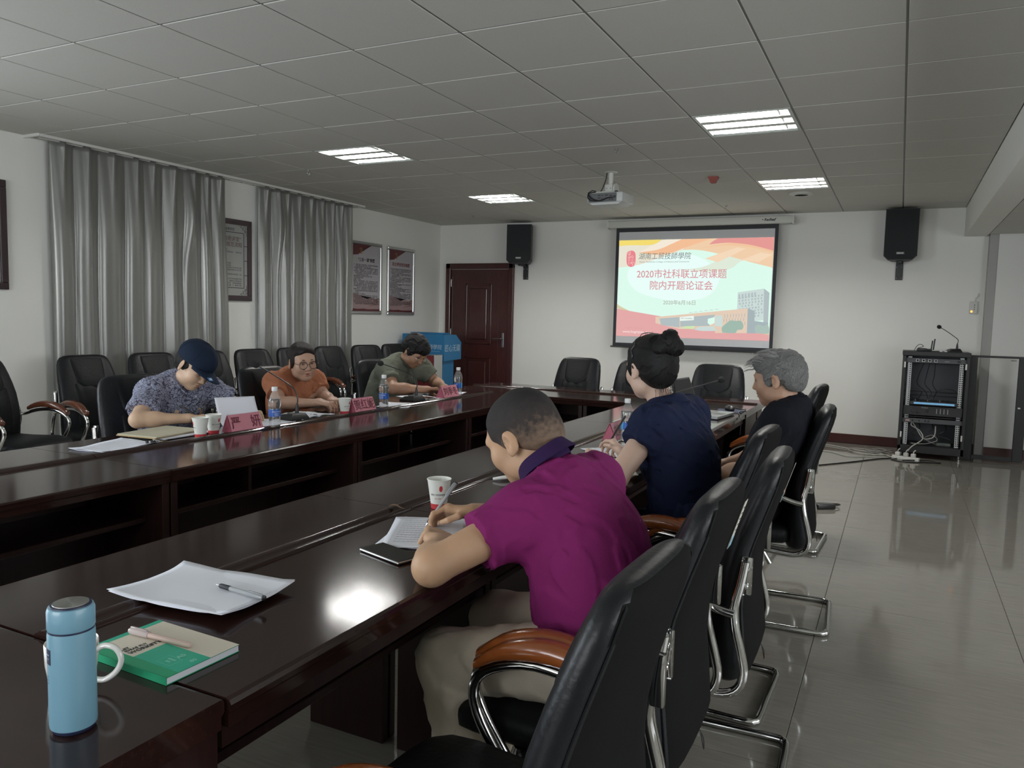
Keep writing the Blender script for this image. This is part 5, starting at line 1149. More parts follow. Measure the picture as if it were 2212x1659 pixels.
# thermos flask
M_th = mat('thermos_blue', (0.17, 0.34, 0.44, 1), 0.38, spec=0.5, coat=0.2); M_navy = mat('navy_rubber', (0.012, 0.018, 0.05, 1), 0.5)
th = thing('thermos_flask', 'light blue thermos flask with steel lid disc on the near table', 'flask', (-1.022, 0.682, Z), -1.6); th.scale = (0.885, 0.885, 0.945)
B().lathe([(0.001, 0.004), (0.030, 0.004), (0.0338, 0.007), (0.0345, 0.012), (0.0345, 0.148), (0.0338, 0.1535), (0.030, 0.1535)], 48).obj('body', M_th, th, True)
B().lathe([(0.001, 0.0), (0.030, 0.0), (0.032, 0.003), (0.032, 0.006)], 40).obj('base_pad', M_navy, th, True)
B().lathe([(0.030, 0.152), (0.0330, 0.1525), (0.0330, 0.1565), (0.030, 0.157)], 48).obj('gasket', M_navy, th, True)
B().lathe([(0.030, 0.1565), (0.0336, 0.1565), (0.0346, 0.1585), (0.0346, 0.184), (0.0325, 0.1895), (0.0305, 0.1905), (0.001, 0.1905)], 48).obj('lid', M_th, th, True)
B().lathe([(0.0300, 0.1905), (0.0295, 0.1925), (0.0270, 0.1930), (0.001, 0.1930)], 48).obj('lid_ring', M_navy, th, True)
m = mat('spun_steel', (0.42, 0.42, 0.40, 1), 0.25, 1.0); b = m.node_tree.nodes['Principled BSDF']; b.inputs['Anisotropic'].default_value = 0.9
tn = m.node_tree.nodes.new('ShaderNodeTangent'); tn.direction_type = 'RADIAL'; tn.axis = 'Z'; m.node_tree.links.new(tn.outputs[0], b.inputs['Tangent'])
B().lathe([(0.0262, 0.1930), (0.0258, 0.1938), (0.001, 0.1942)], 48).obj('lid_disc', m, th, True)
def thband(a0, a1, z0, z1, m, name, r=0.03475):
    n = 10; R1 = [(r * math.cos(a0 + (a1 - a0) * i / n), r * math.sin(a0 + (a1 - a0) * i / n), z0) for i in range(n + 1)]; R2 = [(x, y, z1) for x, y, _ in R1]
    return B().loft([R1, R2], False, False).obj(name, m, th, True)
thband(-0.50, 0.0, 0.108, 0.131, M_navy, 'logo_patch')
tl = mat('thermos_print', (0.30, 0.40, 0.52, 1), 0.5)
thband(-0.40, -0.12, 0.1215, 0.1235, tl, 'print_line', 0.0350); thband(-0.36, -0.12, 0.1165, 0.1175, tl, 'print_line', 0.0350); thband(-0.38, -0.16, 0.1145, 0.1150, tl, 'print_line', 0.0350)
tl2 = mat('thermos_print_dark', (0.10, 0.20, 0.28, 1), 0.5)
for k, z in enumerate((0.088, 0.083, 0.078, 0.071, 0.063, 0.056)): thband(-0.44, -0.44 + (0.22 if k < 3 else 0.08), z, z + 0.0018, tl2, 'print_line', 0.0348)
# white mug
mg_ = thing('white_mug', 'white ceramic mug half hidden behind the blue thermos', 'mug', (-1.132, 0.755, Z), 0.42); mg_.scale = (0.93, 0.93, 0.98)
M_cer = mat('white_ceramic', (0.68, 0.68, 0.64, 1), 0.12, coat=0.4)
B().lathe([(0.001, 0.002), (0.020, 0.0), (0.027, 0.004), (0.036, 0.020), (0.0400, 0.045), (0.0410, 0.077), (0.0400, 0.0785), (0.0385, 0.077), (0.0375, 0.045), (0.033, 0.018), (0.001, 0.010)], 40, caps=False).obj('mug_body', M_cer, mg_, True)
B().tube([(0.039, 0, 0.062), (0.056, 0, 0.072), (0.076, 0, 0.068), (0.085, 0, 0.050), (0.076, 0, 0.030), (0.056, 0, 0.016), (0.036, 0, 0.016)], 0.0048, 9, 5).obj('handle', M_cer, mg_, True)
# laptop, mouse, pad
lp = thing('laptop', 'open laptop before the grey-haired man on the right table run', 'laptop', (-1.05, 4.93, Z), P90 - 0.12)   # local +y -> -x (screen side)
B().box(-0.165, 0.165, -0.115, 0.115, 0.002, 0.020, 0.004, 2).obj('base', mat('laptop_silver', (0.30, 0.31, 0.31, 1), 0.35, 0.6), lp)
kb = B().box(-0.15, 0.15, -0.02, 0.10, 0.0195, 0.0205).obj('keyboard', M_rk2, lp)
b = B()
for r in range(5):
    for c in range(13): b.box(-0.146 + 0.0226 * c, -0.146 + 0.0226 * c + 0.0185, -0.015 + 0.0225 * r, -0.015 + 0.0225 * r + 0.0185, 0.0205, 0.0222)
b.obj('key_cap', mat('key_pale', (0.28, 0.30, 0.28, 1), 0.5), kb)
B().box(-0.05, 0.05, -0.10, -0.035, 0.0198, 0.0203).obj('touchpad', M_rk3, lp)
T = Tm((0, 0.115, 0.018), (-0.38, 0, 0)); B().box(-0.165, 0.165, 0, 0.007, 0, 0.225, 0.003, 2, T).obj('lid', mat('laptop_lid', (0.06, 0.06, 0.065, 1), 0.35), lp)
B().box(-0.155, 0.155, -0.0008, 0.0002, 0.012, 0.215, 0, 1, T).obj('display', M_dark, lp)
t = thing('computer_mouse', 'black mouse on the far right table corner', 'mouse', (-0.99, 5.30, Z + 0.003), 0.5)
B().ico((0, 0, 0.012), 0.03, 3, (1.0, 1.8, 0.75)).obj('body', M_black, t, True); B().box(-0.002, 0.002, 0.02, 0.035, 0.028, 0.034, 0.001).obj('wheel', M_rk3, t)
t = thing('mouse_pad', 'dark blue mouse pad under the black mouse', 'mouse pad', (-0.985, 5.29, Z), 0.1)
B().box(-0.085, 0.085, -0.10, 0.10, 0, 0.0025, 0.001).obj('pad', mat('pad_blue', (0.02, 0.03, 0.07, 1), 0.7), t)
tag(B().tube([(-0.98, 5.35, Z + 0.02), (-0.93, 5.40, Z + 0.004), (-0.905, 5.42, Z + 0.006), (-0.90, 5.30, Z + 0.004), (-0.91, 5.18, Z + 0.006), (-0.878, 5.10, Z - 0.02), (-0.872, 5.05, Z - 0.12)], 0.003, 7, 6).obj('mouse_cable', M_black, None, True), 'black cable hanging over the table edge by the mouse', 'cable')
t = thing('wallet', 'red-brown wallet lying beside the bottle of the woman in navy', 'wallet', (-1.06, 3.66, Z), 0.3)
B().box(-0.05, 0.05, -0.08, 0.08, 0, 0.006, 0.002, 2).obj('lower_cover', M_arm, t); B().box(-0.05, 0.05, -0.08, 0.08, 0.010, 0.016, 0.002, 2).obj('upper_cover', mat('wallet_red', (0.22, 0.05, 0.03, 1), 0.4), t); B().box(-0.045, 0.045, -0.075, 0.075, 0.006, 0.010).obj('filling', M_paper, t)
tag(B().tube([(-1.295, 2.48, Z + 0.006), (-1.26, 2.50, Z + 0.012), (-1.22, 2.56, Z + 0.010), (-1.17, 2.62, Z + 0.004), (-1.14, 2.68, Z + 0.006)], [0.005, 0.007, 0.006, 0.006, 0.005], 8, 6).obj('white_strap', M_white, None, True), 'white curved strap lying at the molding before the chin of the man in purple', 'strap')
t = thing('dried_leaf', 'small brown scrap caught on the molding by the paper cup', 'scrap', (-1.335, 1.93, Z + 0.012), 0.5)
B().grid(6, 3, lambda u, v: ((u - 0.5) * 0.05, (v - 0.5) * 0.018 * math.sin(PI * min(max(u, 0.08), 0.94)), 0.006 * math.sin(5 * u) + 0.003)).obj('blade', mat('brown_scrap', (0.20, 0.10, 0.045, 1), 0.6), t)
# ================================================================== ORGANIC SURFACES: smooth-blended solids meshed into one continuous skin
def rotm(rot):
    return np.array(Euler(rot).to_matrix())
class Body:
    """list of blended solids; every solid: (eval(points)->distance, bbox min, bbox max, k, op)"""
    def __init__(s, frame=None): s.p = []; s.F = frame or Matrix.Identity(4); s.disp = None
    def _w(s, c): v = s.F @ Vector(c); return np.array(v, dtype=np.float64)
    def cap(s, a, b, ra, rb=None, k=0.02, op='+', sq=None):
        """tapered capsule; sq=(axis vector, factor): flattens the section along an axis"""
        rb = ra if rb is None else rb; A, Bp = s._w(a), s._w(b); R = max(ra, rb); d = Bp - A; L2 = max(d @ d, 1e-12)
        if sq is None:
            def ev(P):
                q = P - A; t = np.clip(q @ d / L2, 0, 1); return np.linalg.norm(q - t[:, None] * d, axis=1) - (ra + (rb - ra) * t)
        else:
            ax = np.array((s.F.to_3x3() @ Vector(sq[0])).normalized()); f = sq[1]
            def ev(P):
                q = P - A; t = np.clip(q @ d / L2, 0, 1); w = q - t[:, None] * d; c = w @ ax
                w2 = w + (c * (1 / f - 1))[:, None] * ax; return (np.linalg.norm(w2, axis=1) - (ra + (rb - ra) * t)) * min(1, f) ** 0.5
        s.p.append((ev, np.minimum(A, Bp) - R, np.maximum(A, Bp) + R, k, op)); return s
    def ell(s, c, r, rot=(0, 0, 0), k=0.02, op='+'):
        C = s._w(c); M = np.array(s.F.to_3x3()) @ rotm(rot); r = np.array(r, float); R = float(r.max())
        def ev(P):
            q = (P - C) @ M; k0 = np.linalg.norm(q / r, axis=1); k1 = np.linalg.norm(q / (r * r), axis=1)
            return k0 * (k0 - 1.0) / np.maximum(k1, 1e-9)
        s.p.append((ev, C - R, C + R, k, op)); return s
    def box(s, c, h, rr=0.01, rot=(0, 0, 0), k=0.02, op='+'):
        C = s._w(c); M = np.array(s.F.to_3x3()) @ rotm(rot); h = np.array(h, float); R = float(np.linalg.norm(h))
        def ev(P):
            q = np.abs((P - C) @ M) - (h - rr); return np.linalg.norm(np.maximum(q, 0), axis=1) + np.minimum(q.max(axis=1), 0) - rr
        s.p.append((ev, C - R, C + R, k, op)); return s
    def plane(s, c, n, k=0.004):
        """cut away everything on the side the normal points to"""
        C = s._w(c); N = np.array((s.F.to_3x3() @ Vector(n)).normalized())
        s.p.append((lambda P: -((P - C) @ N), None, None, k, '-')); return s
    def mesh(s, h, lo=None, hi=None, region=None):
        ps = [q for q in s.p if q[4] == '+']
        L = np.min([q[1] for q in ps], axis=0) - 3 * h; H = np.max([q[2] for q in ps], axis=0) + 3 * h
        if lo is not None: L = np.maximum(L, lo); H = np.minimum(H, hi)
        n = np.ceil((H - L) / h).astype(int) + 1
        D = np.full(n, 0.08, dtype=np.float32)
        ax = [L[i] + h * np.arange(n[i]) for i in range(3)]
        for ev, a, b, k, op in s.p:
            if a is None: i0 = np.zeros(3, int); i1 = n.copy()
            else:
                m = max(k, 0.0) + 0.015
                i0 = np.clip(np.floor((a - m - L) / h).astype(int), 0, n); i1 = np.clip(np.ceil((b + m - L) / h).astype(int) + 1, 0, n)
            if (i1 <= i0).any(): continue
            X = np.stack(np.meshgrid(*[ax[j][i0[j]:i1[j]] for j in range(3)], indexing='ij'), -1); sh = X.shape[:3]
            d = ev(X.reshape(-1, 3)).reshape(sh).astype(np.float32)
            S_ = D[i0[0]:i1[0], i0[1]:i1[1], i0[2]:i1[2]]
            k = max(k, 1e-5)
            if op == '+':
                q = np.clip(0.5 + 0.5 * (S_ - d) / k, 0, 1); S_[...] = S_ * (1 - q) + d * q - k * q * (1 - q)
            else:
                q = np.clip(0.5 - 0.5 * (S_ + d) / k, 0, 1); S_[...] = S_ * (1 - q) + (-d) * q + k * q * (1 - q)
        if s.disp is not None:
            m = np.abs(D) < 0.02
            idx = np.argwhere(m); P = L + idx * h; D[m] += s.disp(P).astype(np.float32)
        return surfnet(D, L, h, region)
def surfnet(D, L, h, region=None):
    ins = D < 0
    c = [ins[i:ins.shape[0] - 1 + i, j:ins.shape[1] - 1 + j, k:ins.shape[2] - 1 + k] for i in (0, 1) for j in (0, 1) for k in (0, 1)]
    cnt = sum(x.astype(np.int8) for x in c); act = (cnt > 0) & (cnt < 8)
    idx = np.argwhere(act); num = -np.ones(act.shape, dtype=np.int64); num[act] = np.arange(len(idx))
    acc = np.zeros((len(idx), 3)); w = np.zeros(len(idx))
    off = np.array([(i, j, k) for i in (0, 1) for j in (0, 1) for k in (0, 1)])
    val = np.stack([D[idx[:, 0] + o[0], idx[:, 1] + o[1], idx[:, 2] + o[2]] for o in off], 1)
    for a in range(8):
        for b in range(a + 1, 8):
            if np.abs(off[a] - off[b]).sum() != 1: continue
            va, vb = val[:, a], val[:, b]; m = (va < 0) != (vb < 0)
            t = np.where(m, va / np.where(m, va - vb, 1), 0)
            acc += m[:, None] * (off[a] + t[:, None] * (off[b] - off[a])); w += m
    V = L + (idx + acc / np.maximum(w, 1)[:, None]) * h
    F = []
    for a in range(3):
        b, c_ = (a + 1) % 3, (a + 2) % 3
        s0 = [slice(None)] * 3; s1 = [slice(None)] * 3; s0[a] = slice(0, -1); s1[a] = slice(1, None)
        e = ins[tuple(s0)] != ins[tuple(s1)]; fl = ins[tuple(s0)]
        E = np.argwhere(e)
        E = E[(E[:, b] > 0) & (E[:, c_] > 0) & (E[:, b] < D.shape[b] - 1) & (E[:, c_] < D.shape[c_] - 1)]
        def cell(db, dc):
            q = E.copy(); q[:, b] += db; q[:, c_] += dc; return num[q[:, 0], q[:, 1], q[:, 2]]
        quad = np.stack([cell(-1, -1), cell(0, -1), cell(0, 0), cell(-1, 0)], 1)
        f = fl[E[:, 0], E[:, 1], E[:, 2]]; quad[~f] = quad[~f][:, ::-1]
        F.append(quad)
    F = np.concatenate(F); F = F[(F >= 0).all(1)]
    if region is not None:
        C = V[F].mean(1); F = F[region(C)]
    used = np.unique(F); mp = -np.ones(len(V), dtype=np.int64); mp[used] = np.arange(len(used))
    return V[used], mp[F]
def skin_object(name, parts, m, parent=None):
    """parts: list of (V, F) joined into one mesh; parent is placed at the origin of the world coordinates used"""
    n = 0; VV, FF = [], []
    for V, F in parts: VV.append(V); FF.append(F + n); n += len(V)
    V = np.concatenate(VV); F = np.concatenate(FF)
    me = bpy.data.meshes.new(name); me.vertices.add(len(V)); me.loops.add(len(F) * 4); me.polygons.add(len(F))
    me.vertices.foreach_set('co', V.astype(np.float32).ravel()); me.loops.foreach_set('vertex_index', F.astype(np.int32).ravel())
    me.polygons.foreach_set('loop_start', np.arange(0, len(F) * 4, 4, dtype=np.int32)); me.polygons.foreach_set('loop_total', np.full(len(F), 4, dtype=np.int32))
    me.polygons.foreach_set('use_smooth', np.ones(len(F), dtype=bool)); me.update(calc_edges=True); me.validate()
    for k in (m if isinstance(m, (list, tuple)) else [m]): me.materials.append(k)
    o = bpy.data.objects.new(name, me); COL.objects.link(o)
    if parent is not None: o.parent = parent; o.matrix_parent_inverse = parent.matrix_world.inverted()
    return o
def frame(origin, fwd, up=(0, 0, 1)):
    """local +y = fwd, +z = up (orthogonalised), +x = right-hand side of someone facing fwd"""
    y = Vector(fwd).normalized(); z = Vector(up); z = (z - y * z.dot(y)).normalized(); x = y.cross(z)
    return Matrix(((x.x, y.x, z.x, origin[0]), (x.y, y.y, z.y, origin[1]), (x.z, y.z, z.z, origin[2]), (0, 0, 0, 1)))
def fr_sub(F, loc=(0, 0, 0), rot=(0, 0, 0)): return F @ Tm(loc, rot)

def add_head(b, F, jaw=1.0, female=False, ears=True, mouth_open=0.0):
    """face towards local +y; centre between the ears at the origin"""
    s = Body(F); s.p = b.p
    s.ell((0, -0.018, 0.035), (0.074, 0.094, 0.086), k=0.02)
    s.ell((0, 0.028, 0.015), (0.066, 0.068, 0.075), k=0.02)
    s.ell((0, 0.035, -0.045), (0.058 * jaw, 0.058, 0.066), k=0.025)
    s.ell((0, 0.055, -0.090), (0.028 * jaw, 0.030, 0.024), k=0.025)
    for x in (-1, 1):
        s.ell((0.036 * x, 0.062, -0.028), (0.026, 0.026, 0.028), k=0.025)
        s.ell((0.045 * x * jaw, 0.010, -0.070), (0.018, 0.035, 0.022), k=0.03)
    s.cap((-0.036, 0.080, 0.020), (0.036, 0.080, 0.020), 0.011, k=0.02)
    for x in (-1, 1): s.ell((0.030 * x, 0.094, 0.003), (0.017, 0.013, 0.011), k=0.012, op='-')
    for x in (-1, 1):
        s.ell((0.030 * x, 0.076, 0.004), (0.014, 0.012, 0.010), k=0.004)           # closed upper lid volume
    s.cap((0, 0.090, 0.008), (0, 0.106, -0.028), 0.0065, 0.0100, k=0.012)
    for x in (-1, 1): s.ell((0.0105 * x, 0.098, -0.032), (0.0075, 0.009, 0.007), k=0.006)
    s.ell((0, 0.089, -0.055), (0.022, 0.010, 0.0065), k=0.006); s.ell((0, 0.087, -0.067), (0.019, 0.010, 0.0070), k=0.006)
    s.ell((0, 0.098, -0.0610), (0.020, 0.008, 0.0012 + mouth_open), k=0.003, op='-')
    if ears:
        for x in (-1, 1):
            s.ell((0.079 * x, -0.008, -0.004), (0.007, 0.018, 0.031), rot=(-0.15, 0.0, -0.45 * x), k=0.008)
            s.ell((0.083 * x, -0.004, -0.028), (0.006, 0.010, 0.012), rot=(0, 0, -0.3 * x), k=0.006)
            s.ell((0.088 * x, 0.000, 0.000), (0.006, 0.009, 0.018), rot=(-0.15, 0, -0.45 * x), k=0.004, op='-')
def add_hand(b, F, side=1, curl=(0.5, 0.55, 0.6, 0.65), thumb=(0.5, 0.35), sc=1.0, spread=0.06, tip=None):
    """wrist at the origin, fingers along +y, back of the hand +z; side=+1: thumb on the -x side (right hand palm down), -1: thumb on +x"""
    s = Body(F @ Matrix.Scale(sc, 4)); s.p = b.p
    def S(v): return v * sc
    s.box((0, 0.050, -0.002), (S(0.037), S(0.044), S(0.0125)), S(0.0120), k=0.014)
    s.ell((0, 0.006, 0), (S(0.027), S(0.030), S(0.019)), k=0.02)
    s.ell((-0.020 * side, 0.030, -0.010), (S(0.018), S(0.028), S(0.014)), k=0.012)
    lens = ((0.042, 0.025, 0.020), (0.046, 0.029, 0.021), (0.042, 0.027, 0.021), (0.033, 0.020, 0.018))
    for i in range(4):
        x0 = (-0.028 + 0.0185 * i) * side; y0 = 0.088 - 0.003 * abs(i - 1.2) ** 1.5
        a = curl[i]; p = Vector((x0, y0, 0.002)); s.ell((p.x, p.y - 0.004, 0.004), (S(0.0095), S(0.011), S(0.0095)), k=0.008)
        dx = spread * (i - 1.5) * side; ang = 0.0
        rad = (0.0088, 0.0082, 0.0072, 0.0062)
        for j in range(3):
            ang += a * (0.9, 1.25, 0.8)[j]; d = Vector((math.sin(dx), math.cos(ang), -math.sin(ang))).normalized(); q = p + d * lens[i][j] * (1.0)
            s.cap(tuple(p), tuple(q), S(rad[j] * (0.92 if i == 3 else 1)), S(rad[j + 1] * (0.92 if i == 3 else 1)), k=0.003); p = q
    p = Vector((-0.024 * side, 0.022, -0.008)); d1 = Vector((-0.62 * side, 0.70, -thumb[0])).normalized(); q = p + d1 * 0.040
    s.cap(tuple(p), tuple(q), S(0.0125), S(0.0100), k=0.010)
    d2 = Vector((-0.25 * side + 0.5 * thumb[1] * side, 0.85, -thumb[0] * 0.8)).normalized(); r = q + d2 * 0.030; s.cap(tuple(q), tuple(r), S(0.0098), S(0.0088), k=0.004)
    d3 = Vector((0.8 * thumb[1] * side, 0.9, -thumb[0] * 0.4)).normalized(); s.cap(tuple(r), tuple(r + d3 * 0.022), S(0.0088), S(0.0070), k=0.004)
def wrinkle(scale, amp, dirv=(0.3, 0.5, 1.0), seedv=0):
    rr = np.random.RandomState(seedv); ph = rr.rand(12) * 6.28; ks = rr.randn(12, 3) * scale
    def f(P):
        v = np.zeros(len(P))
        for i in range(6):
            w = np.sin(P @ ks[i + 6] * 0.5 + ph[i + 6]) * 1.5
            v += np.sin(P @ ks[i] + w + ph[i])
        r = 1.0 - np.minimum(1.0, np.abs(v / 2.2)); return -amp * (r ** 3) + amp * 0.5 * np.tanh(v)
    return f
def cloth_mat(name, col, scale=900, strength=0.15, rough=0.85, fold=None):
    return mat(name, col, rough, bump=(scale, strength), spec=0.15)
def glow(o): return o
# ================================================================== PEOPLE
SKIN = {}
def skin(name, col, rough=0.5): return mat(name, col, rough, sss=0.12, spec=0.4, bump=(220, 0.05), var=(9, 0.06))
def V3(p): return Vector(p)
def capcut(b, a, c, ra, rc, k=0.02, sq=None):
    """tapered sleeve or trouser leg with a flat open-looking end at c"""
    A, Cc = b._w(a), b._w(c); d = Cc - A; L = float(np.linalg.norm(d)); dn = d / L; R = max(ra, rc); E_ = Cc + dn * 0.05
    def ev(P):
        q = P - A; s = q @ dn; t = np.clip(s, 0, L + 0.05); w = q - t[:, None] * dn
        r = ra + (rc - ra) * np.clip(s / L, 0, 1); return np.maximum(np.linalg.norm(w, axis=1) - r, s - L)
    b.p.append((ev, np.minimum(A, Cc) - R, np.maximum(A, Cc) + R, k, '+'))
def lerp(a, b, t): return tuple(Vector(a).lerp(Vector(b), t))
def person(label, J, headF, hands, skinm, shirtm, pants, shoem, res=0.0075, fine=0.003, female=False, build=1.0, jaw=1.0, sleeve=0.5, arm=1.0, shirt_wr=(40, 0.0035), mouth=0.0, belly=0.0, seedv=1, legs=True, hem=None, sl_extra=0.014):
    """J: pelvis, chest, C7, Lsh, Rsh, Lelb, Relb, Lwr, Rwr, Lknee, Rknee, Lank, Rank (world metres). Returns the root."""
    root = thing('person', label, 'person', (J['pelvis'][0], J['pelvis'][1], 0)); bpy.context.view_layer.update()
    pel, ch, c7 = V3(J['pelvis']), V3(J['chest']), V3(J['C7'])
    lat = (V3(J['Rsh']) - V3(J['Lsh'])).normalized(); up = (c7 - pel).normalized(); fwd = up.cross(lat).normalized()
    if fwd.dot(V3(J['Lknee']) - pel) < 0: fwd = -fwd
    def torso(b, inf=0.0):
        bw = build
        b.cap(pel, pel.lerp(ch, 0.5), (0.150 * bw + inf), (0.140 * bw + inf + belly * 0.5), 0.04, sq=(b.F.to_3x3().inverted() @ fwd, 0.74))
        b.cap(pel.lerp(ch, 0.45), ch, (0.142 * bw + inf), (0.158 * bw + inf), 0.05, sq=(b.F.to_3x3().inverted() @ fwd, 0.66))
        b.cap(ch, c7 - up * 0.10, (0.156 * bw + inf), (0.120 * bw + inf), 0.06, sq=(b.F.to_3x3().inverted() @ fwd, 0.62))
        if belly: b.ell(tuple(pel.lerp(ch, 0.42) + fwd * 0.05), (0.12, 0.12, 0.12), k=0.06)
        for s_ in ('L', 'R'):
            sh = V3(J[s_ + 'sh']); b.cap(c7 - up * 0.035, sh, 0.045 + inf * 0.6, 0.050 * build + inf, 0.055)
            b.cap(sh, ch.lerp(sh, 0.35), 0.055 * build + inf, 0.07 * build + inf, 0.05)
        if female:
            for s_ in (-1, 1): b.ell(tuple(ch + fwd * 0.085 + lat * 0.065 * s_ + up * 0.005), (0.055, 0.052, 0.055), k=0.04)
    # --- skin body
    b = Body(); torso(b, -0.012)
    hc = headF.translation; hup = headF.to_3x3() @ Vector((0, 0, 1)); hf = headF.to_3x3() @ Vector((0, 1, 0))
    b.cap(c7 - up * 0.03 + fwd * 0.02, hc - hup * 0.045 - hf * 0.012, 0.060 * (0.86 if female else 1), 0.052 * (0.86 if female else 1), 0.035)
    a = arm
    for s_ in ('L', 'R'):
        sh, el, wr = J[s_ + 'sh'], J[s_ + 'elb'], J[s_ + 'wr']
        b.cap(sh, el, 0.050 * a, 0.040 * a, 0.03); b.cap(el, lerp(el, wr, 0.35), 0.0405 * a, 0.041 * a, 0.02); b.cap(lerp(el, wr, 0.3), wr, 0.0405 * a, 0.0255 * a, 0.02, sq=((0, 0, 1), 0.9))
        if legs:
            hip = tuple(pel + lat * (0.09 if s_ == 'R' else -0.09)); b.cap(hip, J[s_ + 'knee'], 0.075, 0.052, 0.03); b.cap(J[s_ + 'knee'], J[s_ + 'ank'], 0.050, 0.036, 0.02)
    base = list(b.p); zones = []
    hb = Body(); hb.p = b.p; add_head(hb, headF, jaw, female, mouth_open=mouth)
    zones.append((np.array(hc) - 0.135, np.array(hc) + 0.135))
    for (HF, side, curl, thumb, sc) in hands:
        add_hand(b, HF, side, curl, thumb, sc); c = np.array((HF @ Vector((0, 0.075 * sc, 0)))); zones.append((c - 0.115, c + 0.115))
    def outside(C):
        m = np.ones(len(C), bool)
        for lo, hi in zones: m &= ~((C > lo + 0.012) & (C < hi - 0.012)).all(1)
        return m
    parts = [b.mesh(res, region=outside)]
    done = []
    for lo, hi in zones:
        def reg(C, done=tuple(done), lo=lo, hi=hi):
            m = ((C > lo + 0.004) & (C < hi - 0.004)).all(1)
            for l2, h2 in done: m &= ~((C > l2 + 0.008) & (C < h2 - 0.008)).all(1)
            return m
        parts.append(b.mesh(fine, lo, hi, reg)); done.append((lo, hi))
    skin_object('body', parts, skinm, root)
    # --- shirt
    if shirtm is not None:
        b = Body(); torso(b, sl_extra)
        for s_ in ('L', 'R'):
            sh, el = J[s_ + 'sh'], J[s_ + 'elb']; capcut(b, sh, lerp(sh, el, sleeve), 0.062 * build * (0.9 + 0.1 * a) + sl_extra * 0.5, 0.056 * a + sl_extra, 0.035)
        if hem: b.plane(hem[0], hem[1])
        b.disp = wrinkle(shirt_wr[0], shirt_wr[1], seedv=seedv)
        skin_object('shirt', [b.mesh(0.006)], shirtm, root)
    if pants is not None and legs:
        b = Body(); b.cap(pel + lat * 0.07, pel - lat * 0.07, 0.125, 0.125, 0.03)
        for s_ in ('L', 'R'):
            hip = tuple(pel + lat * (0.085 if s_ == 'R' else -0.085)); b.cap(hip, J[s_ + 'knee'], 0.096, 0.074, 0.04); capcut(b, J[s_ + 'knee'], J[s_ + 'ank'], 0.074, 0.062, 0.03)
        b.disp = wrinkle(34, 0.004, seedv=seedv + 3)
        skin_object('trousers', [b.mesh(0.008)], pants, root)
    if legs:
        for s_ in ('L', 'R'):
            ank = V3(J[s_ + 'ank']); kd = (V3(J[s_ + 'knee']) - pel); kd.z = 0; kd.normalize()
            F = frame((ank.x, ank.y, 0), kd); b = Body(F); b.ell((0, 0.015, 0.045), (0.040, 0.075, 0.043), k=0.02); b.ell((0, 0.10, 0.032), (0.044, 0.085, 0.030), k=0.03); b.plane((0, 0, 0.003), (0, 0, -1))
            skin_object('shoe', [b.mesh(0.006)], shoem, root)
    return root
def hair_obj(root, b, m, h=0.0035, name='hair', wr=None):
    if wr: b.disp = wrinkle(wr[0], wr[1], seedv=5)
    return skin_object(name, [b.mesh(h)], m, root)
def hair_mat(name, col, rough=0.45, scale=(60, 60, 8), amt=0.35, col2=None):
    m = mat(name, col, rough, spec=0.22, bump=(14, 0.5, 4, scale), var=(10, amt, scale)); return m
def small(root, name, F, c, r, m, rot=(0, 0, 0), sub=2):
    T = F @ Tm(c, rot); o = B().ico((0, 0, 0), 1.0, sub, r, T).obj(name, m, None, True); o.parent = root; o.matrix_parent_inverse = root.matrix_world.inverted(); return o
def reparent(o, root): o.parent = root; o.matrix_parent_inverse = root.matrix_world.inverted(); return o
def face_details(root, F, lipm, browm, eyes=True, w=1.0, lid=None):
    for x in (-1, 1):
        reparent(B().tube([F @ Vector(p) for p in ((0.014 * x, 0.0935, 0.0245), (0.028 * x, 0.0935, 0.029), (0.046 * x, 0.082, 0.0235))], [0.0022, 0.0030, 0.0015], 6, 4).obj('eyebrow', browm, None, True), root)
        if eyes:
            small(root, 'eye', F, (0.030 * x, 0.0805, 0.0020), (0.0105, 0.0085, 0.0050), mat('eye_white', (0.5, 0.47, 0.44, 1), 0.2)); small(root, 'iris', F, (0.030 * x, 0.0870, 0.0022), (0.0048, 0.0026, 0.0046), mat('iris_dark', (0.02, 0.012, 0.01, 1), 0.1))
        reparent(B().tube([F @ Vector(p) for p in ((0.019 * x, 0.0885, 0.0035), (0.030 * x, 0.0905, 0.0075), (0.042 * x, 0.0840, 0.0040))], 0.0013, 6, 4).obj('eyelash', browm, None, True), root)
    small(root, 'lip', F, (0, 0.0905, -0.0560), (0.0205, 0.0092, 0.0044), lipm); small(root, 'lip', F, (0, 0.0890, -0.0668), (0.0175, 0.0092, 0.0050), lipm)
M_hairb = hair_mat('black_hair', (0.008, 0.0075, 0.0075, 1), 0.5)
M_brow = mat('brow_hair', (0.02, 0.015, 0.013, 1), 0.7)
M_shoe = mat('black_shoe', (0.02, 0.02, 0.02, 1), 0.35)
M_lip = mat('lip_rose', (0.36, 0.12, 0.10, 1), 0.4)
KZ = 0.50
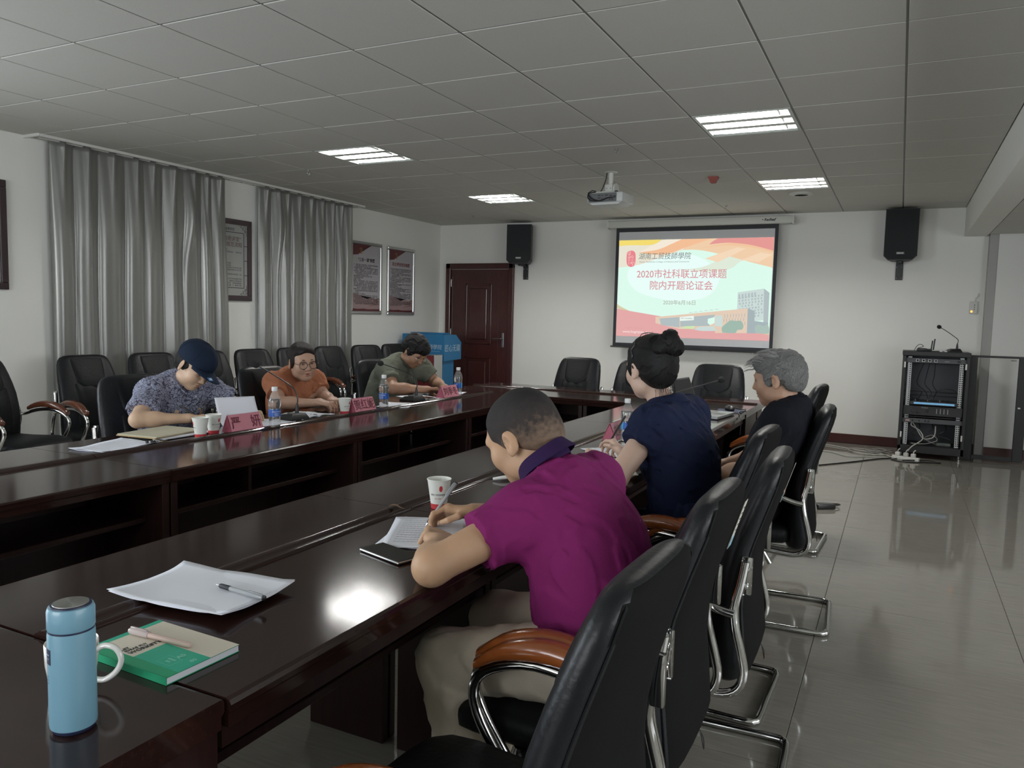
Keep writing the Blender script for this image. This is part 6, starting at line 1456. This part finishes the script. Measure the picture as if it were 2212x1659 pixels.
# ------------------------------------------------ man in purple polo, writing, seen from behind
sk1 = skin('skin_tan', (0.50, 0.31, 0.19, 1))
HF = frame((-0.865, 1.825, 1.045), (-0.90, 0.12, -0.46), (-0.46, 0.0, 0.9))
J = dict(pelvis=(-0.59, 1.74, 0.57), chest=(-0.645, 1.75, 0.80), C7=(-0.745, 1.795, 0.965), Lsh=(-0.765, 1.630, 0.885), Rsh=(-0.720, 1.965, 0.915),
         Lelb=(-0.895, 1.430, 0.803), Relb=(-0.925, 2.02, 0.803), Lwr=(-0.985, 1.605, 0.796), Rwr=(-1.045, 1.895, 0.800), Lknee=(-0.95, 1.60, 0.51), Rknee=(-0.96, 1.89, 0.51), Lank=(-0.86, 1.61, 0.09), Rank=(-0.88, 1.90, 0.09))
M_polo = cloth_mat('polo_purple', (0.20, 0.018, 0.115, 1), 700, 0.2)
hL = (frame((-0.990, 1.610, 0.797), (-0.50, 0.82, -0.02), (0.35, 0.15, 0.95)), -1, (0.75, 0.72, 0.72, 0.72), (0.45, 0.3), 1.0)
hR = (frame((-1.040, 1.900, 0.805), (-0.88, -0.42, 0.02), (0.10, 0.55, 0.80)), 1, (0.62, 0.68, 0.75, 0.80), (0.5, 0.55), 1.0)
p1 = person('man with buzzed black hair in a purple polo shirt, writing at the table', J, HF, [hL, hR], sk1, M_polo, cloth_mat('khaki_cloth', (0.70, 0.62, 0.50, 1), 500, 0.2), M_shoe, 0.007, 0.0026, build=1.06, arm=1.0, sleeve=0.50, shirt_wr=(48, 0.0045), belly=0.02, seedv=4, sl_extra=0.011)
# buzz cut: thin cap of hair, dense on the crown and thinning towards the nape; shade on its right side is painted into the colour
mb = bpy.data.materials.new('buzz_hair'); mb.use_nodes = True; nt = mb.node_tree; pb = nt.nodes['Principled BSDF']; pb.inputs['Roughness'].default_value = 0.75
tc = nt.nodes.new('ShaderNodeTexCoord'); no = nt.nodes.new('ShaderNodeTexNoise'); no.inputs['Scale'].default_value = 75; no.inputs['Detail'].default_value = 6
sep = nt.nodes.new('ShaderNodeVectorMath'); sep.operation = 'DOT_PRODUCT'; hv = (HF.to_3x3() @ Vector((0.25, 0.12, 1))).normalized(); sep.inputs[1].default_value = hv
nt.links.new(tc.outputs['Object'], sep.inputs[0]); nt.links.new(tc.outputs['Object'], no.inputs['Vector'])
ad = nt.nodes.new('ShaderNodeMath'); ad.operation = 'MULTIPLY_ADD'; ad.inputs[1].default_value = 0.10; nt.links.new(no.outputs[0], ad.inputs[0]); nt.links.new(sep.outputs['Value'], ad.inputs[2])
h0 = HF.translation.dot(hv)
mr_ = nt.nodes.new('ShaderNodeMapRange'); mr_.inputs['From Min'].default_value = h0 - 0.045; mr_.inputs['From Max'].default_value = h0 + 0.115; nt.links.new(ad.outputs[0], mr_.inputs['Value'])
rp = nt.nodes.new('ShaderNodeValToRGB'); rp.color_ramp.elements[0].color = (0.24, 0.155, 0.10, 1); rp.color_ramp.elements[1].color = (0.010, 0.008, 0.008, 1)
e = rp.color_ramp.elements.new(0.33); e.color = (0.16, 0.105, 0.07, 1); e = rp.color_ramp.elements.new(0.62); e.color = (0.028, 0.020, 0.017, 1)
nt.links.new(mr_.outputs[0], rp.inputs[0]); nt.links.new(rp.outputs[0], pb.inputs['Base Color'])
bp = nt.nodes.new('ShaderNodeBump'); bp.inputs['Strength'].default_value = 0.5; bp.inputs['Distance'].default_value = 0.004; n2 = nt.nodes.new('ShaderNodeTexNoise'); n2.inputs['Scale'].default_value = 420; nt.links.new(tc.outputs['Object'], n2.inputs['Vector']); nt.links.new(n2.outputs[0], bp.inputs['Height']); nt.links.new(bp.outputs[0], pb.inputs['Normal'])
b = Body(HF); b.ell((0, -0.018, 0.037), (0.0765, 0.0965, 0.0885), k=0.01); b.ell((0, 0.020, 0.030), (0.070, 0.070, 0.078), k=0.02); b.ell((0, -0.055, -0.015), (0.062, 0.058, 0.060), k=0.03)
for s_ in (-1, 1): b.ell((0.062 * s_, 0.018, -0.002), (0.014, 0.012, 0.026), k=0.012)
b.plane((0, 0.066, 0.045), (0, 1, -0.20), 0.01); b.plane((0, 0.045, -0.004), (0, 0.55, -1), 0.02); b.plane((0, -0.05, -0.052), (0, 0.25, -1), 0.01)
hair_obj(p1, b, mb, 0.0028)
face_details(p1, HF, M_lip, M_brow)
# collar: folded knitted band
mcol = mat('polo_collar', (0.026, 0.010, 0.055, 1), 0.85, bump=(400, 0.3), spec=0.2)
def collar(root, c, nrm, fwd, rx, ry, h, m, open_=0.5, flare=0.018, thick=0.004, name='collar', front_drop=0.02):
    F = frame(c, fwd, nrm); rings = []; n = 28
    for i in range(n + 1):
        a = PI / 2 + open_ / 2 + (2 * PI - open_) * i / n; ca, sa = math.cos(a), math.sin(a); fd = front_drop * max(0, sa) ** 2
        def P_(r, z): return tuple(F @ Vector(((rx + r) * ca, (ry + r) * sa, z - fd)))
        rings.append([P_(0, -0.012), P_(0.001, h * 0.75), P_(0.003, h), P_(0.003 + thick, h), P_(flare * 0.6, h * 0.55), P_(flare, 0.0), P_(flare - thick, -0.002), P_(0.004, h * 0.5)])
    return reparent(B().loft(rings).obj(name, m, None, True, ang=1.0), root)
collar(p1, (-0.785, 1.800, 0.985), (-0.66, 0.02, 0.72), (-0.75, 0.05, -0.66), 0.064, 0.068, 0.034, mcol, 0.5, 0.022)
pen('clear gel pen held by the man in purple', (-1.142, 1.787, 0.772), (-1.098, 1.878, 0.885), 'gel')

# ------------------------------------------------ woman in navy dress with a hair bun
sk2 = skin('skin_fair', (0.58, 0.40, 0.31, 1))
HF = frame((-0.850, 2.915, 1.172), (-0.80, 0.58, -0.08), (-0.05, 0.0, 1.0))
J = dict(pelvis=(-0.68, 2.88, 0.57), chest=(-0.700, 2.885, 0.83), C7=(-0.765, 2.91, 1.025), Lsh=(-0.785, 2.755, 0.970), Rsh=(-0.735, 3.075, 0.980),
         Lelb=(-0.865, 2.600, 0.800), Relb=(-0.90, 3.13, 0.800), Lwr=(-1.010, 2.800, 0.815), Rwr=(-0.985, 3.045, 0.805), Lknee=(-0.97, 2.80, KZ), Rknee=(-0.97, 3.0, KZ), Lank=(-0.92, 2.82, 0.09), Rank=(-0.92, 2.98, 0.09))
M_navyc = cloth_mat('navy_cloth', (0.0125, 0.018, 0.048, 1), 500, 0.2)
hL = (frame((-1.012, 2.803, 0.820), (-0.50, 0.84, 0.12), (0.25, 0.10, 0.95)), -1, (1.15, 1.2, 1.2, 1.2), (0.6, 0.8), 0.88)
hR = (frame((-0.985, 3.048, 0.806), (-0.62, 0.55, 0.28), (0.55, 0.50, 0.65)), 1, (0.75, 0.85, 1.0, 1.1), (0.5, 0.6), 0.88)
p2 = person('woman in a navy short-sleeved dress with her black hair in a bun', J, HF, [hL, hR], sk2, M_navyc, cloth_mat('navy_skirt', (0.0105, 0.014, 0.038, 1), 500, 0.2), M_shoe, 0.007, 0.0028, female=True, build=1.0, arm=0.98, sleeve=0.42, shirt_wr=(50, 0.0055), seedv=7, jaw=0.92, sl_extra=0.017)
b = Body(HF); b.ell((0, -0.024, 0.038), (0.084, 0.102, 0.094), k=0.02); b.ell((0, -0.060, -0.018), (0.062, 0.054, 0.060), k=0.04); b.ell((0, 0.020, 0.050), (0.074, 0.070, 0.066), k=0.02)
for s_ in (-1, 1): b.ell((0.067 * s_, 0.022, 0.012), (0.016, 0.026, 0.034), k=0.02); b.ell((0.062 * s_, 0.035, -0.012), (0.008, 0.008, 0.020), k=0.01)
b.plane((0, 0.078, 0.04), (0, 1, -0.35), 0.01)
hair_obj(p2, b, M_hairb, 0.003, wr=(75, 0.0022))
b = Body(HF); b.ell((0.004, -0.112, 0.092), (0.048, 0.040, 0.044), k=0.01); b.cap((-0.03, -0.10, 0.076), (0.03, -0.122, 0.072), 0.030, 0.028, 0.01); b.ell((0.012, -0.110, 0.124), (0.026, 0.026, 0.020), k=0.01); b.ell((0, -0.080, 0.070), (0.034, 0.032, 0.03), k=0.012)
hair_obj(p2, b, M_hairb, 0.003, 'hair_bun', wr=(110, 0.0035))
reparent(B().tube([HF @ Vector((0.0855 * math.cos(a), 0.004 + 0.006 * math.sin(14 * a), 0.040 + 0.0975 * math.sin(a))) for a in [PI * i / 60 for i in range(61)]], 0.0018, 5).obj('hair_band', mat('hair_band', (0.10, 0.09, 0.09, 1), 0.3, 0.4), None, True), p2)
face_details(p2, HF, M_lip, M_brow)
rr = random.Random(3); b = B()
for k in range(46):         # loose strands at the nape
    a = -0.9 + 1.8 * rr.random(); p = Vector((0.062 * math.sin(a), -0.062 - 0.035 * math.cos(a), -0.055 - 0.03 * rr.random())); q = p + Vector((0.012 * (rr.random() - 0.5), -0.008 * rr.random(), -0.025 - 0.02 * rr.random())); m_ = p + Vector((0, -0.010 * rr.random(), -0.012))
    b.tube([HF @ p, HF @ m_, HF @ q], [0.0009, 0.0007, 0.0003], 4, 2)
for k in range(10):
    a = PI * rr.random(); u = Vector((math.cos(a), 0, math.sin(a))); p = Vector((0.08 * u.x, -0.10 + 0.16 * rr.random(), 0.04 + 0.09 * u.z)); q = p + Vector((0.010 * u.x + 0.006 * (rr.random() - 0.5), 0.010 * (rr.random() - 0.5), 0.012 * u.z + 0.004))
    b.tube([HF @ p, HF @ p.lerp(q, 0.6), HF @ q], [0.0007, 0.0006, 0.0002], 4, 1)
reparent(b.obj('loose_hair', M_hairb, None, True), p2)['kind'] = 'stuff'
collar(p2, (-0.785, 2.918, 1.035), (-0.38, 0.05, 0.93), (-0.95, 0.15, -0.25), 0.060, 0.062, 0.036, M_navyc, 0.7, 0.034, 0.006)
# gathered waist and skirt over the chair
wf = frame((-0.68, 2.885, 0.66), (-1, 0, 0)); rings = []
for k in range(9):
    z = 0.05 - 0.20 * k / 8; r = []
    for i in range(96):
        a = 2 * PI * i / 96; g = 1 + (0.03 + 0.035 * k / 8) * math.sin(24 * a + math.sin(5 * a)) * (0.5 if k == 1 else 1); rx, ry = 0.172 + 0.035 * k / 8, 0.130 + 0.035 * k / 8
        r.append(tuple(wf @ Vector((rx * g * math.cos(a), ry * g * math.sin(a), z))))
    rings.append(r)
reparent(B().loft(rings).obj('gathered_skirt', M_navyc, None, True, ang=2), p2)
t = thing('wristwatch', 'black watch on the left wrist of the woman in navy', 'watch', (-1.010, 2.80, 0.815)); F = frame((0, 0, 0), (-0.50, 0.84, 0.12), (0.25, 0.10, 0.95))
B().lathe([(0.027, -0.010), (0.029, -0.008), (0.029, 0.008), (0.027, 0.010)], 24, F @ Tm(rot=(PI / 2, 0, 0)) @ Matrix.Diagonal((1, 0.86, 1, 1)), caps=False).obj('strap', M_black, t, True)
B().lathe([(0.0, 0.031), (0.017, 0.031), (0.018, 0.029), (0.018, 0.022), (0.0, 0.022)], 24, F @ Matrix.Diagonal((1, 1, 0.92, 1)), caps=False).obj('dial', M_rk2, t, True)
pen('black pen held upright by the woman in navy', (-1.100, 3.145, 0.800), (-1.053, 3.255, 0.935), 'black')

# ------------------------------------------------ grey-haired man in black
sk3 = skin('skin_ruddy', (0.40, 0.235, 0.155, 1))
HF = frame((-0.470, 3.600, 1.110), (-0.98, 0.10, -0.16), (-0.12, 0.0, 1.0))
J = dict(pelvis=(-0.55, 3.70, 0.55), chest=(-0.465, 3.68, 0.83), C7=(-0.400, 3.63, 1.010), Lsh=(-0.430, 3.470, 0.945), Rsh=(-0.415, 3.855, 0.945),
         Lelb=(-0.56, 3.42, 0.72), Relb=(-0.56, 3.93, 0.72), Lwr=(-0.74, 3.52, 0.66), Rwr=(-0.74, 3.84, 0.66), Lknee=(-0.88, 3.56, KZ), Rknee=(-0.88, 3.84, KZ), Lank=(-0.84, 3.57, 0.09), Rank=(-0.84, 3.83, 0.09))
M_blk = cloth_mat('black_cloth', (0.0085, 0.0095, 0.014, 1), 500, 0.15)
hL = (frame((-0.745, 3.525, 0.66), (-0.9, 0.35, -0.25), (-0.2, 0, 1)), -1, (0.4, 0.45, 0.5, 0.5), (0.4, 0.3), 1.0)
hR = (frame((-0.745, 3.835, 0.66), (-0.9, -0.35, -0.25), (-0.2, 0, 1)), 1, (0.4, 0.45, 0.5, 0.5), (0.4, 0.3), 1.0)
p3 = person('grey-haired man in black, in profile right of the woman in navy', J, HF, [hL, hR], sk3, M_blk, M_blk, M_shoe, 0.008, 0.0032, build=1.02, sleeve=0.62, shirt_wr=(45, 0.0035), seedv=9, jaw=1.05)
M_grey = hair_mat('grey_hair', (0.16, 0.16, 0.155, 1), 0.6, (70, 70, 10), 0.65)
b = Body(HF); b.ell((0, -0.022, 0.046), (0.084, 0.102, 0.086), k=0.02); b.ell((0, -0.068, -0.010), (0.064, 0.052, 0.062), k=0.04); b.ell((0, 0.040, 0.070), (0.066, 0.062, 0.042), k=0.03)
for s_ in (-1, 1): b.ell((0.068 * s_, 0.020, 0.005), (0.013, 0.022, 0.030), k=0.02)
b.plane((0, 0.092, 0.04), (0, 1, -0.35), 0.01); b.plane((0, -0.05, -0.052), (0, 0.3, -1), 0.01)
hair_obj(p3, b, M_grey, 0.0032, wr=(85, 0.004))
rr = random.Random(8); b = B()
for k in range(220):        # combed-forward fringe and crown strands
    x = 0.07 * (2 * rr.random() - 1); y = -0.06 + 0.15 * rr.random(); zz = 0.046 + 0.086 * math.sqrt(max(0.02, 1 - (x / 0.09) ** 2 - ((y + 0.01) / 0.11) ** 2)); p = Vector((x, y, zz - 0.004))
    q = p + Vector((0.008 * (rr.random() - 0.5), 0.035 + 0.02 * rr.random(), 0.006 - (0.012 if y > 0.05 else 0)))
    b.tube([HF @ p, HF @ (p.lerp(q, 0.5) + Vector((0, 0, 0.006))), HF @ q], [0.0016, 0.0013, 0.0004], 4, 2)
reparent(b.obj('hair_strands', mat('pale_grey_hair', (0.30, 0.30, 0.29, 1), 0.5), None, True), p3)['kind'] = 'stuff'
face_details(p3, HF, mat('lip_brown', (0.26, 0.11, 0.085, 1), 0.5), M_brow)
collar(p3, (-0.415, 3.628, 1.005), (-0.15, -0.05, 0.98), (-0.98, 0, -0.1), 0.064, 0.066, 0.030, M_blk, 0.5, 0.012)

# ------------------------------------------------ woman in navy cap and patterned blouse, writing
sk4 = skin('skin_light', (0.56, 0.38, 0.26, 1))
HF = frame((-3.375, 2.975, 1.050), (0.80, -0.02, -0.56), (0.56, 0.06, 0.80)) @ Tm(rot=(0, -0.12, 0))
J = dict(pelvis=(-3.62, 2.99, 0.56), chest=(-3.55, 2.985, 0.82), C7=(-3.505, 2.985, 0.975), Lsh=(-3.475, 3.150, 0.905), Rsh=(-3.515, 2.820, 0.905),
         Lelb=(-3.39, 3.290, 0.810), Relb=(-3.355, 2.610, 0.802), Lwr=(-3.17, 3.175, 0.800), Rwr=(-3.215, 2.790, 0.800), Lknee=(-3.15, 3.1, KZ), Rknee=(-3.15, 2.9, KZ), Lank=(-3.2, 3.1, 0.09), Rank=(-3.2, 2.9, 0.09))
# swirly lace print: winding dark and pale lines over blue-grey
mbl = bpy.data.materials.new('patterned_blouse'); mbl.use_nodes = True; nt = mbl.node_tree; pb = nt.nodes['Principled BSDF']; pb.inputs['Roughness'].default_value = 0.8
tc = nt.nodes.new('ShaderNodeTexCoord'); ns = nt.nodes.new('ShaderNodeTexNoise'); ns.inputs['Scale'].default_value = 26; ns.inputs['Detail'].default_value = 1
mx = nt.nodes.new('ShaderNodeVectorMath'); mx.operation = 'MULTIPLY_ADD'; mx.inputs[1].default_value = (0.06, 0.06, 0.06); nt.links.new(tc.outputs['Object'], ns.inputs['Vector']); nt.links.new(ns.outputs['Color'], mx.inputs[0]); nt.links.new(tc.outputs['Object'], mx.inputs[2])
vo = nt.nodes.new('ShaderNodeTexVoronoi'); vo.feature = 'DISTANCE_TO_EDGE'; vo.inputs['Scale'].default_value = 46; nt.links.new(mx.outputs[0], vo.inputs['Vector'])
rp = nt.nodes.new('ShaderNodeValToRGB'); rp.color_ramp.elements[0].position = 0.0; rp.color_ramp.elements[0].color = (0.05, 0.055, 0.09, 1); rp.color_ramp.elements[1].position = 0.42; rp.color_ramp.elements[1].color = (0.11, 0.12, 0.18, 1)
for p_, c_ in ((0.07, (0.07, 0.075, 0.12, 1)), (0.11, (0.40, 0.42, 0.54, 1)), (0.2, (0.20, 0.21, 0.30, 1)), (0.30, (0.34, 0.36, 0.46, 1))): e = rp.color_ramp.elements.new(p_); e.color = c_
nt.links.new(vo.outputs['Distance'], rp.inputs[0]); nt.links.new(rp.outputs[0], pb.inputs['Base Color'])
hR = (frame((-3.215, 2.792, 0.802), (0.55, 0.80, 0.0), (-0.35, -0.05, 0.93)), 1, (0.75, 0.8, 0.85, 0.9), (0.5, 0.6), 0.88)
hL = (frame((-3.17, 3.172, 0.800), (0.90, -0.35, 0.0), (0, 0, 1)), -1, (0.35, 0.4, 0.45, 0.5), (0.5, 0.4), 0.86)
p4 = person('woman in a navy baseball cap and blue-grey patterned blouse, writing', J, HF, [hR, hL], sk4, mbl, M_navyc, M_shoe, 0.008, 0.0035, female=True, build=0.94, arm=0.98, sleeve=0.70, shirt_wr=(55, 0.006), seedv=12, jaw=0.95, sl_extra=0.020)
b = Body(HF); b.ell((0, -0.026, 0.020), (0.080, 0.094, 0.080), k=0.02); b.ell((0, -0.070, -0.030), (0.050, 0.040, 0.045), k=0.03)
for s_ in (-1, 1): b.ell((0.068 * s_, 0.012, 0.006), (0.008, 0.014, 0.022), k=0.012)
b.plane((0, 0.045, 0.02), (0, 1, -0.35), 0.01); hair_obj(p4, b, M_hairb, 0.0035, wr=(75, 0.002))
face_details(p4, HF, M_lip, M_brow)
t = thing('baseball_cap', 'navy baseball cap with a small white and blue mark on its brim', 'cap', (0, 0, 0)); t.matrix_world = HF
mcap = cloth_mat('cap_navy', (0.011, 0.020, 0.040, 1), 500, 0.3)
b = Body(); b.ell((0, -0.010, 0.052), (0.092, 0.116, 0.092), k=0.01); b.plane((0, 0, 0.026), (0, 0.10, -1), 0.003); skin_object('crown', [b.mesh(0.004)], mcap, None).parent = t
rings = []
def brim(u, v):
    a = (u - 0.5) * 2.0; x0, y0 = 0.090 * math.sin(a * 1.02), -0.010 + 0.113 * math.cos(a * 1.02); ext = 0.086 * (1 - abs(a) ** 3.0); x = x0 * (1 - 0.10 * v); y = y0 + ext * v
    return (x, y, 0.040 - 0.014 * v - 0.24 * (x * x) / 0.1 * (0.3 + 0.7 * v))
b = B(); b.grid(24, 8, brim); o = b.obj('brim', mcap, t, True); md = o.modifiers.new('s', 'SOLIDIFY'); md.thickness = 0.003
B().ico((0, -0.010, 0.145), 0.008, 2, (1, 1, 0.6)).obj('button', mcap, t, True)
for k in range(3):
    a = PI * k / 3 + 0.5; B().tube([(0.0926 * math.cos(a) * math.cos(q), -0.010 + 0.1166 * math.sin(a) * math.cos(q), 0.052 + 0.0926 * math.sin(q)) for q in [PI * i / 24 for i in range(25)]], 0.0012, 5).obj('seam', mcap, t, True)
o = B().box(-0.014, 0.014, -0.012, 0.012, 0.0, 0.0022, 0.0008, 1, Tm((0.030, 0.158, 0.0305), (-0.16, 0.10, 0))).obj('brim_patch', mat('patch_blue', (0.02, 0.14, 0.36, 1), 0.6), t)
text('E7', 0.017, M_white, o, (0.0303, 0.158, 0.0332), (-0.16, 0.10, 0), 'lettering', 0.0005, bold=0.0005)
B().box(-0.020, 0.020, -0.135, -0.118, 0.052, 0.060, 0.002).obj('strap', M_black, t)
b = B(); F4 = frame((-3.455, 2.985, 0.955), (0.9, 0, -0.35), (0.35, 0, 0.94))
reparent(B().tube([F4 @ Vector((0.062 * math.cos(a), 0.025 + 0.072 * math.sin(a), -0.035 * max(0, math.sin(a)))) for a in [2 * PI * i / 30 for i in range(30)]], 0.0045, 6, 1, True).obj('neckline', mbl, None, True), p4)
small(p4, 'button', F4, (0, 0.100, -0.036), (0.005, 0.004, 0.005), mat('pearl', (0.6, 0.6, 0.58, 1), 0.2))
pen('black pen held by the woman in cap', (-3.128, 2.845, 0.775), (-3.245, 2.770, 0.868), 'black')

# ------------------------------------------------ woman in orange with round glasses
sk5 = skin('skin_warm', (0.44, 0.27, 0.19, 1))
HF = frame((-3.385, 3.835, 1.035), (0.87, -0.47, -0.10), (0.10, -0.03, 1.0)) @ Tm(rot=(0, 0.08, 0))
J = dict(pelvis=(-3.60, 3.92, 0.56), chest=(-3.545, 3.90, 0.81), C7=(-3.505, 3.88, 0.965), Lsh=(-3.47, 4.045, 0.900), Rsh=(-3.495, 3.705, 0.905),
         Lelb=(-3.36, 4.02, 0.80), Relb=(-3.345, 3.585, 0.800), Lwr=(-3.19, 3.89, 0.800), Rwr=(-3.135, 3.690, 0.805), Lknee=(-3.15, 4.0, KZ), Rknee=(-3.15, 3.8, KZ), Lank=(-3.2, 4.0, 0.09), Rank=(-3.2, 3.8, 0.09))
M_or = cloth_mat('orange_cloth', (0.38, 0.15, 0.080, 1), 350, 0.25)
hR = (frame((-3.13, 3.692, 0.812), (0.95, 0.20, -0.12), (0.1, 0, 1)), 1, (0.62, 0.66, 0.66, 0.6), (0.7, 0.3), 0.90)
hL = (frame((-3.19, 3.888, 0.802), (0.85, -0.50, 0.0), (0, 0, 1)), -1, (0.6, 0.7, 0.75, 0.8), (0.4, 0.5), 0.88)
p5 = person('woman in an orange blouse with round glasses, looking up and talking', J, HF, [hR, hL], sk5, M_or, M_navyc, M_shoe, 0.008, 0.0032, female=True, build=0.93, arm=0.94, sleeve=0.60, shirt_wr=(50, 0.0045), seedv=15, mouth=0.0035, jaw=1.02, sl_extra=0.010)
b = Body(HF); b.ell((0, -0.026, 0.042), (0.080, 0.094, 0.086), k=0.02); b.ell((0, -0.070, -0.020), (0.056, 0.046, 0.060), k=0.03); b.ell((0, 0.018, 0.068), (0.070, 0.066, 0.050), k=0.02)
for s_ in (-1, 1): b.ell((0.068 * s_, 0.018, 0.016), (0.011, 0.024, 0.034), k=0.02)
b.plane((0, 0.068, 0.05), (0, 1, -0.50), 0.008); hair_obj(p5, b, hair_mat('dark_brown_hair', (0.016, 0.011, 0.010, 1), 0.4), 0.0032, wr=(70, 0.0015))
face_details(p5, HF, mat('lip_red', (0.40, 0.13, 0.10, 1), 0.35), M_brow)
small(p5, 'mouth_opening', HF, (0, 0.0885, -0.0612), (0.0125, 0.0065, 0.0034), M_dark)
def glasses(label, F, r, m, w=0.034, lens=True, yo=0.0, tr=0.0013):
    t = thing('eyeglasses', label, 'glasses'); t.matrix_world = F; b = B()
    for s_ in (-1, 1):
        b.tube([(w * s_ + r * math.cos(a), 0.108 + yo - 0.10 * abs(r * math.cos(a) * s_ + 0.0) * (1 if math.cos(a) * s_ > 0 else 0.2), -0.003 + r * 0.95 * math.sin(a)) for a in [2 * PI * i / 28 for i in range(28)]], tr, 6, 1, True)
        b.tube([((w + r) * s_, 0.104 + yo, 0.003), (0.073 * s_, 0.085, 0.006), (0.080 * s_, 0.0, 0.008), (0.080 * s_, -0.022, -0.004)], 0.0013, 6, 3)
    b.tube([(-(w - r), 0.108 + yo, 0.002), (0, 0.112 + yo, 0.006), (w - r, 0.108 + yo, 0.002)], 0.0013, 6, 3); b.obj('frame', m, t, True)
    if lens:
        for s_ in (-1, 1): B().lathe([(0.0, 0), (r, 0)], 24, Tm((w * s_, 0.107 + yo, -0.003), (PI / 2, 0, 0)), caps=False).obj('lens', M_thin, t)
glasses('round brown-rimmed glasses on the woman in orange', HF, 0.0245, mat('glasses_brown', (0.035, 0.02, 0.015, 1), 0.35, 0.2), 0.033, tr=0.0019)
collar(p5, (-3.475, 3.875, 0.955), (0.30, 0, 0.95), (0.95, 0, -0.3), 0.052, 0.056, 0.018, M_or, 0.5, 0.006, 0.003, 'collar', 0.03)
F5 = frame((-3.43, 3.875, 0.86), (0.97, -0.05, 0.2), (-0.2, 0, 0.97))
for z in (0.050, 0.018, -0.05): small(p5, 'button', F5, (0, 0.060, z), (0.006, 0.004, 0.004), M_or)
mem = mat('embroidery', (0.44, 0.18, 0.10, 1), 0.7)
for c_, r_ in (((0.0, 0.072, -0.085), 0.030), ((-0.058, 0.060, -0.080), 0.024), ((0.06, 0.060, -0.085), 0.026)):
    reparent(B().tube([F5 @ Vector((c_[0] + r_ * math.cos(a), c_[1] - 0.006, c_[2] + r_ * 0.7 * math.sin(a))) for a in [2 * PI * i / 20 for i in range(20)]], 0.0016, 5, 1, True).obj('embroidery', mem, None, True), p5)

# ------------------------------------------------ man in grey-green polo with glasses, writing
sk6 = skin('skin_brown', (0.33, 0.185, 0.115, 1))
HF = frame((-3.365, 5.085, 1.065), (0.80, -0.20, -0.62), (0.60, 0.0, 0.80))
J = dict(pelvis=(-3.66, 5.02, 0.56), chest=(-3.56, 5.05, 0.83), C7=(-3.485, 5.085, 1.000), Lsh=(-3.42, 5.265, 0.925), Rsh=(-3.485, 4.885, 0.925),
         Lelb=(-3.31, 5.32, 0.81), Relb=(-3.345, 4.775, 0.803), Lwr=(-3.12, 5.12, 0.802), Rwr=(-3.11, 4.86, 0.802), Lknee=(-3.15, 5.2, KZ), Rknee=(-3.15, 4.95, KZ), Lank=(-3.2, 5.2, 0.09), Rank=(-3.2, 4.95, 0.09))
M_gg = cloth_mat('grey_green_cloth', (0.125, 0.135, 0.105, 1), 400, 0.2)
hR = (frame((-3.11, 4.862, 0.804), (0.80, 0.45, 0.0), (-0.35, 0.1, 0.9)), 1, (0.75, 0.8, 0.85, 0.9), (0.5, 0.6), 0.98)
hL = (frame((-3.12, 5.118, 0.804), (0.75, -0.60, 0.0), (0, 0, 1)), -1, (0.6, 0.65, 0.7, 0.75), (0.4, 0.4), 0.98)
p6 = person('man with thick black hair in a grey-green polo, head bowed over papers', J, HF, [hR, hL], sk6, M_gg, M_blk, M_shoe, 0.008, 0.0035, build=1.06, arm=1.06, sleeve=0.62, shirt_wr=(48, 0.004), seedv=18, belly=0.02, jaw=1.08)
b = Body(HF); b.ell((0, -0.020, 0.048), (0.090, 0.106, 0.092), k=0.02); b.ell((0, -0.064, -0.010), (0.066, 0.056, 0.062), k=0.04); b.ell((0, 0.052, 0.070), (0.066, 0.052, 0.040), k=0.03)
for s_ in (-1, 1): b.ell((0.074 * s_, 0.024, 0.008), (0.014, 0.024, 0.036), k=0.02)
b.plane((0, 0.102, 0.04), (0, 1, -0.40), 0.01); hair_obj(p6, b, M_hairb, 0.0035, wr=(60, 0.005))
face_details(p6, HF, mat('lip_dull', (0.22, 0.09, 0.07, 1), 0.5), M_brow)
glasses('thin metal-rimmed glasses on the man in grey-green', HF, 0.020, M_steel, 0.031)
collar(p6, (-3.455, 5.08, 0.992), (0.5, 0, 0.85), (0.85, 0, -0.5), 0.066, 0.068, 0.026, mat('collar_dark_green', (0.045, 0.050, 0.038, 1), 0.8), 0.5, 0.020)
F6 = frame((-3.43, 5.06, 0.84), (0.93, -0.1, 0.25), (-0.25, 0, 0.95))
reparent(B().box(-0.012, 0.012, 0.098, 0.102, -0.14, 0.07, 0.001, 1, F6 @ Tm((0, -0.01, 0))).obj('placket', mat('collar_dark_green', M_gg), None), p6)
reparent(B().tube([F6 @ Vector(p) for p in ((0.055, 0.105, -0.02), (0.062, 0.105, -0.035), (0.075, 0.103, -0.035), (0.080, 0.102, -0.022))], 0.0022, 5, 2).obj('chest_logo', M_ink, None, True), p6)
# clear sheets: thin see-through plastic and glass
for m_old in ('clear_acrylic', 'window_glass', 'rack_glass'):
    mm = MATS.get(m_old)
    if mm:
        for ob in bpy.data.objects:
            if ob.type == 'MESH':
                for i, s_ in enumerate(ob.data.materials):
                    if s_ == mm: ob.data.materials[i] = M_thin
